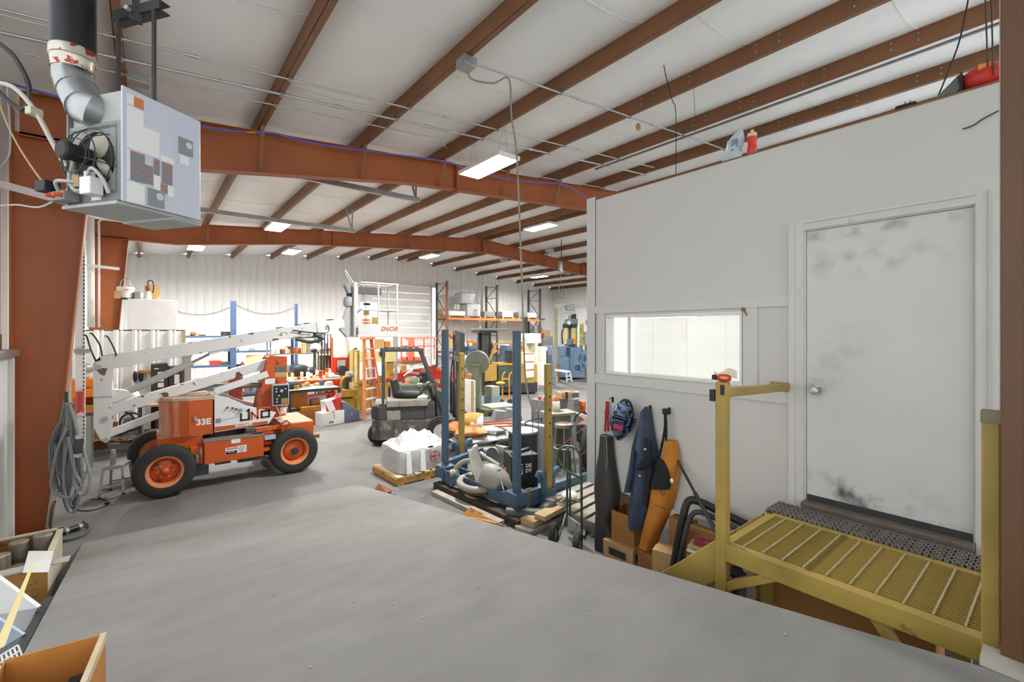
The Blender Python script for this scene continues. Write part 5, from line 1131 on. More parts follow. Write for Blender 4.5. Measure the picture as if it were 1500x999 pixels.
# ================================================================ GREY FORKLIFT
FA = V((3.64, 8.74, 0)); fx = V((1.107, -.49, 0)).normalized(); fy = V((-fx.y, fx.x, 0))
MF = Matrix(((fx.x, fy.x, 0, FA.x), (fx.y, fy.y, 0, FA.y), (0,0,1,0), (0,0,0,1)))
fk = thing('forklift', 'worn dark grey three-wheel forklift behind the white bulk bag', 'forklift', tuple(FA))
m_fk = mat('scuffed charcoal paint', '#55534f', .55, .1, .2, 5, 0, ('#98938a', 6, .52, .14)); m_fkd = mat('dark forklift paint', '#444444', .5, .1, .15, 5); m_fkw = mat('dusty plank grey', '#8e897d', .75, 0, .18, 5, .05, ('#5b574f', 6, .6), stretch=(6, 6, 1))
def FB(nm, *e, m=m_fk, bev=.008, p=None): return part(nm, G(MF).ext(*e), m, p or fk, bev=bev)
part('rear_body', G(MF).prism([(.0,0,.14),(.27,0,.14),(.27,.95,.14),(.0,.95,.14),(-.16,.80,.14),(-.16,.18,.14)], (0,0,.40)), m_fk, fk, bev=.01)
FB('side_panel', .275, 1.52, 0, .06, .12, .52); FB('side_panel', .275, 1.52, .89, .95, .12, .52)
FB('floor_pan', .275, 1.5, .06, .89, .14, .50)
part('counterweight', G(MF).prism([(-.02,.02,.545),(.12,.02,.545),(.12,.93,.545),(-.02,.93,.545),(-.17,.78,.545),(-.17,.20,.545)], (0,0,.27)), m_fkd, fk, bev=.012)
FB('battery_side', .13, .40, .02, .06, .53, .72, m=m_fkw); FB('battery_box', .13, .90, .06, .88, .525, .80, m=m_fkd); FB('step_box', .90, 1.10, .04, .5, .52, .86, m=m_fkd)
hd = FB('hood', .13, .95, -.01, .92, .80, .93, m=m_fkw, bev=.012)
FB('hood_top', -.1, .12, .1, .86, .815, .86, m=m_fkw)
part('seat_cushion', G(MF).ell((.55, .45, .99), (.30, .24, .07), 18, 9, MF.to_3x3(), .6), m_blk, fk, sm=True)
part('seat_back', G(MF).box((.30, .5, 1.16), (.07, .30, .32), 0, MF.to_3x3() @ Matrix.Rotation(-.2, 3, 'Y')), m_blkp, fk, bev=.03)
GZ = 1.985
for x, y in ((.06, .07), (.06, .88)): part('guard_post', G(MF).bar((x, y, .55), (x, y, GZ-.05), .055, .07), m_fkd, fk, bev=.008)
for y in (.07, .88): part('guard_post', G(MF).bar((1.34, y, .52), (.82, y, GZ-.05), .055, .06), m_fkd, fk, bev=.008)
for y0, y1 in ((.04, .10), (.85, .91)): part('guard_beam', G(MF).ext(.0, .87, y0, y1, GZ-.07, GZ), m_fkd, fk, bev=.01)
part('guard_beam', G(MF).ext(.0, .07, .10, .85, GZ-.07, GZ), m_fkd, fk, bev=.01); part('guard_beam', G(MF).ext(.80, .87, .10, .85, GZ-.07, GZ), m_fkd, fk, bev=.01)
for k in range(5): part('guard_slat', G(MF).ext(.16+k*.13, .19+k*.13, .10, .85, GZ-.05, GZ-.01), m_fkd, fk)
part('work_light', G(MF).box((.05, .3, GZ-.14), (.1, .12, .1)), m_blkp, fk, bev=.015); part('amber_light', G(MF).box((.0, .36, GZ-.12), (.06, .1, .08)), mat('amber lens', '#c8772c', .3, 0, .1, 5), fk, bev=.01)
part('steer_column', G(MF).bar((1.2, .45, .55), (1.02, .45, 1.10), .07), m_blk, fk)
wcen = MF @ V((.98, .45, 1.15)); R = MF.to_3x3() @ Matrix.Rotation(-.6, 3, 'Y')
part('steering_wheel', G().tube([wcen+R@V((.16*math.cos(a*.2618), .16*math.sin(a*.2618), 0)) for a in range(24)], .016, 7, True).bar(wcen+R@V((-.15,0,0)), wcen+R@V((.15,0,0)), .02).bar(wcen, wcen+R@V((0,.15,0)), .02), m_blk, fk, sm=True)
part('dash', G(MF).prism([(1.15,.12,.52),(1.38,.12,.52),(1.30,.12,1.05),(1.12,.12,1.1)], (0,.72,0)), m_fkd, fk, bev=.01)
for i in range(3): part('lever', G(MF).bar((1.1, .14+.06*i, 1.0), (1.04, .14+.06*i, 1.2), .012), m_galv, fk)
part('lever_knob', G(MF).ell((1.04, .2, 1.2), (.05, .035, .03), 8, 6), mat('tan grip', '#b59b74', .6, 0, .1, 5), fk)
def fwheel(x, y, r_, w_, hub=True):
    o = MF @ V((x, y, r_)); ax = tuple(-fy)
    t = part('tyre', G().lathe([(r_*.6,-w_/2),(r_*.92,-w_/2),(r_,-w_*.36),(r_,w_*.36),(r_*.92,w_/2),(r_*.6,w_/2),(r_*.6,-w_/2)], o, ax, 30), m_tire, fk, sm=True)
    if hub:
        part('wheel_rim', G().lathe([(r_*.62,w_*.45),(r_*.5,w_*.3),(r_*.25,w_*.36),(r_*.12,w_*.5),(.001,w_*.5)], o, ax, 24), mat('dusty white rim', '#c2beb2', .6, .1, .15, 8), t, sm=True)
        for k in range(7): a = 2*math.pi*k/7; q = o+fx*math.cos(a)*r_*.4+V((0,0,math.sin(a)*r_*.4))-fy*w_*.33; part('wheel_hole', G().cyl(q, q-fy*.01, .022, n=8), m_dark, t)
fwheel(1.22, .02, .27, .16); fwheel(1.22, .93, .27, .16)
part('drive_wheel', G().lathe([(.10,-.09),(.2,-.09),(.22,-.06),(.22,.06),(.2,.09),(.10,.09)], MF @ V((-.03, .33, .22)), tuple(fy), 24), m_tire, fk, sm=True)
part('fender_arch', G(MF).rings([[(1.22+.31*math.cos(a), yy, .27+.31*math.sin(a)) for a in [math.pi*k/12 for k in range(13)]]+[(1.22+.29*math.cos(a), yy, .27+.29*math.sin(a)) for a in [math.pi*(12-k)/12 for k in range(13)]] for yy in (-.02, .03)]), m_fk, fk)
for y in (.18, .70):
    part('mast_channel', G(MF).ext(1.56, 1.66, y, y+.07, .06, 2.33), m_fkd, fk, bev=.005)
    part('inner_channel', G(MF).ext(1.67, 1.75, y+.06-.02, y+.10, .06, 2.30), m_dark, fk)
for z in (.25, 1.2, 1.75, 2.25): part('mast_crosspiece', G(MF).ext(1.55, 1.60, .25, .70, z, z+.1), m_fkd, fk)
part('mast_bracket', G(MF).ext(1.50, 1.62, .0, .95, 1.70, 1.80), m_fk, fk, bev=.01)
for y in (.42, .52): part('lift_ram', G(MF).cyl((1.60, y, .1), (1.60, y, 1.9), .03, n=10), m_galv, fk, sm=True)
part('lift_chain', G(MF).ext(1.64, 1.65, .45, .49, .3, 2.2), m_dark, fk); part('carriage', G(MF).ext(1.76, 1.80, .1, .85, .15, .6), m_dark, fk)
for y in (.22, .68): part('fork', G(MF).ext(1.80, 2.15, y, y+.1, .10, .14).ext(1.80, 1.84, y, y+.1, .14, .55), m_dark, fk)
part('mast_hose', G(MF).tube(smooth_path([(1.6,.3,2.2),(1.5,.25,1.8),(1.45,.3,1.2),(1.5,.4,.8)], 5), .015, 6), m_blk, fk)
ssq = MF @ V((.18, .62, .93))
spc = thing('spray_can', 'blue and red spray can standing on the grey forklift hood', 'can', tuple(ssq)); part('body', G().lathe([(.03,0),(.03,.17),(.02,.185)], ssq, (0,0,1), 12), mat('violet blue can', '#4d4f8f', .4, .2, .15, 9), spc, sm=True); part('cap', G().lathe([(.02,.185),(.02,.22),(.012,.225)], ssq, (0,0,1), 12), m_rust, spc)
solo('paper_roll', G().box(MF @ V((.85, .3, .955)), (.22, .12, .045), -.3), m_paper, 'white folded papers lying on the grey forklift hood', 'papers')
# ================================================================ BLUE FRAME MACHINE
bm = thing('blue_lift_frame', 'blue steel frame with two round blue posts beside the ramp', 'lift frame', (3.75, 5.2, 0))
B1 = V((3.46, 5.88, 0)); B2 = V((3.59, 4.36, 0)); YA = V((4.0, 6.28, 0)); YB_ = V((4.03, 4.26, 0))
for b_, top in ((B1, 2.345), (B2, 2.325)):
    p_ = part('round_post', G().cyl(b_+V((0,0,.1)), b_+V((0,0,top)), .055, n=20), m_blue, bm, sm=True)
    part('post_cap', G().cyl(b_+V((0,0,top)), b_+V((0,0,top+.012)), .058, n=20), m_blue, p_)
    part('post_socket', G().box(b_+V((0,0,.26)), (.22, .22, .17), .0), m_blue, bm, bev=.01)
    part('post_foot', G().cyl(b_+V((0,0,0)), b_+V((0,0,.17)), .03, n=10), m_galv, bm)
part('side_rail', G().bar(B1+V((-.05,-.1,.22)), B2+V((-.05,.1,.22)), .05, .16), m_blue, bm, bev=.006)
part('inner_rail', G().bar(B1+V((.14,-.1,.27)), B2+V((.10,.25,.27)), .02, .10), m_blue, bm); part('inner_rail', G().bar(B1+V((.17,-.1,.225)), B2+V((.13,.25,.225)), .07, .012), m_blue, bm)
part('cross_rail', G().bar(B1+V((0,.05,.3)), YA+V((0.4,0,.3)), .08, .16), m_blue, bm, bev=.006); part('cross_rail', G().bar(B2+V((.1,-.02,.22)), YB_+V((.95,.10,.22)), .08, .2), m_blue, bm, bev=.006)
part('deck_plate', G().hexa([B1+V((.2,-.1,.14)), B2+V((.2,.1,.14)), YB_+V((.7,.2,.14)), YA+V((.6,-.2,.14)), B1+V((.2,-.1,.16)), B2+V((.2,.1,.16)), YB_+V((.7,.2,.16)), YA+V((.6,-.2,.16))]), m_blue, bm)
part('lever', G().bar(B1+V((-.1,-.02,.48)), B1+V((-.06,-.16,.22)), .012), m_galv, bm); part('lever', G().bar(B2+V((-.13,.1,.35)), B2+V((.05,.5,.55)), .02), m_dark, bm)
for y in (5.6, 5.2, 4.8): part('rail_bolt', G().cyl((3.46, y, .22), (3.43, y, .22), .016, n=8), m_dark, bm)
part('floor_skid', G().bar((3.36, 5.95, .05), (3.45, 4.1, .05), .12, .1), mat('dark oily timber', '#463a30', .8, 0, .2, 5), bm); part('floor_skid', G().bar((3.2, 5.75, .03), (3.30, 4.3, .03), .10, .06), m_wgrey, bm)
part('drive_motor', G().cyl((3.42, 4.35, .10), (3.75, 4.0, .10), .09, n=16), m_dark, bm, sm=True)
part('gear_case', G().ell((3.85, 4.05, .12), (.16, .12, .12), 12, 8), m_dark, bm, sm=True)
for yp, top, lb in ((YA, 1.98, 'left'), (YB_, 1.91, 'right')):
    y_ = part('yellow_post', G().ext(yp.x-.045, yp.x+.045, yp.y-.03, yp.y+.03, .24, top), m_yels, bm, bev=.006, label='yellow square post with bolt holes')
    for k in range(5): part('post_hole', G().cyl((yp.x-.0, yp.y-.031, top-.25-k*.17), (yp.x-.0, yp.y-.034, top-.25-k*.17), .014, n=8), m_blk, y_)
    part('post_yoke', G().box((yp.x, yp.y, .20), (.17, .12, .24)), m_blue, bm, bev=.008)
    for s in (-1, 1):
        pts = smooth_path([(yp.x+s*.07,yp.y,.25),(yp.x+s*.08,yp.y,.42),(yp.x+s*.12,yp.y,.51),(yp.x+s*.17,yp.y,.53),(yp.x+s*.20,yp.y,.49)], 4)
        part('horn_hook', G().tube(pts, [.040]*(len(pts)-4)+[.028]*4, 8), m_blue, bm, sm=True)
part('handle_tag', G().prism([(3.70,4.30,.0+.12),(3.74,4.30,.12),(3.77,4.30,.36),(3.67,4.30,.36)], (.01,.01,0)), m_yels, bm)
# black battery box with lettering
ba = thing('battery_box', 'black battery box with a white and blue printed label between the posts', 'battery', (3.90, 4.62, .165))
bc = Matrix.Translation(V((3.90, 4.66, .165))) @ Matrix.Rotation(-.35, 4, 'Z')
part('case', G(bc).ext(-.19, .19, -.17, .17, 0, .55), m_blkp, ba, bev=.015)
lb_ = part('label', G(bc).ext(-.17, -.03, -.173, -.171, .30, .44), mat('white blue label', '#cfdbe3', .5, 0, .05, 4), ba)
for k in range(3): part('label_stripe', G(bc).prism([(-.16+k*.045,-.175,.31),(-.135+k*.045,-.175,.31),(-.12+k*.045,-.175,.43),(-.145+k*.045,-.175,.43)], (0,-.001,0)), m_blues, lb_)
text('lettering', 'DE', .065, bc @ V((.05, -.1745, .41)), bc.to_3x3() @ V((1,0,0)), (0,0,1), m_wht, ba, .002); text('lettering', 'DY', .065, bc @ V((.05, -.1745, .345)), bc.to_3x3() @ V((1,0,0)), (0,0,1), m_wht, ba, .002)
part('cable', G(bc).tube(smooth_path([(-.18,-.18,.5),(-.15,-.22,.3),(-.05,-.22,.15),(.1,-.2,.2)], 5), .008, 6), m_dark, ba)
part('top_clutter', G(bc).bar((-.15, -.1, .56), (.15, .08, .57), .05, .03), m_dark, ba)
# motorcycle parts on the deck
m_bg = mat('grey beige fairing', '#98948a', .5, 0, .08, 4); DZ = .162
tk_ = thing('fuel_tank', 'grey motorcycle fuel tank lying on the blue frame', 'tank', tuple(Zp(736, 730, DZ)))
c = T(733, 700, 5.95); c.z = DZ+.20; rs = []
for i in range(15):
    t = i/14; x = -.27+.54*t; w_ = .115*math.sin(math.pi*(.08+.84*t)**.7)+.025; h = .145*math.sin(math.pi*(.10+.84*t)**.6)+.03
    rs.append([c+Matrix.Rotation(-.9, 3, 'Z') @ Matrix.Rotation(.35, 3, 'Y') @ V((x, w_*math.cos(a), h*math.sin(a)*(1 if math.sin(a) > 0 else .9))) for a in [2*math.pi*k/20 for k in range(20)]])
part('tank_shell', G().rings(rs), m_bg, tk_, sm=True)
part('filler_cap', G().cyl(c+V((-.04,0,.14)), c+V((-.04,0,.175)), .04, n=16), m_grey, tk_, sm=True)
part('knee_pad', G().ell(c+V((-.03,-.10,-.05)), (.10, .05, .06), 12, 7), m_dark, tk_, sm=True)
part('rest', G().ext(c.x-.08, c.x+.08, c.y-.06, c.y+.06, DZ, c.z-.10), m_dark, tk_)
fn = thing('fender_ring', 'curved beige motorcycle fender lying in front of the fuel tank', 'fender', tuple(Zp(702, 712, DZ)))
c = T(702, 695, 6.25); c.z = DZ+.09
part('rim', G().tube([c+V((.27*math.cos(a), .27*math.sin(a), .02*math.sin(a))) for a in [.5+4.9*k/24 for k in range(25)]], .045, 10), m_bg, fn, sm=True)
part('inner_liner', G().tube([c+V((.23*math.cos(a), .23*math.sin(a), -.05+.02*math.sin(a))) for a in [.5+4.9*k/24 for k in range(25)]], .035, 8), m_rust, fn, sm=True)
f2 = thing('front_fairing', 'pale motorcycle fairing standing upright behind the fender', 'fairing', tuple(Zp(690, 712, DZ)))
c = T(695, 690, 6.45); base = Zp(702, 714, DZ)
part('shell', G().prism([T(686,668,6.3),T(693,654,6.3),T(699,652,6.3),T(702,668,6.3),T(709,690,6.2),T(714,714,6.15),T(699,716,6.15),T(692,690,6.2)], (.05,.07,0)), mat('pale fairing', '#b9b5aa', .5, 0, .12, 6), f2, bev=.02)
part('side_strip', G().prism([T(692,668,6.48),T(700,680,6.45),T(700,700,6.4),T(694,690,6.42)], (-.01,-.02,0)), m_dark, f2)
part('rail_tube', G().cyl(T(703, 664, 6.5), T(742, 690, 6.3), .035, n=10), m_bg, f2, sm=True)
f3 = thing('rear_fender', 'arched beige fender at the left post of the blue frame', 'fender', tuple(Zp(672, 700, .3)))
part('arch', G().tube(smooth_path([T(664,692,6.55),T(672,681,6.5),T(683,675,6.45),T(695,675,6.4),T(701,682,6.35)], 5), .034, 10), m_bg, f3, sm=True)
part('coil', G().lathe([(.05,0),(.06,.02),(.05,.04),(.06,.06),(.05,.08),(.06,.1),(.045,.12)], T(660, 694, 6.5), (.7,-.5,.2), 12), m_wgrey, f3, sm=True)
part('rest', G().bar(T(664,692,6.55), V((T(664,692,6.55).x, T(664,692,6.55).y, .1)), .03), m_dark, f3)
h1 = thing('headlamp_shell', 'black and beige headlamp shell behind the fuel tank', 'headlamp', tuple(Zp(725, 690, DZ)))
c = T(722, 665, 6.5); part('shell', G().lathe([(.02,-.10),(.07,-.08),(.095,0),(.098,.05),(.088,.065)], c, (-.6,-.5,.25), 18), m_bg, h1, sm=True); part('opening', G().cyl(c+V((-.6,-.5,.25)).normalized()*.05, c+V((-.6,-.5,.25)).normalized()*.072, .085, n=18), m_dark, h1); part('stalk', G().bar(c, V((c.x, c.y, DZ)), .05), m_dark, h1)
h2 = thing('black_fender', 'black curved fender lying behind the headlamp shell', 'fender', tuple(Zp(745, 680, .3)))
part('arch', G().tube(smooth_path([T(729,655,6.7),T(735,649,6.7),T(748,647,6.6),T(757,651,6.5)], 5), .05, 10), m_blk, h2, sm=True); c = T(740, 660, 6.65); part('rest', G().box((c.x, c.y, DZ+.25), (.2, .2, .5)), m_lgrey, h2)
solo('green_sheet', G().prism([T(728,683,6.2),T(752,666,6.2),T(757,668,6.1),T(757,676,6.1),T(736,684,6.1)], (.0,.05,-.03)), m_dgrn, 'dark green bent panel beside the right blue post', 'panel')
solo('orange_funnel', G().ell(T(748, 686, 6.1), (.10, .07, .04), 12, 6).ext(T(748,686,6.1).x-.03, T(748,686,6.1).x+.03, T(748,686,6.1).y-.03, T(748,686,6.1).y+.03, DZ, T(748,686,6.1).z), m_brt, 'small bright orange plastic piece behind the fuel tank', 'plastic piece')
# ================================================================ FERTILISER BAGS ON A PALLET
bp_ = Matrix.Translation(V((5.15, 7.10, 0))) @ Matrix.Rotation(-.25, 4, 'Z')
pl2 = thing('pallet', 'low pallet under the white film-wrapped sacks', 'pallet', (5.15, 7.10, 0), -.25)
for k in range(6): part('deck_board', G(bp_).ext(-.6+k*.2, -.6+k*.2+.15, -.55, .55, .10, .12), m_wgrey, pl2)
for y in (-.5, 0, .46): part('stringer', G(bp_).ext(-.6, .6, y, y+.04, 0, .10), m_wgrey, pl2)
def sack(lab, c, sz, rz, m, band=None, group=None, nm='sack'):
    t = thing(nm, lab, 'sack', (c[0], c[1], c[2]), rz, group)
    R = Matrix.Rotation(rz, 3, 'Z'); g = G(); n_ = 20; rs = []
    for i in range(15):
        s = i/14; x = (s-.5)*sz[0]; k = min(1, (math.sin(math.pi*s)+.0001)**.35); 
        rs.append([V(c)+V((0,0,sz[2]/2))+R@V((x, sz[1]/2*math.cos(a)*(.82+.18*k)+.006*math.sin(5*a+9*s), sz[2]/2*math.sin(a)*k*(1+.08*math.sin(3*a+7*s)))) for a in [2*math.pi*j/n_ for j in range(n_)]])
    part('sack_body', g.rings(rs), m, t, sm=True)
    if band:
        s0, s1, bm_ = band; rs = []
        for s in (s0, (s0+s1)/2, s1):
            k = min(1, math.sin(math.pi*s)**.35); rs.append([V(c)+V((0,0,sz[2]/2))+R@V(((s-.5)*sz[0], (sz[1]/2*math.cos(a)*(.82+.18*k))*1.03, sz[2]/2*math.sin(a)*k*1.10)) for a in [2*math.pi*j/n_ for j in range(n_)]])
        part('print_band', G().rings(rs), bm_, t, sm=True)
    return t
m_sk = mat('white film sack', '#b5b4b1', .4, 0, .1, 6, .15); m_kr = mat('tan kraft sack', '#a9743a', .7, 0, .12, 5, .1); m_krp = mat('pale kraft sack', '#b58a55', .7, 0, .12, 5, .1)
for i, (dx, dy, z, lb) in enumerate(((-.33, -.28, .12, 'left front'), (.30, -.28, .12, 'right front'), (-.33, .26, .12, 'left rear'), (.30, .26, .12, 'right rear'), (-.30, -.26, .27, 'upper left'), (.32, -.2, .27, 'upper right'), (-.3, .28, .27, 'upper left rear'), (.32, .3, .27, 'upper right rear'))):
    c = bp_ @ V((dx, dy, z)); sack('white film-wrapped sack at the %s of the sack pallet' % lb, tuple(c), (.66, .56, .16), -.25, m_sk)
def sk(u, v, d, L, W, H, rz, m, lab, band): 
    c = T(u, v, d); return sack(lab, (c.x, c.y, .43 if v > 640 else max(.43, c.z)), (L, W, H), rz, m, band)
d_ = 8.9
sk(690, 653, 8.25, .58, .34, .15, -.5, m_krp, 'tan kraft sack with red band lying lowest on the white sacks', (.52, .66, m_brt))
sk(683, 641, 8.45, .62, .34, .16, -.45, m_kr, 'tan kraft sack with red end lying second on the white sacks', (.08, .22, m_brt))
sk(668, 637, 8.5, .52, .34, .2, .3, m_kr, 'tan kraft sack with orange patch half behind the left yellow post', (.3, .55, m_brt))
sk(712, 645, 8.5, .8, .34, .12, -.4, m_sk, 'emptied white and tan sack stretched behind the red stripes', (.02, .3, m_kr))
oc = thing('open_sack', 'torn open yellow and white paper sack on the kraft sacks', 'sack', tuple(T(692, 625, 8.6)))
c = T(692, 618, 8.6); rs = []
for i in range(10):
    s = i/9; x = (s-.5)*.42; rr = .17+.03*math.sin(3*s); rs.append([c+Matrix.Rotation(-.65, 3, 'Z') @ V((x, rr*1.0*math.cos(a), .02+rr*.85*math.sin(a)*(1 if math.sin(a) < 0 else .9))) for a in [2*math.pi*j/18 for j in range(18)]])
g = G().rings(rs, False, False); part('sack_skin', g, mat('yellow white paper', '#a98a40', .7, 0, .1, 3, 0, ('#ece8de', 2.5, .5, .04)), oc, sm=True)
g = G().rings([[p+(c-p)*.06 for p in r] for r in rs], False, False); part('sack_lining', g, mat('ochre lining', '#b07f28', .8, 0, .12, 5), oc, sm=True)
part('sack_bottom', G().ell(c+Matrix.Rotation(-.65, 3, 'Z') @ V((-.2,0,0)), (.03, .16, .14), 12, 7, Matrix.Rotation(-.65, 3, 'Z')), m_paper, oc, sm=True)
for i in range(3): solo('red_lath', G().bar(tuple(T(707, 619+3*i, 8.9-.1*i)), tuple(T(755, 615+4.5*i, 8.5-.1*i)), .04, .025), mat('faded red lath', '#b5573f', .7, 0, .15, 6), ('upper','middle','lower')[i]+' of three faded red laths lying behind the sacks', 'lath', 'red laths behind the sacks')
# ================================================================ HAND TRUCK, PLANKS, STOOL, WHEEL
htk = thing('hand_truck', 'dark green tubular hand truck standing by the office corner', 'hand truck', tuple(Zp(835, 790, 0)))
A_, B_ = Zp(838, 778, .12), Zp(852, 786, .12)
d = 4.95
fr_ = lambda u, v, dd=0: T(u, v, d+dd)
part('frame_tube', G().tube(smooth_path([fr_(852,795),fr_(852,730),fr_(851,690),fr_(850,670),fr_(845,659),fr_(836,654,.05),fr_(824,655,.08),fr_(817,662,.1),fr_(818,672,.1),fr_(828,688,.06),fr_(842,696,.02),fr_(851,700)], 6), .014, 9), m_dgrn, htk, sm=True)
part('frame_tube', G().cyl(fr_(830,770,.2), fr_(832,656,.2), .015, n=10), m_dgrn, htk, sm=True); part('frame_tube', G().cyl(fr_(835,765,.24), fr_(835,660,.22), .012, n=10), m_dgrn, htk, sm=True)
part('cross_strut', G().bar(fr_(828,730,.2), fr_(852,736), .015), m_dgrn, htk); part('cross_strut', G().bar(fr_(833,775,.2), fr_(852,790), .02), m_dgrn, htk)
part('brace', G().cyl(fr_(829,752,.1), fr_(818,792,.0), .010, n=8), m_galv, htk, sm=True); part('brace', G().cyl(fr_(846,765,-.05), fr_(838,795,-.05), .010, n=8), m_galv, htk, sm=True)
for (u, v, dd) in ((811, 783, .15), (846, 799, -.1)):
    o = Zp(u, v, .13); ax = (.55, -.85, 0); t = part('wheel', G().lathe([(.07,-.03),(.11,-.035),(.125,-.02),(.125,.02),(.11,.035),(.07,.03),(.07,-.03)], o, ax, 24), m_tire, htk, sm=True); part('wheel_hub', G().lathe([(.07,.02),(.05,.028),(.02,.03),(.001,.03)], o, ax, 18), m_grey, t, sm=True)
part('toe_plate', G().hexa([Zp(836,770,.03),Zp(856,785,.03),Zp(860,770,.03),Zp(842,758,.03),Zp(836,770,.045)+V((0,0,.0)),Zp(856,785,.045),Zp(860,770,.045),Zp(842,758,.045)]), m_grey, htk)
part('load_plate', G().prism([fr_(830,755,.2),fr_(852,770),fr_(852,790),fr_(831,780,.2)], (.02,.02,0)), m_lgrey, htk)
def plank(lab, a, b, w_, h, m): return solo('plank', G().bar(a, b, w_, h), m, lab, 'plank', bev=.006)
plank('short pale plank on top of the plank stack by the hand truck', Zp(790, 758, .17), Zp(838, 733, .17), .16, .06, m_wood)
plank('thick pale beam in the middle of the plank stack by the hand truck', Zp(772, 766, .10), Zp(842, 732, .10), .20, .07, m_wood)
plank('lowest pale plank at the bottom of the stack by the hand truck', Zp(765, 778, .03), Zp(850, 738, .03), .24, .055, m_wgrey)
gp = thing('slatted_pallet', 'weathered grey slatted pallet lying partly under the office', 'pallet', (4.2, 3.9, 0))
for k in range(5):
    a, b = V((3.95+.16*k, 3.40, .17+.03*k)), V((4.05+.16*k, 4.20, .17+.03*k)); part('slat', G().bar(V((3.93, 3.45+.17*k, .16+.012*k)), V((5.0, 3.62+.17*k, .16+.012*k)), .13, .022), m_wgrey, gp)
for x in (4.0, 4.4, 4.93): part('bearer', G().ext(x, x+.06, 3.42, 4.3, .0, .145), m_wgrey, gp)
solo('white_packet', G().ell((4.15, 4.0, .26), (.12, .09, .05), 12, 7), m_paper, 'white paper bundle lying on the grey slatted pallet', 'bundle')
st_ = thing('round_stool', 'round steel stool with tubular legs and a red clip on its seat', 'stool', (4.62, 4.35, 0))
sc_ = Zp(826, 620, .80); SZ = .80
part('seat', G().lathe([(.14,-.065),(.155,-.06),(.155,-.01),(.14,.0),(.001,.002)], (sc_.x, sc_.y, SZ), (0,0,1), 28), mat('dusty grey seat', '#86837c', .5, .2, .12, 7), st_, sm=True)
for k in range(4):
    a = math.pi/4+k*math.pi/2; part('leg', G().tube(smooth_path([(sc_.x+.10*math.cos(a), sc_.y+.10*math.sin(a), SZ-.065), (sc_.x+.125*math.cos(a), sc_.y+.125*math.sin(a), SZ-.15), (sc_.x+.19*math.cos(a), sc_.y+.19*math.sin(a), 0.0)], 4), .012, 8), m_galv, st_, sm=True)
part('foot_ring', G().tube([(sc_.x+.16*math.cos(a), sc_.y+.16*math.sin(a), .40) for a in [2*math.pi*k/24 for k in range(24)]], .010, 7, True), m_lgrey, st_, sm=True)
solo('red_clip', G().ell((sc_.x, sc_.y, SZ+.012), (.03, .02, .012), 8, 5).ell((sc_.x+.05, sc_.y-.02, SZ+.012), (.025, .02, .012), 8, 5), m_brt, 'orange-red clip lying on the round stool', 'clip')
# motorcycle behind the corner: wheel, frame, strap
mc_ = thing('motorcycle', 'dark motorcycle with spoked wheel half hidden behind the office corner', 'motorcycle', tuple(Zp(868, 700, 0)))
wc = T(868, 668, 6.89); wn_ = V((.35, -.9, 0)).normalized(); wt = V((.9, .35, 0)).normalized(); wr_ = .35; wc.z = .60
part('tyre', G().tube([wc+wt*wr_*math.cos(a)+V((0,0,wr_*math.sin(a))) for a in [2*math.pi*k/32 for k in range(32)]], .055, 9, True), m_tire, mc_, sm=True)
part('rim', G().tube([wc+wt*.285*math.cos(a)+V((0,0,.285*math.sin(a))) for a in [2*math.pi*k/32 for k in range(32)]], .014, 7, True), m_galv, mc_, sm=True)
sp_ = G()
for k in range(24): a = 2*math.pi*k/24; a2 = a+(.9 if k % 2 else -.9); sp_.cyl(wc+wt*.04*math.cos(a2)+V((0,0,.04*math.sin(a2)))+wn_*.03*(1 if k % 2 else -1), wc+wt*.285*math.cos(a)+V((0,0,.285*math.sin(a))), .003, n=5)
part('spokes', sp_, m_galv, mc_); part('hub', G().cyl(wc-wn_*.05, wc+wn_*.05, .045, n=14), m_grey, mc_)
part('handlebar', G().tube(smooth_path([T(841,618,7.23),T(845,608,7.23),T(855,604,7.23),T(866,612,7.23)], 5), .014, 7), m_blk, mc_, sm=True)
part('front_fork', G().cyl(T(852,628,7.12), wc, .03, n=10), m_blk, mc_, sm=True); part('seat_cowl', G().prism([T(845,607,7.34),T(853,606,7.34),T(866,615,7.23),T(866,622,7.23)], (.1,.12,0)), m_bg, mc_, bev=.01)
part('engine', G().box(T(862, 632, 7.57), (.4, .3, .3), .4), m_dark, mc_, bev=.03); part('wheel_stand', G().box((wc.x+.1, wc.y+.1, .12), (.4, .2, .24), .37), m_blk, mc_, bev=.01); part('engine_rest', G().box(V((T(862,632,7.57).x, T(862,632,7.57).y, .4)), (.3, .2, .8), .4), m_dark, mc_)
solo('ratchet_strap', G().bar(tuple(T(824, 652, 5.55)), tuple(T(872, 612, 5.75)), .035, .004, up=(.3,.3,.8)).bar(tuple(T(803, 709, 5.5)), tuple(T(872, 648, 5.8)), .02, .004, up=(.3,.3,.8)), mat('orange webbing', '#d8622f', .8, 0, .1, 12), 'bright orange ratchet strap stretched to the motorcycle', 'strap')
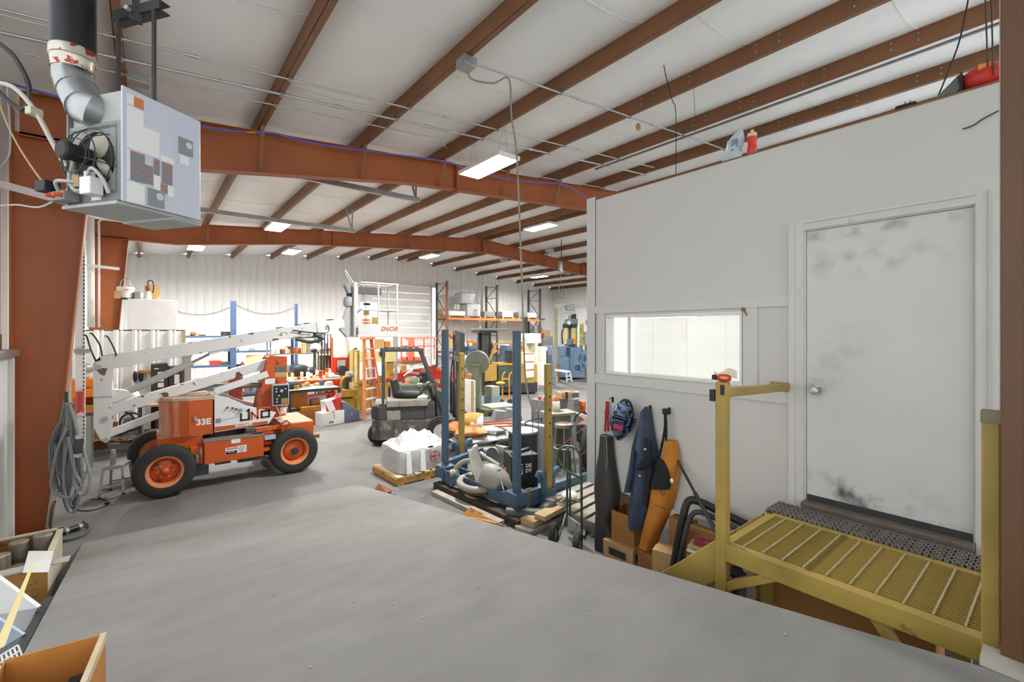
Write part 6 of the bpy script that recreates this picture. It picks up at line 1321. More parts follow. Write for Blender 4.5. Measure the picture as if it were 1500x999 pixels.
# grey can, welder, boxes behind the frame
def simple(name, lab, cat, u0, v0, u1, v1, d, t, m, rz=0.0, bev=.008, z0=None, group=None):
    """upright box seen between two sight lines at distance d; t deep"""
    w_ = (u1-u0)*d/FP; c = T((u0+u1)/2, v1, d); top = T((u0+u1)/2, v0, d).z; z = c.z if z0 is None else z0
    wf = max(w_*.35, (w_-t*.63)/.78); o = (c.x+S_*t*.3, c.y+C_*t*.3)
    o_ = thing(name, lab, cat, (o[0], o[1], z), rz, group); M = Matrix.Translation(V((o[0], o[1], z))) @ Matrix.Rotation(rz, 4, 'Z')
    part('body', G(M).ext(-wf/2, wf/2, -t/2, t/2, 0, top-z), m, o_, bev=bev)
    return o_, M, (wf, t, top-z)
gcn = thing('trash_can', 'dark grey steel can with a pale lid behind the right blue post', 'can', tuple(Zp(765, 690, 0)))
c = T(766, 675, 6.6); part('can_body', G().lathe([(.20,0),(.21,.02),(.215,.60),(.22,.62)], (c.x, c.y, .25), (0,0,1), 24).cyl((c.x,c.y,.17),(c.x,c.y,.25),.2,n=20), m_dark, gcn, sm=True); part('lid', G().lathe([(.225,.62),(.225,.645),(.18,.66),(.001,.665)], (c.x, c.y, .25), (0,0,1), 24), m_grey, gcn, sm=True)
w1_, M1, s1 = simple('welder', 'grey steel welder cabinet behind the drop cord loop', 'welder', 762, 624, 803, 690, 7.3, .6, m_grey, .2, z0=0)
part('front_panel', G(M1).ext(s1[0]/2, s1[0]/2+.006, -.25, .25, .15, s1[2]-.05), m_lgrey, w1_)
for k in range(4): part('knob', G(M1).cyl((s1[0]/2+.006, -.15+.1*k, .7-.12*k), (s1[0]/2+.03, -.15+.1*k, .7-.12*k), .025, n=10), m_blk, w1_)
part('top_handle', G(M1).tube(smooth_path([(-.2,0,s1[2]),(-.2,0,s1[2]+.06),(.2,0,s1[2]+.06),(.2,0,s1[2])], 4), .012, 6), m_dark, w1_)
# ================================================================ LEFT BACK: TOOL ROOM, BENCH, SHELVING
PY = 13.0; PZT = 2.37
pt = thing('tool_room', 'grey-white ribbed metal tool room with a flat top behind the boom lift', 'room', (-.3, PY, 0), kind='structure')
x = -1.2
for i in range(2): wall_panel(pt, (x+.93*i, PY, 0), (1,0,0), (0,-1,0), 0, lambda q: PZT-.01, m_white, .93)
part('roof_slab', G().ext(-1.2, .68, PY, PY+1.4, PZT-.03, PZT), m_wgrey, pt); part('edge_post', G().ext(.66, .70, PY-.03, PY+.02, 0, PZT), mat('tan post', '#b39a5e', .6, 0, .1, 5), pt)
part('wall_panel', G().ext(.64, .66, PY+.02, PY+1.4, 0, PZT-.03), m_white, pt)
wbx = solo('white_cabinet', G().ext(-.33, .55, PY+.05, PY+.9, PZT, 3.05), m_wht, 'long white cabinet lying on top of the tool room', 'cabinet', bev=.01)
wz = 3.05
cp_ = thing('cooking_pot', 'white enamel appliance drum with red print on the white cabinet', 'appliance', tuple(Yp(184, 437, PY+.3)))
c = Yp(184, 437, PY+.3); part('drum', G().lathe([(.12,0),(.15,.02),(.155,.24),(.16,.25),(.15,.27),(.001,.275)], (c.x, c.y, wz), (0,0,1), 24), m_wht, cp_, sm=True)
part('print', G().ext(c.x-.02, c.x+.06, c.y-.16, c.y-.153, wz+.19, wz+.205), m_rd, cp_); part('base_ring', G().lathe([(.17,0),(.17,.025),(.12,.03)], (c.x, c.y, wz), (0,0,1), 24), m_dark, cp_)
part('handle', G().tube(smooth_path([(c.x-.1,c.y,wz+.26),(c.x-.06,c.y,wz+.42),(c.x+.04,c.y,wz+.44),(c.x+.09,c.y,wz+.27)], 5), .010, 6), m_galv, cp_, sm=True)
c = Yp(172, 437, PY+.2); solo('tan_box', G().ext(c.x-.05, c.x+.05, c.y-.1, c.y+.1, wz, wz+.16), m_cardl, 'small tan box beside the appliance drum on the white cabinet', 'box')
c = Yp(201, 437, PY+.25); solo('grey_bin', G().ext(c.x-.05, c.x+.06, c.y-.1, c.y+.1, wz, wz+.17), m_grey, 'small grey bin between drum and sprayer on the white cabinet', 'bin', bev=.01)
c = Yp(217, 437, PY+.25); spy = thing('sprayer', 'white paint sprayer with a curved black hose on the white cabinet', 'sprayer', (c.x, c.y, wz))
part('tank', G().lathe([(.06,0),(.065,.02),(.055,.16),(.03,.20),(.03,.22)], (c.x, c.y, wz), (0,0,1), 16), m_wht, spy, sm=True); part('motor', G().lathe([(.04,.20),(.04,.25),(.05,.26),(.05,.29),(.03,.32)], (c.x, c.y, wz), (0,0,1), 14), m_rust, spy, sm=True)
part('hose', G().tube(smooth_path([(c.x,c.y,wz+.31),(c.x+.0,c.y,wz+.42),(c.x+.07,c.y,wz+.44),(c.x+.1,c.y,wz+.3),(c.x+.08,c.y,wz+.16)], 5), .012, 6), m_blk, spy, sm=True); part('second_tank', G().ell((c.x-.14, c.y, wz+.08), (.07, .07, .08), 12, 8), m_wht, spy, sm=True)
c = Yp(225, 437, PY+.5); solo('tan_board', G().ext(c.x-.17, c.x+.12, c.y, c.y+.03, wz, wz+.36), m_cardl, 'tan board standing behind the sprayer on the white cabinet', 'board')
c = Yp(232, 437, PY+.2); solo('cream_block', G().ext(c.x-.03, c.x+.04, c.y-.05, c.y+.05, wz, wz+.07), m_cream, 'cream block at the right end of the white cabinet', 'block')
# bench along the partition
wbn = thing('work_bench', 'steel work bench with a wooden top in front of the tool room', 'bench', (-.2, 11.6, 0))
part('top', G().ext(-1.02, .95, 11.3, 11.95, .86, .90), m_wood, wbn)
for x in (-.98, -.1, .9): part('leg', G().ext(x-.025, x+.025, 11.32, 11.37, 0, .86), m_dark, wbn); part('leg', G().ext(x-.025, x+.025, 11.88, 11.93, 0, .86), m_dark, wbn)
part('shelf', G().ext(-.98, .9, 11.35, 11.9, .30, .33), m_wgrey, wbn)
oc_ = thing('tool_cabinet', 'bright orange tool cabinet with an open lower bay behind the boom lift elbow', 'cabinet', tuple(Yp(127, 605, 10.2)))
c = Yp(127, 605, 10.2); z0 = c.z; part('case', G().ext(c.x-.18, c.x+.22, c.y, c.y+.45, z0+.26, z0+.56).ext(c.x-.18, c.x+.22, c.y, c.y+.45, z0, z0+.04).ext(c.x-.18, c.x-.15, c.y, c.y+.45, z0+.04, z0+.26).ext(c.x+.19, c.x+.22, c.y, c.y+.45, z0+.04, z0+.26).ext(c.x-.15, c.x+.19, c.y+.42, c.y+.45, z0+.04, z0+.26), mat('vivid orange', '#ea7a1c', .5, 0, .06, 4), oc_, bev=.005)
part('tray', G().ext(c.x-.12, c.x+.16, c.y+.05, c.y+.3, z0+.041, z0+.12), m_yel, oc_); part('handle', G().bar((c.x-.02, c.y-.02, z0+.42), (c.x+.06, c.y-.02, z0+.42), .012), m_dark, oc_)
tsd = thing('tool_stand', 'grey steel stand under the orange tool cabinet', 'stand', (c.x, c.y, 0)); part('top', G().ext(c.x-.25, c.x+.25, c.y-.02, c.y+.5, z0-.05, z0-.001), m_blues, tsd)
for dx in (-.22, .02):
    for dy in (.02, .44): part('leg', G().ext(c.x+dx-.03, c.x+dx+.03, c.y+dy-.03, c.y+dy+.03, 0, z0-.05), m_galv, tsd)
solo('work_lamp', G().lathe([(.05,0),(.08,.01),(.02,.03),(.02,.06),(.10,.10),(.12,.16),(.10,.22),(.03,.25)], (c.x-.04, c.y+.2, z0+.56), (0,0,1), 18), m_galv, 'round chrome work lamp standing on the orange tool cabinet', 'lamp', sm=True)
def bx(name, lab, cat, u0, v0, u1, v1, Y, m, t=.3, rz=0, z0=None, group=None, bev=.006):
    a, b = Yp(u0, v0, Y), Yp(u1, v1, Y); z = b.z if z0 is None else z0
    return solo(name, G().box(((a.x+b.x)/2, Y+t/2, (a.z+z)/2), (max(.02, b.x-a.x), t, max(.02, a.z-z)), rz), m, lab, cat, group, bev=bev)
def cyl_(name, lab, cat, u, v0, v1, r_, Y, m, z0=None, group=None):
    a, b = Yp(u, v0, Y), Yp(u, v1, Y); z = b.z if z0 is None else z0; h = max(.03, a.z-z)
    return solo(name, G().lathe([(r_*.95,0),(r_,.01),(r_,h*.72),(r_*.55,h*.86),(r_*.5,h)], (a.x, Y, z), (0,0,1), 12), m, lab, cat, group, sm=True)
c = Yp(175, 560, 11.5); sw = thing('circular_saw', 'red power saw on the bench beside a white bag', 'saw', (c.x, 11.5, .9)); part('motor', G().ell((c.x-.02, 11.5, 1.0), (.14, .08, .07), 12, 8), m_rd, sw, sm=True); part('guard', G().cyl((c.x-.05,11.42,1.0),(c.x-.05,11.40,1.0),.10,n=18), m_galv, sw); part('base', G().ext(c.x-.15, c.x+.15, 11.4, 11.6, .9, .93), m_dark, sw); part('handle', G().tube(smooth_path([(c.x,11.5,1.06),(c.x+.06,11.5,1.14),(c.x+.13,11.5,1.05)], 4), .016, 7), m_blk, sw, sm=True)
solo('white_bag', G().ell((c.x+.17, 11.7, 1.04), (.14, .12, .14), 12, 8), m_wht, 'white plastic bag bulging behind the red saw on the bench', 'bag', sm=True)
cab = None
for u0, v0, u1, lb in ((221, 534, 246, 'dark grey steel cabinet with a white notice, left of the pair behind the boom'), (247, 538, 268, 'dark grey steel cabinet with a white notice, right of the pair behind the boom')):
    a, b = Yp(u0, v0, 11.95), Yp(u1, v0, 11.95); t_ = thing('steel_cabinet', lb, 'cabinet', ((a.x+b.x)/2, 12.2, 0)); w_ = b.x-a.x
    part('case', G().ext(a.x, b.x, 11.97, 12.5, 0, a.z), m_dark, t_, bev=.008); part('door', G().ext(a.x+.02, b.x-.02, 11.955, 11.97, .9, a.z-.03), m_dark, t_, bev=.004)
    part('notice', G().ext(a.x+w_*.4, a.x+w_*.75, 11.952, 11.955, a.z-.36, a.z-.16), m_prt, t_); part('notice', G().ext(a.x+w_*.4, a.x+w_*.75, 11.952, 11.955, a.z-.48, a.z-.39), m_prt, t_)
    part('lettering', G().ext(a.x+w_*.2, a.x+w_*.45, 11.952, 11.955, a.z-.10, a.z-.08), m_prt, t_)
solo('grey_slab', G().ext(Yp(243,532,12).x, Yp(282,532,12).x, 11.97, 12.45, 1.785, 1.82).ext(Yp(270,532,12).x, Yp(280,532,12).x, 12.0, 12.4, 0, 1.785), m_lgrey, 'pale grey shelf board over the right dark steel cabinet', 'board')
bx('red_case', 'red and orange tool case on the pale grey shelf board behind the boom', 'case', 249, 524, 270, 531, 12.1, m_brt, .25, z0=1.82)
for i, (u, v, m, lb) in enumerate(((202, 548, m_blk, 'pair of black gloves hanging on the tool room wall'), (214, 545, mat('tan handle', '#c0894a', .6, 0, .1, 5), 'wooden-handled mallet hanging on the tool room wall'))):
    a = Yp(u, v, PY-.06); t_ = thing('hanging_gloves' if i == 0 else 'mallet', lb, 'gloves' if i == 0 else 'mallet', tuple(a))
    if i == 0: part('glove', G().ell(a+V((-.05,0,-.05)), (.04,.03,.12), 10, 7), m, t_, sm=True); part('glove', G().ell(a+V((.05,0,-.05)), (.045,.03,.13), 10, 7), m, t_, sm=True); part('nail', G().bar(a+V((0,-.02,.06)), a+V((0,.06,.06)), .015), m_galv, t_)
    else: part('head', G().ext(a.x-.11, a.x+.11, a.y-.03, a.y+.03, a.z-.02, a.z+.05), m, t_, bev=.01); part('handle', G().bar(a+V((.04,0,-.32)), a+V((.04,0,-.02)), .03), mat('pale handle', '#cfc6b3', .6, 0, .1, 5), t_); part('nail', G().bar(a+V((0,-.02,-.02)), a+V((0,.06,-.02)), .015), m_galv, t_)
for i, lb in enumerate(('largest black cable coil hanging under the bench behind the lower link arm', 'smaller black cable coil hanging under the bench behind the lower link arm')):
    a = Yp(176+16*i, 612, 11.2); solo('hose_coil', G().tube([(a.x+(.20-.04*i)*math.cos(t*.3), 11.2+.01*math.sin(t*.7), .62+(.22-.05*i)*math.sin(t*.3)) for t in range(64)], .018, 6), m_blk, lb, 'coil', sm=True)
cb1 = carton('cardboard_box', 'low cardboard box on the floor left of the lift elbow', (Zp(135, 668, 0).x-.05, Zp(135, 662, 0).y+.35, 0), (.4, .3, .20), .2, m_card)
bx('white_flap', 'white sheet of card lying on the low cardboard box', 'card', 124, 648, 150, 660, Zp(135,662,0).y+.2, m_paper, .3, z0=.202)
c = cb1[0].location; cb2 = carton('cardboard_box', 'pale cardboard box behind the low box left of the lift elbow', (c.x-.25, c.y+.5, 0), (.4, .4, .42), .1, m_cardl)
# pump, red chair, clutter behind the booms
rc = thing('red_chair', 'red-backed chair behind the lower boom of the lift', 'chair', tuple(Yp(344, 600, 12.4)))
a = Yp(335, 560, 12.4); b = Yp(355, 560, 12.4)
part('backrest', G().ext(a.x, b.x, 12.4, 12.44, a.z-.38, a.z+.12), mat('dull red seat', '#a83a26', .6, 0, .1, 5), rc, bev=.02); part('seat', G().ext(a.x, b.x, 12.44, 12.9, a.z-.45, a.z-.38), mat('dull red seat', '#a83a26'), rc, bev=.02)
for x in (a.x, b.x): part('frame_leg', G().bar((x, 12.42, 0), (x, 12.42, a.z+.14), .03), m_wood, rc); part('frame_leg', G().bar((x, 12.88, 0), (x, 12.88, a.z-.42), .03), m_wood, rc)
a = Yp(306, 572, 12.0); mo = thing('electric_motor', 'dark finned electric motor on a stand behind the lower boom', 'motor', (a.x, 12.0, 0)); part('body', G().cyl((a.x-.2,12,a.z),(a.x+.15,12,a.z),.19,n=20), m_grn, mo, sm=True); part('end_bell', G().cyl((a.x+.15,12,a.z),(a.x+.25,12,a.z),.15,n=20), m_dark, mo, sm=True); part('stand', G().ext(a.x-.2, a.x+.2, 11.85, 12.15, 0, a.z-.15), m_dark, mo)
mts = [m_wgrey, m_wood, m_rust, m_wht, m_dark, m_grn, m_brt, m_yel, m_blues, m_card, m_lgrey, m_cream, m_galv, m_rd, m_paper]
# blue shelving
SY = 18.6
shf = thing('blue_shelving', 'long blue slotted steel shelving against the back wall left', 'shelving', (3.5, SY+.3, 0))
def upr(u, v, w_=.09):
    a = Yp(u, v, SY); 
    part('upright', G().ext(a.x-w_/2, a.x+w_/2, SY-.03, SY+.03, 0, a.z), m_blues, shf); part('upright', G().ext(a.x-w_/2, a.x+w_/2, SY+.57, SY+.63, 0, 2.2), m_blues, shf)
    part('side_brace', G().bar((a.x, SY, .5), (a.x, SY+.6, 1.5), .03), m_blues, shf)
    h = G()
    for k in range(30): h.box((a.x, SY-.031, 1.6+k*.06), (.02, .004, .03))
    part('slots', h, m_dark, shf, kind='stuff'); return a
u1_ = upr(233, 438, .10); u2_ = upr(339.5, 441, .09); u2b = upr(344, 441, .09); u3_ = upr(434, 445, .10)
def shelf(v, ua, ub, zoff=0):
    a, b = Yp(ua, v, SY), Yp(ub, v, SY); z = a.z
    part('shelf_board', G().ext(a.x, b.x, SY-.02, SY+.62, z-.07, z), m_blues, shf); return z
sh = {}
sh['a'] = shelf(492, 237, 338); sh['b'] = shelf(514, 240, 338); sh['c'] = shelf(537, 265, 338); sh['d'] = shelf(514, 345, 432); sh['e'] = shelf(540, 345, 432); sh['f'] = shelf(492, 345, 432)
shelf(575, 240, 338); shelf(575, 345, 432)
def item(name, lab, cat, u, w_, h, z, Y, m, shape='box', group=None, t=None):
    x = Yp(u, 500, Y).x; z += .0015; t = t or min(w_*.8, .3)
    if shape == 'box': return solo(name, G().box((x, Y, z+h/2), (w_, t or w_*.8, h), random.uniform(-.25, .25)), m, lab, cat, group, bev=.006)
    if shape == 'cyl': return solo(name, G().lathe([(w_/2*.95,0),(w_/2,.01),(w_/2,h*.75),(w_/4,h*.88),(w_/4,h)], (x, Y, z), (0,0,1), 12), m, lab, cat, group, sm=True)
    if shape == 'can': return solo(name, G().lathe([(w_/2,0),(w_/2,h*.95),(w_/2*1.04,h*.96),(w_/2*1.04,h),(.001,h)], (x, Y, z), (0,0,1), 14), m, lab, cat, group, sm=True)
    if shape == 'roll': return solo(name, G().cyl((x-w_/2, Y, z+h/2), (x+w_/2, Y, z+h/2), h/2, n=12), m, lab, cat, group, sm=True)
    if shape == 'lump': return solo(name, G().ell((x, Y, z+h*.5), (w_/2, (t or w_)*.45, h*.52), 12, 7, None, .8), m, lab, cat, group, sm=True)
random.seed(11)
Ya = SY+.2
item('timber_plank', 'long weathered plank lying on the top blue shelf by the left upright', 'plank', 254, .9, .16, sh['a'], Ya, m_wgrey)
item('cable_bundle', 'tangled cable bundle beside the plank on the top blue shelf', 'bundle', 280, .3, .13, sh['a'], Ya, m_rust, 'lump')
item('white_helmet', 'rounded cream cover on the top blue shelf', 'cover', 296, .28, .14, sh['a'], Ya, m_cream, 'lump')
item('white_carton', 'white carton on the top blue shelf', 'carton', 311, .42, .17, sh['a'], Ya, m_wht)
item('grey_tool', 'dark grey tool with a lever at the end of the top blue shelf', 'tool', 331, .26, .14, sh['a'], Ya, m_dark)
item('red_vise', 'bright red vise on the lower blue shelf', 'vise', 315, .34, .15, sh['c'], Ya, m_rd)
item('grey_pack', 'small grey pack left of the red vise on the lower blue shelf', 'pack', 301, .3, .09, sh['c'], Ya, m_lgrey)
item('green_tool', 'dark green tool right of the red vise on the lower blue shelf', 'tool', 330, .25, .10, sh['c'], Ya, m_dgrn)
item('parts_tray', 'shallow tray of parts at the left end of the lower blue shelf', 'tray', 286, .4, .07, sh['c'], Ya, m_wgrey)
for i, u in enumerate((276, 290, 304, 320, 332)): item('shelf_carton', ORD[i]+' small carton from the left on the middle blue shelf behind the boom', 'carton', u, .2, .12, sh['b'], Ya, mts[(i*3) % 15], 'box', 'cartons on the middle blue shelf')
item('plywood_box', 'pale plywood box with a hand hole on the right blue shelving', 'box', 372, .48, .44, sh['e'], Ya, mat('birch plywood', '#d8b57b', .6, 0, .08, 3))
item('orange_block', 'small orange block right of the plywood box', 'block', 386, .12, .12, sh['e'], Ya, m_brt)
item('mixed_jar', 'brown jar left of the plywood box on the right blue shelving', 'jar', 355, .14, .22, sh['e'], Ya, m_rust, 'cyl')
item('grey_pulley', 'dark pulley left of the brown jar on the right blue shelving', 'pulley', 349, .14, .14, sh['e'], Ya, m_dark, 'can')
for i, (u, w_, h, m) in enumerate(((356, .3, .08, m_wht), (368, .25, .10, m_galv), (380, .4, .06, m_cream), (394, .5, .09, m_wht), (412, .4, .08, m_wood), (424, .2, .12, m_dark))): item('long_part', ORD[i]+' long part from the left on the right blue shelving', 'part', u, w_, h, sh['d'], Ya, m, 'box', 'long parts on the right blue shelving')
# wire garland along the back wall
for i, (u0, u1) in enumerate(((237, 338), (346, 432))): solo('wall_cable', G().tube(sag(Yp(u0, 446, YB-.1), Yp(u1, 449, YB-.1), .35, 14), .012, 5), m_lgrey, ('left' if i == 0 else 'right')+' sagging cable strung between the blue shelving uprights', 'cable', 'cables above the blue shelving')
# ---- grey shelving with jars
GY = 16.2
gsh = thing('grey_shelving', 'grey steel shelving crowded with jars behind the mast tower', 'shelving', (4.5, GY+.25, 0))
ga, gb = Yp(396, 500, GY).x, Yp(468, 500, GY).x
gz = {}
for k, v in (('t', 495), ('m', 518), ('l', 545), ('b', 575)): gz[k] = Yp(430, v, GY).z; part('shelf_board', G().ext(ga, gb, GY, GY+.5, gz[k]-.03, gz[k]), m_grey, gsh)
for x in (ga, gb):
    for y in (GY, GY+.5): part('upright', G().ext(x-.025, x+.025, y-.025, y+.025, 0, gz['t']+.02), m_grey, gsh)
part('top_bar', G().bar((ga, GY, gz['t']+.02), (gb, GY, gz['t']+.02), .03), m_dark, gsh)
G2 = GY+.18
for i in range(11): item('jar', ORD[i]+' jar or spray tin from the left on the middle grey shelf', 'jar', 400+i*3.9, .085, random.uniform(.14, .24), gz['m'], G2, (m_wht, mat('pinkish jar', '#d9c2c4', .5, 0, .15, 9), m_paper, m_blues, m_brt, m_wht, m_cream, m_rust, m_brt, m_yel, m_rd)[i], 'cyl', 'jars and tins on the middle grey shelf')
for i, u in enumerate((445, 452, 459, 464)): item('ring_binder', ORD[i]+' of four upright binders at the right end of the middle grey shelf', 'binder', u, .12, .40, gz['m'], G2, (m_cream, m_wgrey, m_paper, m_dark)[i], 'box', 'binders on the grey shelving')
for i in range(9): item('top_box', ORD[i]+' small flat box from the left on top of the grey shelving', 'box', 404+i*6.8, .20, random.uniform(.05, .13), gz['t'], G2, mts[(i*4+2) % 15], 'box', 'flat boxes on top of the grey shelving')
for i in range(12): item('tin', ORD[i]+' small tin from the left on the lower grey shelf', 'tin', 400+i*5.4, .13, random.uniform(.12, .26), gz['l'], G2, mts[(i*7+3) % 15], ('can', 'cyl', 'box')[i % 3], 'tins on the lower grey shelf')
for i in range(9): item('carton', ORD[i]+' small carton from the left on the bottom grey shelf', 'carton', 402+i*7, .22, random.uniform(.14, .28), gz['b'], G2, mts[(i*5+1) % 15], 'box', 'cartons on the bottom grey shelf')
rk = thing('bar_rack', 'dark upright rack of bars and tubes left of the red and white machine', 'rack', tuple(Yp(480, 560, 15.4)))
ra, rb = Yp(466, 490, 15.4), Yp(489, 490, 15.4)
part('top_rail', G().bar((ra.x,15.4,ra.z), (rb.x,15.4,rb.z), .03), m_dark, rk); part('mid_rail', G().bar((ra.x,15.4,ra.z-.5), (rb.x,15.4,rb.z-.5), .03), m_dark, rk); part('shelf', G().ext(ra.x, rb.x, 15.4, 15.8, 1.55, 1.58), m_wht, rk); part('shelf', G().ext(ra.x, rb.x, 15.4, 15.8, .7, .73), m_wht, rk)
for i in range(6): x = ra.x+(rb.x-ra.x)*i/5; part('rack_post', G().ext(x-.015, x+.015, 15.38, 15.42, 0, ra.z), m_dark, rk)
for i in range(8): u = 468+i*2.6; a = Yp(u, 505+random.uniform(-6, 8), 15.6); solo('bar_stock', G().cyl((a.x, 15.6, .731), (a.x+.03, 15.62, a.z), .028, n=8), mts[(i*3+1) % 15], ORD[i]+' upright bar from the left in the dark bar rack', 'bar', 'bars in the bar rack')
a = Yp(487, 500, 15.2); solo('orange_strip', G().ext(a.x-.03, a.x+.03, 15.2, 15.25, 0, Yp(487,495,15.2).z), m_brt, 'narrow orange strip at the right side of the bar rack', 'strip')
# red and white machine
rwm = thing('machine_tool', 'red and white enclosed machine with a slanted white hood beside the orange ladder', 'machine', tuple(Yp(505, 560, 15.0)))
P_ = lambda u, v, y=15.0: Yp(u, v, y)
part('red_base', G().ext(P_(491,525).x, P_(517,525).x, 15.0, 16.2, 0, P_(485,524).z), m_rd, rwm, bev=.02)
part('white_hood', G().prism([P_(491,524), P_(510,524), P_(502,480), P_(500,470), P_(491,470)], (0,1.0,0)), m_wht, rwm, bev=.02)
part('white_cabinet', G().ext(P_(503,500).x, P_(518,500).x, 15.3, 16.2, P_(485,524).z, P_(503,485).z), m_wht, rwm, bev=.02)
part('work_opening', G().ext(P_(494,545).x, P_(506,545).x, 14.985, 15.0, P_(490,548).z, P_(490,528).z), m_lgrey, rwm); part('chuck', G().cyl((P_(499,540).x, 14.98, P_(499,541).z), (P_(499,540).x, 14.75, P_(499,541).z), .13, n=18), m_dark, rwm, sm=True)
part('red_column', G().ext(P_(510,520).x, P_(523,520).x, 14.8, 15.0, 0, P_(512,519).z), m_rd, rwm, bev=.02)
part('swing_arm', G().tube(smooth_path([P_(511,545,14.7), P_(511,525,14.7), P_(514,515,14.7), P_(523,510,14.7)], 5), .03, 7), m_dark, rwm, sm=True)
# table with black bags
tb1 = thing('assembly_table', 'long wooden-topped table with black bags in front of the grey shelving', 'table', tuple(Yp(450, 600, 14.2)))
ta, tb2 = Yp(424, 553, 14.2), Yp(486, 550, 14.2); TZ = 1.42*0+Yp(450, 553, 14.2).z
part('top', G().ext(ta.x, tb2.x, 14.2, 14.9, TZ-.04, TZ), m_wood, tb1)
for x in (ta.x+.05, tb2.x-.05):
    for y in (14.25, 14.85): part('leg', G().ext(x-.03, x+.03, y-.03, y+.03, 0, TZ-.04), m_galv, tb1)
item('black_bag', 'black bag slumped on the long table, larger and left of the pair', 'bag', 441, .45, .36, TZ, 14.5, m_blk, 'lump')
item('black_bag', 'black bag slumped on the long table, smaller and right of the pair', 'bag', 455, .42, .26, TZ, 14.45, m_blkp, 'lump')
c = Yp(461, 535, 14.7); grd = thing('bench_grinder', 'green drill stand with a white helmet-shaped head on the long table', 'drill stand', (c.x, 14.7, TZ))
part('column', G().cyl((c.x,14.7,TZ), (c.x,14.7,TZ+.75), .06, .04, 12), m_dgrn, grd, sm=True); part('base', G().ext(c.x-.14, c.x+.14, 14.58, 14.82, TZ, TZ+.04), m_dgrn, grd); part('head', G().ell((c.x+.02,14.66,TZ+.85), (.16,.14,.15), 14, 9), m_wht, grd, sm=True); part('visor', G().ell((c.x-.06,14.56,TZ+.78), (.10,.07,.07), 12, 7), m_dark, grd, sm=True)
item('amber_jar', 'amber jar at the right of the black bags on the long table', 'jar', 469, .13, .17, TZ, 14.4, m_yel, 'can'); item('white_jug', 'white jug between the black bags and the amber jar', 'jug', 464, .11, .2, TZ, 14.35, m_wht, 'cyl')
for i in range(9): item('bench_part', ORD[i]+' small machined part from the left on the long table by the red machine', 'part', 471+i*1.7, .08, random.uniform(.06, .24), TZ, 14.35+.03*(i % 4), mts[(i*4+1) % 15], ('box', 'cyl', 'can')[i % 3], 'parts at the right end of the long table')
# red bench and steel table
rb_ = thing('red_bench', 'long red tool bench with jars and tubes on it behind the steel table', 'bench', tuple(Yp(460, 600, 12.9)))
xa, xb = Yp(425, 565, 12.9).x, Yp(500, 565, 12.9).x; RZ = Yp(450, 557, 12.9).z
part('top', G().ext(xa, xb, 12.9, 13.6, RZ-.03, RZ), m_wood, rb_); part('apron', G().ext(xa, xb, 12.9, 12.95, RZ-.24, RZ-.03), m_rd, rb_, bev=.01); part('drawer', G().ext(xa+.3, xb-.5, 12.88, 12.9, RZ-.20, RZ-.06), m_rd, rb_)
for x in (xa+.05, xb-.05):
    for y in (12.95, 13.55): part('leg', G().ext(x-.04, x+.04, y-.04, y+.04, 0, RZ-.03), m_rd, rb_)
for i in range(16): item('bench_jar', ORD[i]+' small bottle or packet from the left on the red bench', 'bottle', 419+i*4.6, .08, random.uniform(.05, .2), RZ, 13.05+.12*(i % 3), (m_wht, m_paper, m_cream, m_lgrey, m_rd, m_wht, m_wood)[i % 7], ('cyl', 'box', 'can')[i % 3], 'bottles and packets on the red bench') if Yp(419+i*4.6, 500, 13.1).x > xa else None
rt = thing('red_tube', 'long red hose loop lying on the red bench', 'hose', tuple(Yp(462, 556, 13.2))); part('loop', G().tube(smooth_path([Yp(450,555,13.2)+V((0,0,.02)), Yp(465,550,13.3), Yp(482,550,13.4), Yp(484,555,13.2)+V((0,0,.03)), Yp(470,557,13.0)+V((0,0,.05))], 6), .022, 7), m_rd, rt, sm=True)
solo('green_sheet', G().ext(Yp(483,552,13.0).x, Yp(500,552,13.0).x, 13.0, 13.5, RZ, RZ+.05), mat('mint green sheet', '#7fae94', .5, 0, .1, 5), 'mint green case at the right end of the red bench', 'case')
stb = thing('steel_table', 'angle-steel table with a pale top and lower shelf behind the lift tail', 'table', tuple(Zp(450, 612, 0)))
A4 = [Zp(427, 611, 0), Zp(497, 590, 0)]; SX0, SX1 = 3.05, 4.75; SY0, SY1 = 12.05, 12.65; SZ_ = 1.02
SX0, SX1 = Yp(424, 600, 12.05).x, Yp(497, 600, 12.05).x; SZ_ = Yp(440, 571, 12.05).z
part('top', G().ext(SX0, SX1, SY0, SY1, SZ_-.025, SZ_), mat('pale grey top', '#c3bda9', .6, 0, .1, 4), stb); part('edge_angle', G().ext(SX0-.01, SX1+.01, SY0-.015, SY0, SZ_-.07, SZ_), m_dark, stb)
for x in (SX0, SX1): part('leg', G().ext(x-.03, x+.03, SY0-.02, SY0+.04, 0, SZ_-.025), m_dark, stb); part('leg', G().ext(x-.03, x+.03, SY1-.04, SY1+.02, 0, SZ_-.025), m_dark, stb)
part('shelf', G().ext(SX0, SX1, SY0, SY1, .40, .43), m_wgrey, stb); part('shelf_edge', G().ext(SX0-.01, SX1+.01, SY0-.015, SY0, .37, .43), m_dark, stb)
item('ochre_box', 'ochre cardboard box on the lower shelf of the steel table', 'box', 437, .38, .42, .43, 12.35, m_ply)
rp_ = thing('red_channel', 'red steel channel lying across boxes inside the steel table', 'channel', (Yp(460,580,12.2).x, 12.2, .8)); part('channel', G().bar(Yp(441,581,12.2), Yp(480,577,12.2), .08, .06), mat('pinkish red steel', '#c9463c', .5, 0, .1, 5), rp_)
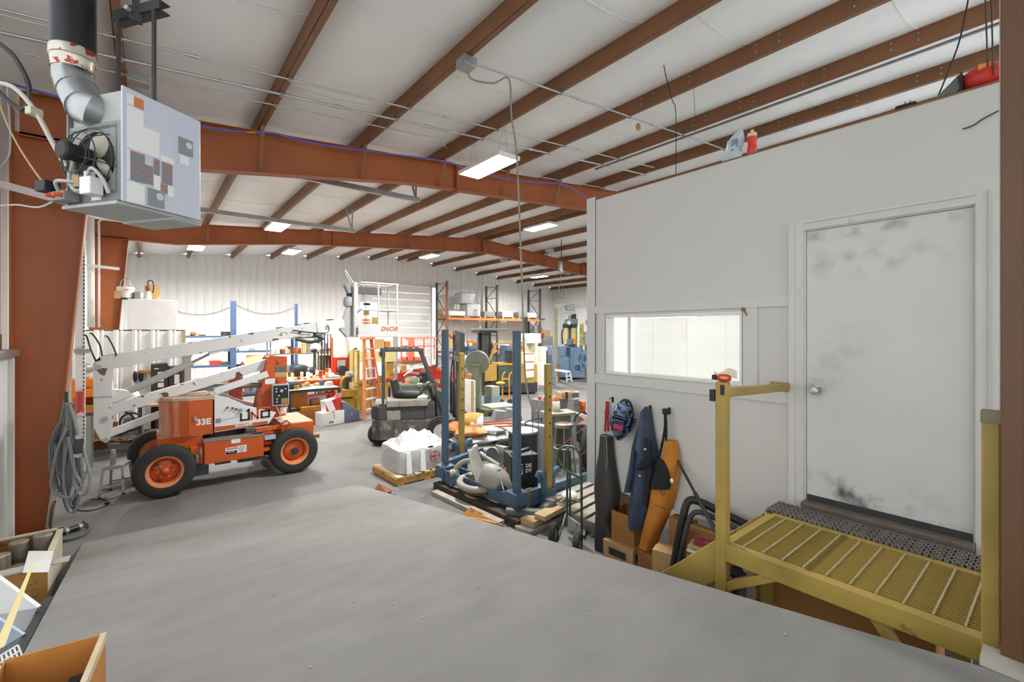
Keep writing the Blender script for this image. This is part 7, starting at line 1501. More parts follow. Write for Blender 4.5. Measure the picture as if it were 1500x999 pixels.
item('white_bin', 'white bin of scraps under the red channel in the steel table', 'bin', 462, .5, .25, .43, 12.3, m_lgrey); item('coil_spring', 'dark coil beside the white bin in the steel table', 'coil', 461, .2, .2, .43, 12.12, m_rust, 'roll'); item('red_bucket', 'red bucket at the right end of the lower shelf of the steel table', 'bucket', 484, .26, .3, .43, 12.3, m_rd, 'can')
item('dark_motor', 'dark blue motor on the left end of the steel table', 'motor', 426, .3, .2, SZ_, 12.3, m_navy, 'roll'); item('yellow_stand', 'small yellow stand next to the dark blue motor', 'stand', 434, .12, .1, SZ_, 12.2, m_yel, 'can'); item('grey_clamp', 'grey clamp casting toward the right of the steel table', 'clamp', 482, .22, .14, SZ_, 12.3, m_lgrey, 'lump'); item('flat_plate', 'flat pale plate on the steel table beside the grey clamp', 'plate', 472, .5, .02, SZ_, 12.25, m_wht)
# boxes on the floor
carton('cardboard_box', 'ochre cardboard box on the floor beside the lift tail', (Zp(455, 620, 0).x, Zp(455, 620, 0).y-.05, 0), (.58, .4, .46), .1, m_ply)
wbb, Mw = carton('white_carton', 'long white carton with an upward arrow on the floor beyond the lift', (Zp(485, 622, 0).x, Zp(485, 620, 0).y-.08, 0), (.62, .3, .33), .28, m_paper)
part('arrow_print', G(Mw).ext(.02, .035, -.153, -.151, .15, .26), m_rust, wbb); part('side_print', G(Mw).ext(-.12, .0, -.153, -.151, .05, .10), m_ash, wbb)
c = V((Zp(485, 622, 0).x+.10, Zp(485, 620, 0).y-.02, .331)); srb = thing('striped_carton', 'red and white striped carton tipped on the long white carton', 'carton', tuple(c))
Ms = Matrix.Translation(c) @ Matrix.Rotation(.28, 4, 'Z') @ Matrix.Rotation(-.12, 4, 'Y'); part('body', G(Ms).ext(-.26, .18, -.11, .11, .02, .30), m_paper, srb); part('stripe', G(Ms).prism([(-.26,-.112,.02),(-.18,-.112,.02),(-.26,-.112,.24)], (0,-.002,0)), m_rd, srb); part('stripe', G(Ms).prism([(.0,-.112,.02),(.18,-.112,.02),(.18,-.112,.30),(-.08,-.112,.30)], (0,-.002,0)), m_rd, srb); part('flap', G(Ms).hexa([(.02,-.11,.30),(.2,-.11,.30),(.2,-.0,.30),(.02,0,.30),(.04,-.13,.42),(.2,-.13,.42),(.2,-.12,.42),(.04,-.12,.42)]), mat('pink flap', '#e58a8d', .6, 0, .05, 5), srb)
c = Zp(512, 618, 0); slb = thing('slate_box', 'slate blue wedge-shaped metal box beside the white carton', 'box', tuple(c)); part('body', G().prism([(c.x-.18,c.y,0),(c.x+.26,c.y,0),(c.x+.26,c.y,.25),(c.x-.10,c.y,.52),(c.x-.18,c.y,.52)], (.05,.5,0)), mat('slate blue', '#6a7488', .5, .1, .1, 5), slb, bev=.01); part('lock', G().cyl((c.x+.05,c.y,.2),(c.x+.05,c.y-.02,.2),.03,n=10), m_galv, slb)
# ---- yellow press / forklift behind the ladder
yp_ = thing('yellow_press', 'yellow steel press frame with wide cross plate behind the forklift guard', 'press', tuple(Zp(555, 600, 0)))
PYY = 13.2; Q = lambda u, v: Yp(u, v, PYY)
part('column', G().ext(Q(517,515).x, Q(527,515).x, PYY, PYY+.3, 0, Q(517,513).z), m_yel, yp_, bev=.01); part('column', G().ext(Q(567,515).x, Q(577,515).x, PYY, PYY+.3, 0, Q(567,515).z), m_yel, yp_, bev=.01)
part('cross_plate', G().ext(Q(527,515).x, Q(578,515).x, PYY-.03, PYY, Q(540,530).z, Q(540,514).z), m_cream, yp_, bev=.01); part('cross_plate', G().ext(Q(556,515).x, Q(579,515).x, PYY-.05, PYY-.03, Q(540,531).z, Q(540,510).z), m_cream, yp_)
part('bed', G().ext(Q(515,590).x, Q(577,590).x, PYY-.1, PYY+.4, 0, Q(540,562).z), m_yel, yp_, bev=.01)
part('guide', G().ext(Q(519,560).x, Q(523,560).x, PYY-.02, PYY, Q(519,590).z, Q(519,515).z), m_cream, yp_)
for v in (548, 555): part('bolt', G().cyl((Q(574,v).x, PYY-.0, Q(574,v).z), (Q(574,v).x, PYY-.03, Q(574,v).z), .03, n=10), m_rd, yp_)
yl = thing('yellow_lathe', 'yellow engine-like machine with a hooped guard left of the orange ladder', 'machine', tuple(Zp(512, 605, 0)))
QY = 12.4; Q2 = lambda u, v: Yp(u, v, QY)
part('base', G().ext(Q2(504,590).x, Q2(524,590).x, QY, QY+.5, 0, Q2(504,584).z), mat('mustard paint', '#a98422', .5, 0, .14, 4), yl, bev=.02); part('bed', G().ext(Q2(500,575).x, Q2(522,575).x, QY-.1, QY+.5, Q2(500,582).z, Q2(500,571).z), mat('mustard paint', '#a98422'), yl, bev=.015)
part('guard_hoop', G().tube(smooth_path([Q2(500,571), Q2(500,560), Q2(504,553), Q2(512,551)], 5), .035, 8), mat('mustard paint', '#a98422'), yl, sm=True); part('engine', G().ext(Q2(506,560).x, Q2(516,560).x, QY, QY+.35, Q2(505,570).z, Q2(505,552).z), m_dark, yl, bev=.02); part('air_filter', G().cyl((Q2(509,548).x,QY+.1,Q2(509,549).z), (Q2(518,548).x,QY+.1,Q2(518,549).z), .09, n=14), m_grey, yl, sm=True); part('carburettor', G().ext(Q2(511,565).x, Q2(517,565).x, QY-.06, QY, Q2(510,569).z, Q2(510,560).z), m_cream, yl)
ol = thing('step_ladder', 'tall orange fibreglass step ladder with pale treads beside the forklift', 'ladder', tuple(Zp(534, 616, 0)))
LB = Zp(534, 617, 0); m_ol = mat('orange fibreglass', '#dd8148', .5, 0, .06, 4); LX = V((.82, .57, 0)).normalized()*.46; top = T(529, 497, 11.9)
LT = V((LB.x+.12, LB.y+.35, top.z)); LT2 = V((LT.x, LT.y, LT.z))
part('side_rail', G().bar(LB, LT, .085, .03), m_ol, ol, bev=.004); part('side_rail', G().bar(LB+LX*1.25, LT+LX*.72, .085, .03), mat('red fibreglass', '#b5402c', .5, 0, .08, 4), ol, bev=.004)
bkv = V((.55, .83, 0))*.9
part('rear_rail', G().bar(LB+bkv, LT+bkv*.05, .04, .03), m_ol, ol); part('rear_rail', G().bar(LB+LX*1.25+bkv, LT+LX*.72+bkv*.05, .04, .03), m_ol, ol)
for k in range(1, 8): t = k/8; part('tread', G().bar(LB.lerp(LT, t), (LB+LX*1.25).lerp(LT+LX*.72, t), .09, .035), m_lgrey, ol)
part('top_cap', G().box((LT+LX*.36)+V((0,0,.02)), (.42, .2, .07), .6), m_ol, ol, bev=.01)
# scissor lift rails in the back
srl = thing('scissor_lift', 'orange railed lift basket by the roll-up door', 'lift basket', tuple(Yp(612, 540, 17.5)))
QZ = lambda u, v, y=17.5: Yp(u, v, y)
m_or2 = mat('coral orange steel', '#e0664a', .5, 0, .08, 4)
for v in (495, 507): part('rail', G().bar(QZ(588,v), QZ(640,v), .05), m_or2, srl)
part('toe_rail', G().bar(QZ(588,525), QZ(624,525), .05, .12), m_or2, srl)
for u in (588, 596, 606, 621, 636): part('post', G().bar(QZ(u,495), QZ(u,527), .05), m_or2, srl)
part('gate', G().ext(QZ(598,500).x, QZ(606,500).x, 17.48, 17.52, QZ(598,526).z, QZ(598,495).z), m_or2, srl); part('sign', G().ext(QZ(590,500).x, QZ(597,500).x, 17.45, 17.47, QZ(590,506).z, QZ(590,499).z), m_wht, srl)
part('deck', G().ext(QZ(588,500).x, QZ(624,500).x, 17.5, 18.6, QZ(598,530).z, QZ(598,527).z), m_or2, srl); part('rail', G().bar(QZ(588,495,18.6), QZ(636,495,18.6), .05), m_or2, srl)
part('scissor_base', G().ext(QZ(590,500).x, QZ(622,500).x, 17.6, 18.5, 0, QZ(598,530).z), m_wgrey, srl)
# red benches with pipe pile behind the forklift
rb2 = thing('red_bench', 'red steel bench heaped with grey pipes behind the forklift mast', 'bench', tuple(Yp(610, 580, 15.5)))
xa, xb = Yp(577, 550, 15.5).x, Yp(652, 550, 15.5).x; RZ2 = Yp(610, 545, 15.5).z
part('top', G().ext(xa, xb, 15.5, 16.4, RZ2-.05, RZ2), m_rd, rb2); part('apron', G().ext(xa, xb, 15.48, 15.5, RZ2-.32, RZ2), m_rd, rb2)
for x in (xa+.1, (xa+xb)/2, xb-.1): part('leg', G().ext(x-.05, x+.05, 15.55, 15.65, 0, RZ2-.05), m_rd, rb2)
for i in range(12):
    u = 600+random.uniform(0, 26); a = Yp(u, 540, 15.9); solo('pipe', G().cyl((a.x-.5, 15.7+.04*i, RZ2+.05+.03*(i % 4)), (a.x+.45, 15.75+.04*i, RZ2+.10+.035*(i % 5)), .04, n=8), (m_grn, m_wgrey, m_grey)[i % 3], ORD[i]+' pipe, counting front to back, in the heap on the red bench', 'pipe', 'pipes heaped on the red bench')
for i in range(7): item('bench_carton', ORD[i]+' pale carton from the left at the left end of the rear red bench', 'carton', 580+i*3.2, .24, random.uniform(.1, .3), RZ2, 15.7+.1*(i % 3), (m_paper, m_cream, m_wht, m_cardl)[i % 4], ('box', 'roll', 'box')[i % 3], 'cartons on the rear red bench')
for i in range(6): item('machine_part', ORD[i]+' small part from the left along the front of the rear red bench', 'part', 622+i*4.6, .16, random.uniform(.1, .22), RZ2, 15.6, mts[(i*4+5) % 15], 'can', 'parts on the front of the rear red bench')
bx('grey_box', 'grey electrical box on the wall right of the lift basket bottom', 'box', 576, 490, 583, 503, 15.2, m_lgrey, .2, z0=Yp(580, 510, 15.2).z)
solo('box_pole', G().ext(Yp(579,500,15.3).x-.04, Yp(579,500,15.3).x+.04, 15.2, 15.3, 0, Yp(580,510,15.2).z), m_galv, 'thin grey pole carrying the grey electrical box', 'pole')
bx('white_screen', 'white panel standing beyond the red and white machine', 'panel', 503, 488, 516, 516, 17.2, m_wht, .1, z0=0)
bx('tan_carton', 'tan carton seen between lift basket and forklift guard', 'carton', 549, 497, 563, 508, 14.2, m_cardl, .3, z0=Q(540,512).z); solo('carton_shelf', G().ext(Yp(545,500,14.2).x, Yp(575,500,14.2).x, 14.1, 14.7, Q(540,512).z-.04, Q(540,512).z-.001).ext(Yp(546,500,14.2).x, Yp(549,500,14.2).x, 14.2, 14.6, 0, Q(540,512).z-.04).ext(Yp(571,500,14.2).x, Yp(574,500,14.2).x, 14.2, 14.6, 0, Q(540,512).z-.04), m_wgrey, 'small grey shelf stand behind the yellow press', 'stand')
bx('orange_carton', 'orange carton right of the tan carton behind the forklift guard', 'carton', 564, 500, 572, 508, 14.2, m_ply, .3, z0=Q(540,512).z)
# ================================================================ PALLET RACK
RY = 20.3; m_rko = mat('orange rack beam', '#d5814f', .5, 0, .12, 4); m_rkg = mat('dark rack upright', '#55504b', .5, 0, .1, 4); m_rkt = mat('brown rack upright', '#9a5f3c', .5, 0, .1, 4)
prk = thing('pallet_rack', 'tall pallet rack with orange beams along the back wall right', 'rack', tuple(Yp(715, 540, RY)))
ups = []
for i, (u, v, m) in enumerate(((654.6, 411.5, m_rkt), (728.3, 417.3, m_rkg), (791, 422.7, m_rkg))):
    a = Yp(u, v, RY); ups.append(a.x); zt = a.z; yb_ = RY+1.05
    part('upright', G().ext(a.x-.05, a.x+.05, RY-.04, RY+.04, 0, zt), m, prk); part('upright', G().ext(a.x-.05, a.x+.05, yb_-.04, yb_+.04, 0, zt), m_rkg, prk)
    for z in (1.0, 2.1, 3.2, 4.2, zt-.1): part('strut', G().bar((a.x, RY, z), (a.x, yb_, z), .03), m_rkg, prk)
    for z0, z1 in ((1.0, 2.1), (3.2, 2.1), (3.2, 4.2), (zt-.1, 4.2)): part('brace', G().bar((a.x, RY, z0), (a.x, yb_, z1), .03), m_rkg, prk)
BZ_ = Yp(700, 466, RY).z
for x0, x1 in zip(ups, ups[1:]):
    for y in (RY-.05, RY+1.1): part('beam', G().ext(x0+.05, x1-.05, y-.02, y+.02, BZ_-.12, BZ_), m_rko, prk)
    for y in (RY-.05, RY+1.1): part('beam', G().ext(x0+.05, x1-.05, y-.02, y+.02, 1.18, 1.30), m_rko, prk)
    part('deck', G().ext(x0+.05, x1-.05, RY-.02, RY+1.07, BZ_-.03, BZ_-.005), m_wood, prk)
    part('deck', G().ext(x0+.05, x1-.05, RY-.02, RY+1.07, 1.27, 1.295), m_wood, prk)
part('beam_end', G().ext(ups[2]+.05, ups[2]+.35, RY-.07, RY-.03, BZ_-.02, BZ_+.04), m_dark, prk)
def rackload(lab, u0, u1, v0, m, t=.8, nm='rack_load', cat='load'):
    a, b = Yp(u0, v0, RY+.1), Yp(u1, v0, RY+.1); p_ = thing(nm, lab, cat, ((a.x+b.x)/2, RY+.5, BZ_)); part('pallet_base', G().ext(a.x, b.x, RY+.02, RY+.9, BZ_+.001, BZ_+.02).ext(a.x, b.x, RY+.02, RY+.9, BZ_+.08, BZ_+.11).ext(a.x, a.x+.1, RY+.02, RY+.9, BZ_+.02, BZ_+.08).ext(b.x-.1, b.x, RY+.02, RY+.9, BZ_+.02, BZ_+.08), m_wood, p_)
    part('load', G().ext(a.x+.03, b.x-.03, RY+.05, RY+.05+t, BZ_+.11, a.z), m, p_, bev=.04); return p_, a, b
solo('beige_carton', G().ext(ups[0]+.08, ups[0]+.5, RY+.62, RY+.98, BZ_, BZ_+.5), m_cardl, 'beige carton behind the brown upright at the left end of the rack beam', 'carton', bev=.02); rackload('white flat load beside the brown rack upright', 656, 682, 455, m_paper); 
l_, a, b = rackload('grey and white film-wrapped bale standing highest on the rack', 683, 704, 445, m_bag)
bt_ = thing('wrapped_bale', 'dark grey wrapped bale stacked askew on the white bale of the rack', 'bale', (a.x+.3, RY+.5, a.z)); part('body', G().prism([(a.x-.35,RY+.1,a.z),(a.x+.45,RY+.1,a.z),(a.x+.65,RY+.1,a.z+.62),(a.x-.32,RY+.1,a.z+.60)], (0,.7,0)), mat('grey film', '#a9aaab', .35, .2, .12, 5), bt_, bev=.05)
part('print', G().tube([V((a.x+.55+.10*math.cos(t*.5), RY+.0, a.z-.45+.16*math.sin(t*.5))) for t in range(13)], .012, 5), m_blkp, l_)
rackload('dark grey crate left of the middle rack upright', 708, 725, 456, mat('crate grey', '#8a8680', .6, 0, .1, 5)); rackload('white carton load with printing right of the middle rack upright', 735, 752, 456, m_paper); rackload('grey crate toward the right end of the rack', 759, 772, 457, m_grey); rackload('white carton at the right end of the rack', 773, 786, 458, m_wht)
for i in range(16):
    u = 660+i*8.2
    if 719 < u < 741: continue
    item('lower_rack_part', ('yellow', 'orange-brown', 'white', 'orange', 'grey-green', 'tan', 'white paper', 'dark')[i % 8]+' '+('box', 'lump', 'tin')[i % 3]+', '+ORD[i]+' place from the left on the lower pallet rack level', 'part', u, random.uniform(.3, .45), random.uniform(.18, .5), 1.295, RY+.3, (m_yel, m_ply, m_wht, m_brt, m_grn, m_cardl, m_paper, m_dark)[i % 8], ('box', 'lump', 'can')[i % 3], 'parts on the lower level of the pallet rack')
# blue benches in front of the rack
bbn = thing('blue_bench', 'light blue steel bench with drawers in front of the pallet rack', 'bench', tuple(Yp(690, 540, 19.0)))
xa, xb = Yp(668, 510, 19).x, Yp(700, 510, 19).x; z_ = Yp(680, 507, 19).z
part('top', G().ext(xa, xb, 19, 19.7, z_-.06, z_), m_bluel, bbn); part('drawers', G().ext(xb-.5, xb-.05, 19.05, 19.65, z_-.6, z_-.06), m_bluel, bbn, bev=.01)
for x in (xa+.05, xb-.05): part('leg', G().ext(x-.05, x+.05, 19.03, 19.13, 0, z_-.06), m_bluel, bbn); part('leg', G().ext(x-.05, x+.05, 19.57, 19.67, 0, z_-.06), m_bluel, bbn)
for k in range(3): part('drawer_front', G().ext(xb-.48, xb-.07, 19.03, 19.05, z_-.24-.17*k, z_-.09-.17*k), m_blues, bbn)
bb3 = thing('blue_workstand', 'dark blue steel work stand behind the green scale dial', 'stand', tuple(Yp(706, 560, 17.0)))
xa, xb = Yp(699, 510, 17).x, Yp(713, 510, 17).x; z_ = Yp(700, 509, 17).z; part('top', G().ext(xa, xb, 17, 17.6, z_-.1, z_), m_blue, bb3); part('column', G().ext((xa+xb)/2-.15, (xa+xb)/2+.15, 17.1, 17.5, 0, z_-.1), m_blue, bb3)
bb4 = thing('blue_drawer_unit', 'blue drawer unit between the order picker mast and the right blue post', 'drawer unit', tuple(Yp(750, 560, 18.5)))
xa, xb = Yp(742, 510, 18.5).x, Yp(758, 510, 18.5).x; z_ = Yp(750, 506, 18.5).z; part('case', G().ext(xa, xb, 18.5, 19.1, 0, z_), m_bluel, bb4, bev=.01)
for k in range(4): part('drawer_front', G().ext(xa+.03, xb-.03, 18.48, 18.5, z_-.28-.3*k, z_-.05-.3*k), m_bluel, bb4)
cb5 = bx('cardboard_box', 'square cardboard box on the forklift mast side right of the left blue post', 'box', 658, 497, 672, 510, 12.5, m_cardl, .35, z0=Yp(664, 510, 12.5).z)
zc = Yp(664, 510, 12.5).z; xc = Yp(665, 510, 12.5).x
solo('box_stand', G().ext(xc-.25, xc+.2, 12.45, 12.9, zc-.1, zc-.001).ext(xc-.1, xc+.05, 12.6, 12.75, 0, zc-.1), m_grey, 'grey pedestal carrying the square cardboard box', 'pedestal')
solo('ochre_carton', G().box((xc+.02, 12.65, Yp(664,497,12.5).z+.10), (.36, .2, .09), .2, Matrix.Rotation(.6, 3, 'Y')), m_ply, 'ochre carton tilted on top of the square cardboard box', 'carton')
# ================================================================ GREEN SCALE and neighbours
sc0 = Zp(700, 606, 0)
gs = thing('platform_scale', 'grey green platform scale with a large round dial head', 'scale', tuple(sc0))
SD = 12.8; c = T(699, 531, SD)
dn = V((-.70, -.70, 0)).normalized()
part('dial_case', G().lathe([(.30,-.12),(.34,-.10),(.34,.05),(.32,.07)], c, dn, 32), m_grn, gs, sm=True); part('dial_face', G().lathe([(.29,.06),(.29,.062),(.24,.05),(.001,.055)], c, dn, 32), mat('pale green face', '#7c8069', .4, 0, .08, 5), gs, sm=True); part('dial_pin', G().cyl(c+dn*.05, c+dn*.08, .02, n=8), m_dark, gs)
px0 = V((c.x, c.y, 0)); part('pillar', G().box(px0+V((0,0,.78)), (.26, .20, 1.22), .7), m_grn, gs, bev=.02); part('pillar_cap', G().box(px0+V((0,0,1.38)), (.30, .24, .06), .7), m_grn, gs, bev=.01)
b0 = px0+V((.30, -.05, 0)); part('base', G().box(b0+V((.25,-.1,.09)), (1.15, .75, .18), -.1), m_grn, gs, bev=.02); part('platform_plate', G().box(b0+V((.32,-.1,.20)), (.85, .7, .035), -.1), mat('pale plate', '#b0ada0', .6, 0, .1, 5), gs, bev=.006)
for dx in (-.2, .7): part('scale_wheel', G().cyl(b0+V((dx,-.48,.06)), b0+V((dx,-.42,.06)), .06, n=12), m_dark, gs)
bxg = lambda n_, lb, ct, u0, v0, u1, v1, d, t, m, **k: simple(n_, lb, ct, u0, v0, u1, v1, d, t, m, 0, .01, **k)
bxg('plastic_tote', 'grey green tote stacked on the blue grey tote beside the scale', 'tote', 709, 566, 732, 579, 13.9, .4, mat('tote green', '#99a08f', .6, 0, .06, 4), z0=T(720, 580, 13.9).z); bxg('plastic_tote', 'blue grey tote under the green tote beside the scale', 'tote', 708, 580, 733, 594, 13.9, .4, mat('tote blue', '#7e919b', .6, 0, .06, 4), z0=.0)
wc_, Mwc, swc = bxg('slatted_crate', 'white-washed wooden crate left of the scale pillar', 'crate', 675, 557, 696, 602, 12.2, .5, mat('whitewashed wood', '#d9d4c8', .7, 0, .1, 5), z0=0)
for k in range(1, 4): part('slat_gap', G(Mwc).ext(-swc[0]/2-.003, swc[0]/2+.003, -swc[1]/2-.004, -swc[1]/2, swc[2]*k/4-.006, swc[2]*k/4+.006), m_wood, wc_)
part('corner_board', G(Mwc).ext(-swc[0]/2-.02, -swc[0]/2+.05, -swc[1]/2-.02, -swc[1]/2, 0, swc[2]), m_wood, wc_)
bxg('red_box', 'red steel tool box on the black cabinet behind the yellow post', 'box', 659, 545, 682, 560, 12.6, .4, m_rd, z0=T(670, 560.5, 12.6).z); bxg('yellow_case', 'yellow case right of the red tool box', 'case', 683, 549, 692, 556, 12.9, .3, m_yel, z0=T(685, 556, 12.9).z)
bxg('black_cabinet', 'black cabinet under the red tool box', 'cabinet', 660, 560.5, 676, 606, 12.6, .6, m_blkp, z0=0); zz = T(685, 556, 12.9).z; q = T(688, 556, 13.4); solo('case_pedestal', G().ext(q.x-.15, q.x+.2, q.y-.2, q.y+.25, 0, zz-.001), m_grey, 'grey pedestal under the yellow case beside the whitewashed crate', 'pedestal')
cw = thing('casting', 'pale grey casting with black knobs left of the scale dial', 'casting', tuple(T(675, 545, 13.6))); c = T(676, 535, 13.6); part('body', G().ell(c, (.28, .2, .32), 14, 9, None, .8), m_lgrey, cw, sm=True)
for du, dv in ((-7, -5), (-3, 2), (3, -3), (-5, 8)): part('knob', G().ell(T(676+du, 540+dv, 13.3), (.07, .06, .06), 8, 6), m_blk, cw)
part('stand', G().ext(c.x-.15, c.x+.15, c.y-.1, c.y+.15, 0, c.z-.2), m_grey, cw)
bxg('beige_screen', 'beige steel panel behind the left side of the scale dial', 'panel', 681, 522, 697, 550, 13.9, .1, mat('beige panel', '#a59d8e', .6, 0, .06, 4), z0=0)
# orange hand cart
oh = thing('orange_cart', 'small orange tube cart with a yellow seat in front of the order picker', 'cart', tuple(Zp(742, 592, 0)))
d = 14.4; m_oc = mat('cart orange', '#dd9144', .5, 0, .08, 4); E_ = lambda u, v: T(u, v, d)
for u in (736, 746): part('tube', G().tube(smooth_path([E_(u,590), E_(u,570), E_(u,552), E_(u+2,547), E_(u+4,545)], 4), .022, 7), m_oc, oh, sm=True)
part('top_bar', G().bar(E_(736,555), E_(746,555), .04), m_oc, oh); part('low_bar', G().bar(E_(736,585), E_(746,585), .04), m_oc, oh); part('seat', G().ell(E_(733,561), (.16, .14, .05), 14, 7), mat('seat yellow', '#e0a63c', .5, 0, .08, 4), oh, sm=True)
for u in (735, 747): part('wheel', G().cyl(E_(u,588)+V((0,-.03,0)), E_(u,588)+V((0,.03,0)), .08, n=14), m_dark, oh)
# ================================================================ ORDER PICKER (yellow)
op = thing('order_picker', 'yellow and black order picker truck with white notices on its flank', 'order picker', tuple(Zp(760, 578, 0)))
OD = 16.6; O_ = lambda u, v, d=OD: T(u, v, d)
ob = Zp(775, 577, 0); o1 = V((ob.x, ob.y, 0)); rz = -.25; MO = Matrix.Translation(o1) @ Matrix.Rotation(rz, 4, 'Z')
m_opy = mat('picker yellow', '#ad883c', .5, 0, .1, 4)
pl_ = [(-.45,-.05),(.15,-.12),(.36,0),(.42,.3),(.36,.95),(-.45,.95)]
part('bumper', G(MO).rings([[(x, y, .06) for x, y in pl_], [(x, y, .42) for x, y in pl_]]), m_dark, op, bev=.02); part('counterweight', G(MO).rings([[(x*.98, y+.01, .42) for x, y in pl_], [(x*.96, y+.02, 1.10) for x, y in pl_]]), m_opy, op, bev=.02)
part('battery_case', G(MO).ext(-1.25, -.46, .0, .95, .30, 1.10), m_dgrn, op, bev=.01); part('case_top', G(MO).ext(-1.27, -.44, -.02, .97, 1.10, 1.15), m_opy, op); part('chassis', G(MO).ext(-1.7, -.45, .05, .9, .10, .30), m_dark, op); part('cover', G(MO).ext(-.46, .0, .1, .9, 1.1, 1.55), m_cream, op, bev=.02)
for k in range(3): pp = part('notice', G(MO).hexa([(.19,-.085+0,.72+.27*k),(.345,.01,.72+.27*k),(.345,.02,.72+.27*k),(.19,-.07,.72+.27*k),(.19,-.13,.97+.27*k),(.345,-.03,.97+.27*k),(.345,-.02,.97+.27*k),(.19,-.12,.97+.27*k)]) if False else G(MO).box((-.05, -.125, .78+.30*k), (.34, .012, .27), -.115), m_paper, op); part('notice_band', G(MO).box((-.05, -.134, .90+.30*k), (.34, .006, .03), -.115), m_rd, pp)
part('notice_post', G(MO).ext(-.2, .1, -.115, -.09, .6, 1.5), m_cream, op)
for x, r_ in ((-.35, .17), (-1.5, .24)): part('wheel', G(MO).cyl((x, -.02, r_), (x, .12, r_), r_, n=20), m_tire, op, sm=True); part('wheel_hub', G(MO).cyl((x, -.035, r_), (x, -.02, r_), r_*.55, n=16), m_yels, op)
zt = T(730, 481, 16.0).z
for y in (.15, .65): part('mast_channel', G(MO).ext(-1.75, -1.55, y, y+.18, .1, zt-.1), m_dark, op, bev=.01); part('mast_inner', G(MO).ext(-1.53, -1.45, y+.02, y+.14, .1, zt-.15), m_blkp, op)
part('overhead_guard', G(MO).ext(-1.95, -.85, -.02, 1.0, zt-.08, zt), mat('guard grey', '#6b6a64', .5, .1, .1, 5), op, bev=.02); part('guard_plate', G(MO).ext(-1.95, -1.3, .05, .9, zt-.16, zt-.08), m_dark, op)
part('cab_frame', G(MO).bar((-1.7, .0, 1.0), (-1.35, .0, zt-.55), .07).bar((-1.36, .0, zt-.55), (-.2, .0, zt-.52), .08, .06), m_yels, op); part('cab_panel', G(MO).ext(-1.75, -1.3, .0, .06, .55, 1.15), m_opy, op, bev=.01); part('seat', G(MO).box((-.62, .5, 1.36), (.16, .4, .5), .0), m_dark, op, bev=.03)
o_ = MO @ V((-1.1, .45, 1.55)); part('steering_wheel', G().tube([o_+V((.17*math.cos(a*.2618), .05*math.sin(a*.2618), .16*math.sin(a*.2618))) for a in range(24)], .016, 6, True), m_blk, op, sm=True)
# ================================================================ RIGHT BACK: cabinets, blue mill, jib crane
def cabn(lab, u0, v0, u1, v1, d, t, m): return simple('cabinet', lab, 'cabinet', u0, v0, u1, v1, d, t, m, 0, .01, z0=0)
c1, M1, s1 = cabn('white machine cabinet with dark slots left of the grey electrical cabinet', 787, 508, 800, 545, 19.5, .6, m_wht); part('slot', G(M1).ext(.0, .08, -s1[1]/2-.006, -s1[1]/2, .9, 1.5), m_dark, c1)
c2, M2_, s2 = cabn('blue grey electrical cabinet left of the leaning timber', 798, 507, 812, 548, 20, .6, mat('blue grey', '#7f8ba0', .5, .1, .1, 4)); part('window', G(M2_).ext(-.12, .16, -s2[1]/2-.006, -s2[1]/2, 1.0, 1.6), m_grey, c2); part('door', G(M2_).ext(-s2[0]/2+.03, s2[0]/2-.03, -s2[1]/2-.005, -s2[1]/2, .1, .9), mat('blue grey', '#7f8ba0'), c2)
c3_, M3, s3 = cabn('cream milling head cabinet left of the right blue post', 770, 503, 786, 545, 18.2, .7, mat('cream grey', '#cfcdb9', .5, 0, .08, 4)); part('head', G(M3).ext(-.4, .3, -.3, .2, s3[2], s3[2]+.22), m_wht, c3_, bev=.03); part('motor', G(M3).cyl((-.3, 0, s3[2]+.2), (-.3, 0, s3[2]+1.05), .10, n=14), m_dark, c3_, sm=True); part('ram', G(M3).ext(-.55, .45, -.12, .12, s3[2]+.22, s3[2]+.40), m_wht, c3_, bev=.02)
bx('cardboard_box', 'cardboard box on top of the cabinets below the rack end', 'box', 798, 484, 806, 493, 20.3, m_cardl, .4, z0=Yp(800, 493, 20.3).z); q = Yp(799, 493, 20.4); solo('cabinet_row', G().ext(q.x-.28, q.x+.45, 20.2, 20.7, 0, q.z-.001), m_grey, 'grey cabinet behind the blue grey electrical cabinet', 'cabinet'); bx('red_can', 'red can left of the cardboard box on the grey cabinet', 'can', 795, 488, 797, 493, 20.25, m_rd, .12, z0=q.z)
for i in range(9): x_ = 19.35+.15*i; solo('timber', G().bar((x_, 20.75, 0), (x_, 21.5, 2.9-.12*i), .06, .03), (m_wood, m_wgrey, mat('honey timber', '#b59a6b', .7, 0, .12, 5))[i % 3], ORD[i]+' long timber from the left leaning at the back right corner', 'timber', 'timbers leaning in the back right corner')
solo('leaning_board', G().bar(tuple(Zp(803, 552, 0)), tuple(Yp(815, 503, 19.5)), .14, .04), m_wood, 'single pale board leaning forward of the timber group', 'board')
sh_, Msh, ssh = simple('wooden_chest', 'low tan wooden chest below the leaning timbers', 'chest', 807, 533, 818, 550, 21.5, .6, m_card, z0=0)
ml = thing('milling_machine', 'large light blue hydraulic machine tool by the right wall', 'machine', tuple(Zp(840, 557, 0)))
MD = 20.8; m_ml = mat('mill blue', '#66829a', .45, 0, .1, 3); W = lambda u, v, d=MD: T(u, v, d)
mo_ = Zp(840, 556, 0); Mm = Matrix.Translation(mo_) @ Matrix.Rotation(-TH, 4, 'Z'); sm_ = MD/FP
mx = lambda u: (u-840)*sm_; mz = lambda v: (V0-v)*sm_+HC
def mbox(nm, u0, v0, u1, v1, y0, y1, m=m_ml, bev=.03): return part(nm, G(Mm).ext(mx(u0), mx(u1), y0, y1, mz(v1), mz(v0)), m, ml, bev=bev)
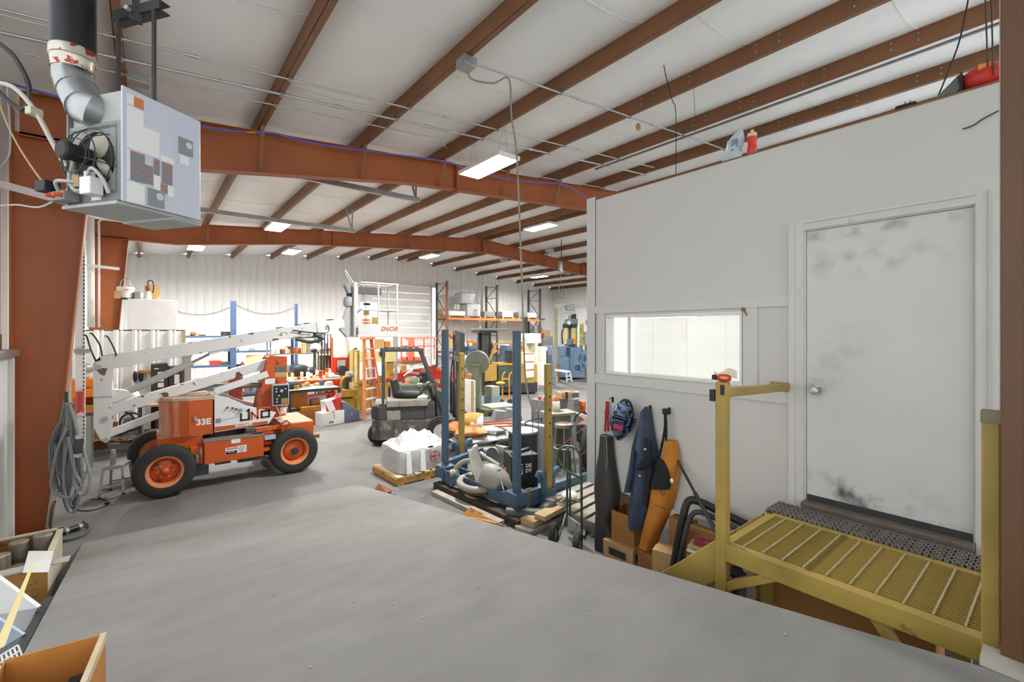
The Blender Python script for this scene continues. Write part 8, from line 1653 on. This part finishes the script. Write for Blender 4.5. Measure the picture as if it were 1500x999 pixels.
mbox('base', 817, 508, 834, 557, 0, 1.2); mbox('base', 834, 510, 851, 557, -.05, 1.2); mbox('column', 829, 468, 848, 510, .5, 1.2, mat('mill teal', '#6a8588', .5, 0, .1, 3)); mbox('crown', 828, 466, 848, 478, .2, 1.2, mat('mill teal', '#6a8588')); mbox('gap', 829, 510, 833, 524, -.06, -.05, m_dark, .0); mbox('panel', 835, 514, 840, 524, -.09, -.05); mbox('panel', 820, 512, 826, 524, -.04, 0)
for u in (829, 841): part('cylinder', G(Mm).cyl((mx(u), .2, mz(505)), (mx(u), .2, mz(478)), .12, n=16), m_cream, ml, sm=True); part('cylinder_cap', G(Mm).cyl((mx(u), .2, mz(480)), (mx(u), .2, mz(474)), .16, n=14), m_dark, ml)
for u, v0, v1 in ((838, 460, 470), (843, 458, 468), (831, 470, 480)): part('top_valve', G(Mm).cyl((mx(u), .5, mz(v1)), (mx(u), .5, mz(v0)), .12, n=12), m_dark, ml)
part('gauge', G(Mm).cyl((mx(833.5), .15, mz(472)), (mx(833.5), .08, mz(472)), .10, n=18), m_wht, ml); part('hose', G(Mm).tube(smooth_path([(mx(826), .2, mz(480)), (mx(823), .2, mz(488)), (mx(824), .2, mz(505))], 4), .04, 7), m_dark, ml, sm=True)
part('amber_guard', G(Mm).ext(mx(839), mx(844), -.05, .05, mz(505), mz(496)), mat('amber guard', '#cf8a34', .4, 0, .1, 4), ml, bev=.02); part('blue_glass', G(Mm).ext(mx(831), mx(838), .0, .1, mz(506), mz(497)), m_bluel, ml)
for (u, v, r_) in ((853, 527, .22), (857, 524, .28), (852, 541, .20), (858, 538, .18)): part('gear_housing', G(Mm).cyl((mx(u), .6, mz(v)), (mx(u), -.05, mz(v)), r_, n=18), m_ml, ml, sm=True)
mbox('side_case', 845, 514, 858, 535, .1, .9); mbox('side_case', 848, 538, 856, 557, -.02, .8); part('handwheel', G(Mm).tube([(mx(846)+.1*math.cos(a*.4), -.1, mz(541)+.1*math.sin(a*.4)) for a in range(16)], .02, 6, True), m_dark, ml)
ep = thing('control_pendant', 'cream electrical control cabinet with buttons right of the blue machine', 'control cabinet', (T(852, 490, 23.3).x, T(852, 490, 23.3).y, 0))
q = T(852, 490, 23.3)
Me = Matrix.Translation(V((q.x, q.y, 0))) @ Matrix.Rotation(-TH, 4, 'Z'); part('case', G(Me).ext(-.12, .12, 0, .3, 1.6, T(850, 474, 23.3).z), m_cream, ep, bev=.01); part('stand', G(Me).ext(-.08, .08, .05, .25, 0, 1.6), m_grey, ep); part('case', G(Me).ext(.15, .42, 0, .3, 1.65, T(858, 486, 23.3).z), mat('cream grey', '#cfcdb9'), ep, bev=.01); part('stand', G(Me).ext(.2, .36, .05, .25, 0, 1.65), m_grey, ep)
for k in range(5): part('button', G(Me).cyl((-.03+.06*(k % 2), 0, 1.8+.16*k), (-.03+.06*(k % 2), -.02, 1.8+.16*k), .03, n=8), (m_rd, m_dark, m_wht)[k % 3], ep)
jb_ = thing('jib_crane', 'pale steel jib crane beam with a chain hoist above the blue machine', 'crane', tuple(T(815, 556, 21)))
q1, q2 = T(814, 449, 21.4), T(870, 447, 21.4); part('beam', G().bar(q1, q2, .12, .22), m_lgrey, jb_); part('post', G().ext(q1.x-.06, q1.x+.06, q1.y-.06, q1.y+.06, 0, q1.z), mat('tan steel', '#a59a7c', .5, 0, .1, 4), jb_)
q = T(835, 449, 21.3); part('hoist', G().box(q+V((0,0,-.05)), (.4, .3, .3), -.6), m_grey, jb_, bev=.03); part('hoist_chain', G().cyl(q+V((0,0,-.2)), q+V((0,0,-.6)), .03, n=8), m_galv, jb_); part('hook_block', G().box(q+V((0,0,-.25)), (.55, .2, .12), -.6), m_lgrey, jb_, bev=.02)
ws_ = thing('step_stand', 'white two-step stand in front of the blue machine', 'step stand', tuple(Zp(833, 560, 0)))
q0, q1, q2, q3 = Zp(830, 561, 0), Zp(838, 561, 0), Zp(808, 553, 0), Zp(816, 553, 0); zt = T(828, 545, 20.8).z
part('top', G().hexa([T(808,543,20.9), T(830,546,20.7), T(836,545,20.9), T(815,542,21.1)]+[p+V((0,0,.05)) for p in (T(808,543,20.9), T(830,546,20.7), T(836,545,20.9), T(815,542,21.1))]), m_wht, ws_)
for tp_, dx in ((T(829.5,546,20.72), .02), (T(835,545.5,20.88), .06), (T(809,543.5,20.9), -.02), (T(815,543,21.05), .02)): part('leg', G().bar(tp_, (tp_.x+dx, tp_.y-dx, 0), .05), m_wht, ws_)
for t in (.35, .7): p1_, p2_ = T(829.5,546,20.72), T(835,545.5,20.88); part('rung', G().bar((p1_.x, p1_.y, p1_.z*(1-t)), (p2_.x, p2_.y, p2_.z*(1-t)), .04), m_wht, ws_)
solo('small_switch', G().box(tuple(Xp(861, 472, XR-.1)), (.1, .25, .3)), m_grey, 'small grey switch box on the right wall above the blue machine', 'switch')
hk = thing('hanging_hook', 'grey pendant control hanging on a wire loop from the far rafter', 'pendant', tuple(T(824, 440, 17.5)))
q = T(821, 396, 17.5); part('body', G().ext(q.x-.08, q.x+.08, q.y-.05, q.y+.05, q.z-.05, q.z+.35), m_grey, hk, bev=.02); q2 = T(822, 424, 17.5); part('wire_loop', G().tube([V((q2.x+.16*math.sin(a*.35), q2.y, q2.z+.25*math.cos(a*.35)-.1)) for a in range(18)], .014, 6, True), m_dark, hk, sm=True); part('cable', G().cyl(q+V((0,0,-.05)), q2+V((0,0,.14)), .012, n=6).cyl(q+V((.05,0,.35)), V((q.x+.05, q.y, zpb(q.x)+.115)), .02, n=6), m_dark, hk)
for i, (u, v, lb) in enumerate(((738, 380, 'small grey box fixed under a purlin left of the ridge beyond the far rafter'), (805, 366, 'small grey box fixed under a purlin at the office corner'), (831, 399, 'small grey box fixed under a purlin beside the pendant control'))):
    rr_ = ray(u, v); rel = rr_; d_ = 16.5
    for _ in range(30): q = T(u, v, d_); d_ = (zpb(q.x)-.04-HC)/rr_.z
    q = T(u, v, d_); solo('junction_box', G().box((q.x, q.y, zpb(q.x)-.07), (.3, .2, .14)), m_lgrey, lb, 'box')
# ---- mid right: compressor cabinets beyond the yellow post
cg, Mg, sg = simple('grey_machine', 'wide grey cabinet with a carton on top beyond the right yellow post', 'cabinet', 814, 584, 846, 618, 9.0, .6, mat('steel grey cabinet', '#7c8083', .5, .1, .08, 4), 0, .01, z0=0)
part('panel_line', G(Mg).ext(-sg[0]/2, sg[0]/2, -sg[1]/2-.004, -sg[1]/2, sg[2]-.12, sg[2]-.11), m_dark, cg); part('side_knob', G(Mg).cyl((sg[0]/2, -.1, sg[2]-.15), (sg[0]/2+.04, -.1, sg[2]-.15), .03, n=10), m_blk, cg)
q = T(824, 583.5, 9.0); zt = cg.location.z+sg[2]; ca, Mca = carton('shipping_carton', 'brown shipping carton with dark tape on the wide grey cabinet', (cg.location.x-.10, cg.location.y-.05, zt), (.26, .2, .13), -.2, m_cardl); part('dark_tape', G(Mca).ext(-.03, .03, -.102, .101, -.0+.001, .132), m_dark, ca); part('swoosh_print', G(Mca).tube(smooth_path([(-.10,-.102,.07),(-.06,-.102,.05),(.06,-.102,.05),(.1,-.102,.075)], 4), .004, 5), m_blkp, ca)
solo('dark_case', G().box((cg.location.x+.14, cg.location.y-.05, zt+.05), (.2, .2, .10), -.1), mat('dark slate case', '#5c5f63', .5, 0, .1, 5), 'dark case beside the shipping carton on the wide grey cabinet', 'case', bev=.008); solo('white_gadget', G().box((cg.location.x+.3, cg.location.y+.0, zt+.045), (.1, .12, .09), .4), m_wht, 'white gadget at the right end of the wide grey cabinet', 'gadget', bev=.01)
simple('orange_bin', 'orange bin right of the wide grey cabinet', 'bin', 846, 588, 855, 606, 9.4, .3, mat('orange bin', '#d9722f', .5, 0, .06, 4), 0, .01, z0=0)
gc_, Mgc, sgc = simple('control_cabinet', 'narrow grey control cabinet left of the right yellow post', 'cabinet', 782, 587, 800, 640, 8.3, .4, mat('mid grey cabinet', '#6f7375', .5, .1, .08, 4), .0, .01, z0=0); part('end_panel', G(Mgc).ext(sgc[0]/2, sgc[0]/2+.01, -.2, .2, .1, sgc[2]), m_lgrey, gc_); part('pilot_lamp', G(Mgc).cyl((0, 0, sgc[2]), (0, 0, sgc[2]+.06), .03, n=10), m_rd, gc_)
q = T(815, 606, 7.8); pmp = thing('bench_machine', 'grey machine with a round motor and steel table behind the yellow post', 'machine', (q.x, q.y, 0)); part('table', G().box(q+V((.1,.05,0)), (.55, .4, .04), -.3), mat('oily steel plate', '#938f80', .4, .3, .15, 6), pmp); part('motor', G().cyl(T(809, 599, 8.0), T(818, 599, 8.0), .13, n=18), m_wgrey, pmp, sm=True); part('motor_end', G().cyl(T(818, 599, 8.0), T(819.5, 599, 8.0), .14, n=18), m_grey, pmp); part('pedestal', G().ext(q.x-.1, q.x+.25, q.y-.1, q.y+.2, 0, q.z-.02), m_grn, pmp); part('bracket', G().bar(T(813, 603, 7.9), T(826, 603, 7.9), .03), m_dark, pmp)
solo('orange_hat', G().ell(T(811, 588, 8.3), (.07, .06, .09), 12, 8).ext(T(811,588,8.3).x-.03, T(811,588,8.3).x+.03, T(811,588,8.3).y-.03, T(811,588,8.3).y+.03, 0, T(811,588,8.3).z), m_brt, 'orange dome-topped post beside the right yellow post', 'post', sm=True)
for i, (u, v, s) in enumerate(((748, 612, .4), (760, 622, .3), (735, 615, .5))): q = Zp(u, v, 0); solo('floor_casting', G().prism([q+V((-s/2,0,0)), q+V((s/2,0,0)), q+V((s*.35,0,.2)), q+V((-s*.3,0,.25))], (.1, s*.6, 0)), m_grey, ('grey sheet-metal tray on the floor right of the scale', 'smallest grey sheet-metal piece on the floor by the right blue post', 'wide grey sheet-metal piece on the floor below the scale')[i], 'metal piece', bev=.01)

# ---- more of the shop's clutter
gm = thing('gear_machine', 'grey green geared machine with a crank behind the forklift steering wheel', 'machine', tuple(Zp(612, 600, 0)))
GD = 12.6; K = lambda u, v, dd=0: T(u, v, GD+dd)
q = K(610, 575); part('body', G().box((q.x, q.y, .45), (.9, .5, .9), -.3), mat('grey green casting', '#6d7468', .55, .2, .2, 6), gm, bev=.04)
part('gearbox', G().lathe([(.16,-.2),(.2,-.15),(.2,.15),(.16,.2)], K(605, 562), (.8,-.6,0), 18), m_grn, gm, sm=True); part('flywheel', G().lathe([(.28,-.03),(.28,.03),(.22,.03),(.20,.01),(.06,.01),(.06,.06)], K(622, 560), (-.63,-.78,0), 24), m_dark, gm, sm=True)
part('crank', G().tube(smooth_path([K(618,555), K(612,548), K(600,546), K(592,551)], 5), .03, 7), m_galv, gm, sm=True); part('pipe_elbow', G().tube(smooth_path([K(590,565), K(594,556), K(602,553)], 5), .05, 8), m_rust, gm, sm=True)
for u, v, m in ((596, 567, m_brt), (615, 568, m_galv), (628, 566, mat('teal paint', '#5f8a7d', .5, 0, .1, 5)), (633, 572, m_dark)): part('valve', G().lathe([(.05,0),(.08,.03),(.08,.10),(.04,.14)], K(u, v, -.2), (0,0,1), 12), m, gm, sm=True)
for i, (u0, u1, m, lb) in enumerate(((152, 205, m_rust, 'brown cable tangle on the floor under the lower link arm'), (175, 220, m_dark, 'dark hose tangle on the floor behind the brown cable tangle'))):
    a, b = Zp(u0, 648-8*i, .03), Zp(u1, 644-8*i, .03); pts = [a.lerp(b, k/15)+V((.10*math.sin(k*2.3+i), .16*math.cos(k*1.7+i), .02*(k % 3))) for k in range(16)]
    solo('cable_tangle', G().tube(smooth_path(pts, 4), .018, 6), m, lb, 'cable', sm=True)
for i, (x, m, nm, lb, sh_) in enumerate(((-.75, m_grey, 'grinder', 'grey grinder at the left end of the steel work bench', 'roll'), (.35, m_brt, 'toolbox', 'small orange tool box toward the right of the steel work bench', 'box'), (.55, m_wht, 'spray_bottle', 'white spray bottle right of the orange tool box on the work bench', 'cyl'), (.75, m_dark, 'black_jug', 'black jug at the right end of the steel work bench', 'cyl'))):
    w_ = .22 if i < 2 else .11; g = {'roll': G().cyl((x-w_/2, 11.6, 1.0), (x+w_/2, 11.6, 1.0), .095, n=14), 'box': G().ext(x-w_/2, x+w_/2, 11.5, 11.7, .9015, 1.06), 'cyl': G().lathe([(w_/2,0),(w_/2,.16),(.02,.22),(.02,.26)], (x, 11.6, .9015), (0,0,1), 12)}[sh_]
    solo(nm, g, m, lb, nm.split('_')[-1], bev=.006 if sh_ == 'box' else 0, sm=sh_ != 'box')
for i, (x, m, lb) in enumerate(((-.6, m_card, 'brown carton on the low shelf at the left of the work bench'), (-.2, m_grey, 'grey bin on the low shelf in the middle of the work bench'), (.3, m_dark, 'dark case on the low shelf at the right of the work bench'))): solo(('carton', 'bin', 'case')[i], G().ext(x-.16, x+.16, 11.42, 11.8, .3315, .56+.05*i), m, lb, ('carton', 'bin', 'case')[i], bev=.006)

random.seed(23)
SH3 = ('box', 'can', 'lump', 'cyl', 'roll')
def litter(n, u0, u1, z, Y, where, grp, lo=.08, hi=.26, cols=None):
    cols = cols or mts
    for i in range(n):
        k = random.randrange(len(cols)); w_ = random.uniform(lo, hi)
        item(('carton', 'tin', 'casting', 'bottle', 'roller')[i % 5], ORD[i]+' '+('box', 'tin', 'lump', 'bottle', 'roller')[i % 5]+' from the left '+where, ('box', 'tin', 'casting', 'bottle', 'roller')[i % 5], u0+(u1-u0)*i/max(1, n-1), w_, random.uniform(.6, 1.4)*w_ if SH3[i % 5] != 'roll' else .1, z, Y+.1*(i % 3), cols[k], SH3[i % 5], grp)
litter(8, 434, 492, .002, 13.2, 'on the floor under the red bench', 'clutter under the red bench', .16, .32)
litter(9, 528, 574, Yp(540, 562, 13.2).z, 13.12, 'on the bed of the yellow press', 'clutter on the yellow press bed', .10, .2)
litter(9, 584, 646, .002, 15.9, 'on the floor under the rear red bench', 'clutter under the rear red bench', .2, .45)
litter(7, 436, 478, SZ_, 12.4, 'along the back of the steel table top', 'clutter on the steel table', .08, .16)
litter(8, 672, 692, Yp(680, 507, 19).z, 19.25, 'on the light blue bench', 'clutter on the light blue bench', .16, .34)
litter(6, 300, 332, Yp(300, 575, SY).z, SY+.25, 'on the lowest left blue shelf', 'clutter on the lowest left blue shelf', .2, .4, [m_dark, m_rust, m_wgrey, m_grn, m_cardl])
litter(6, 352, 392, Yp(360, 575, SY).z, SY+.25, 'on the lowest right blue shelf', 'clutter on the lowest right blue shelf', .2, .4, [m_dark, m_rust, m_wgrey, m_grn, m_cardl])
litter(7, 428, 462, TZ, 14.75, 'behind the black bags on the long table', 'clutter behind the black bags', .10, .2)

g = G()
for u, v in ((402,872),(575,886),(518,882),(860,893),(330,840),(700,860),(620,905),(455,978),(770,846),(1150,930),(240,860),(545,820)):
    r_ = ray(u, v); d_ = 3.0
    for _ in range(40): p = T(u, v, d_); d_ = (HC-zr(p.y))/max(1e-3, -r_.z)*.5+d_*.5
    p = T(u, v, d_); g.box((p.x, p.y, zr(p.y)+.002), (.012, .007, .006), random.uniform(0, 3))
solo('concrete_chips', g, m_wgrey, 'scattered tiny pale chips on the concrete ramp', 'chips', kind='stuff')
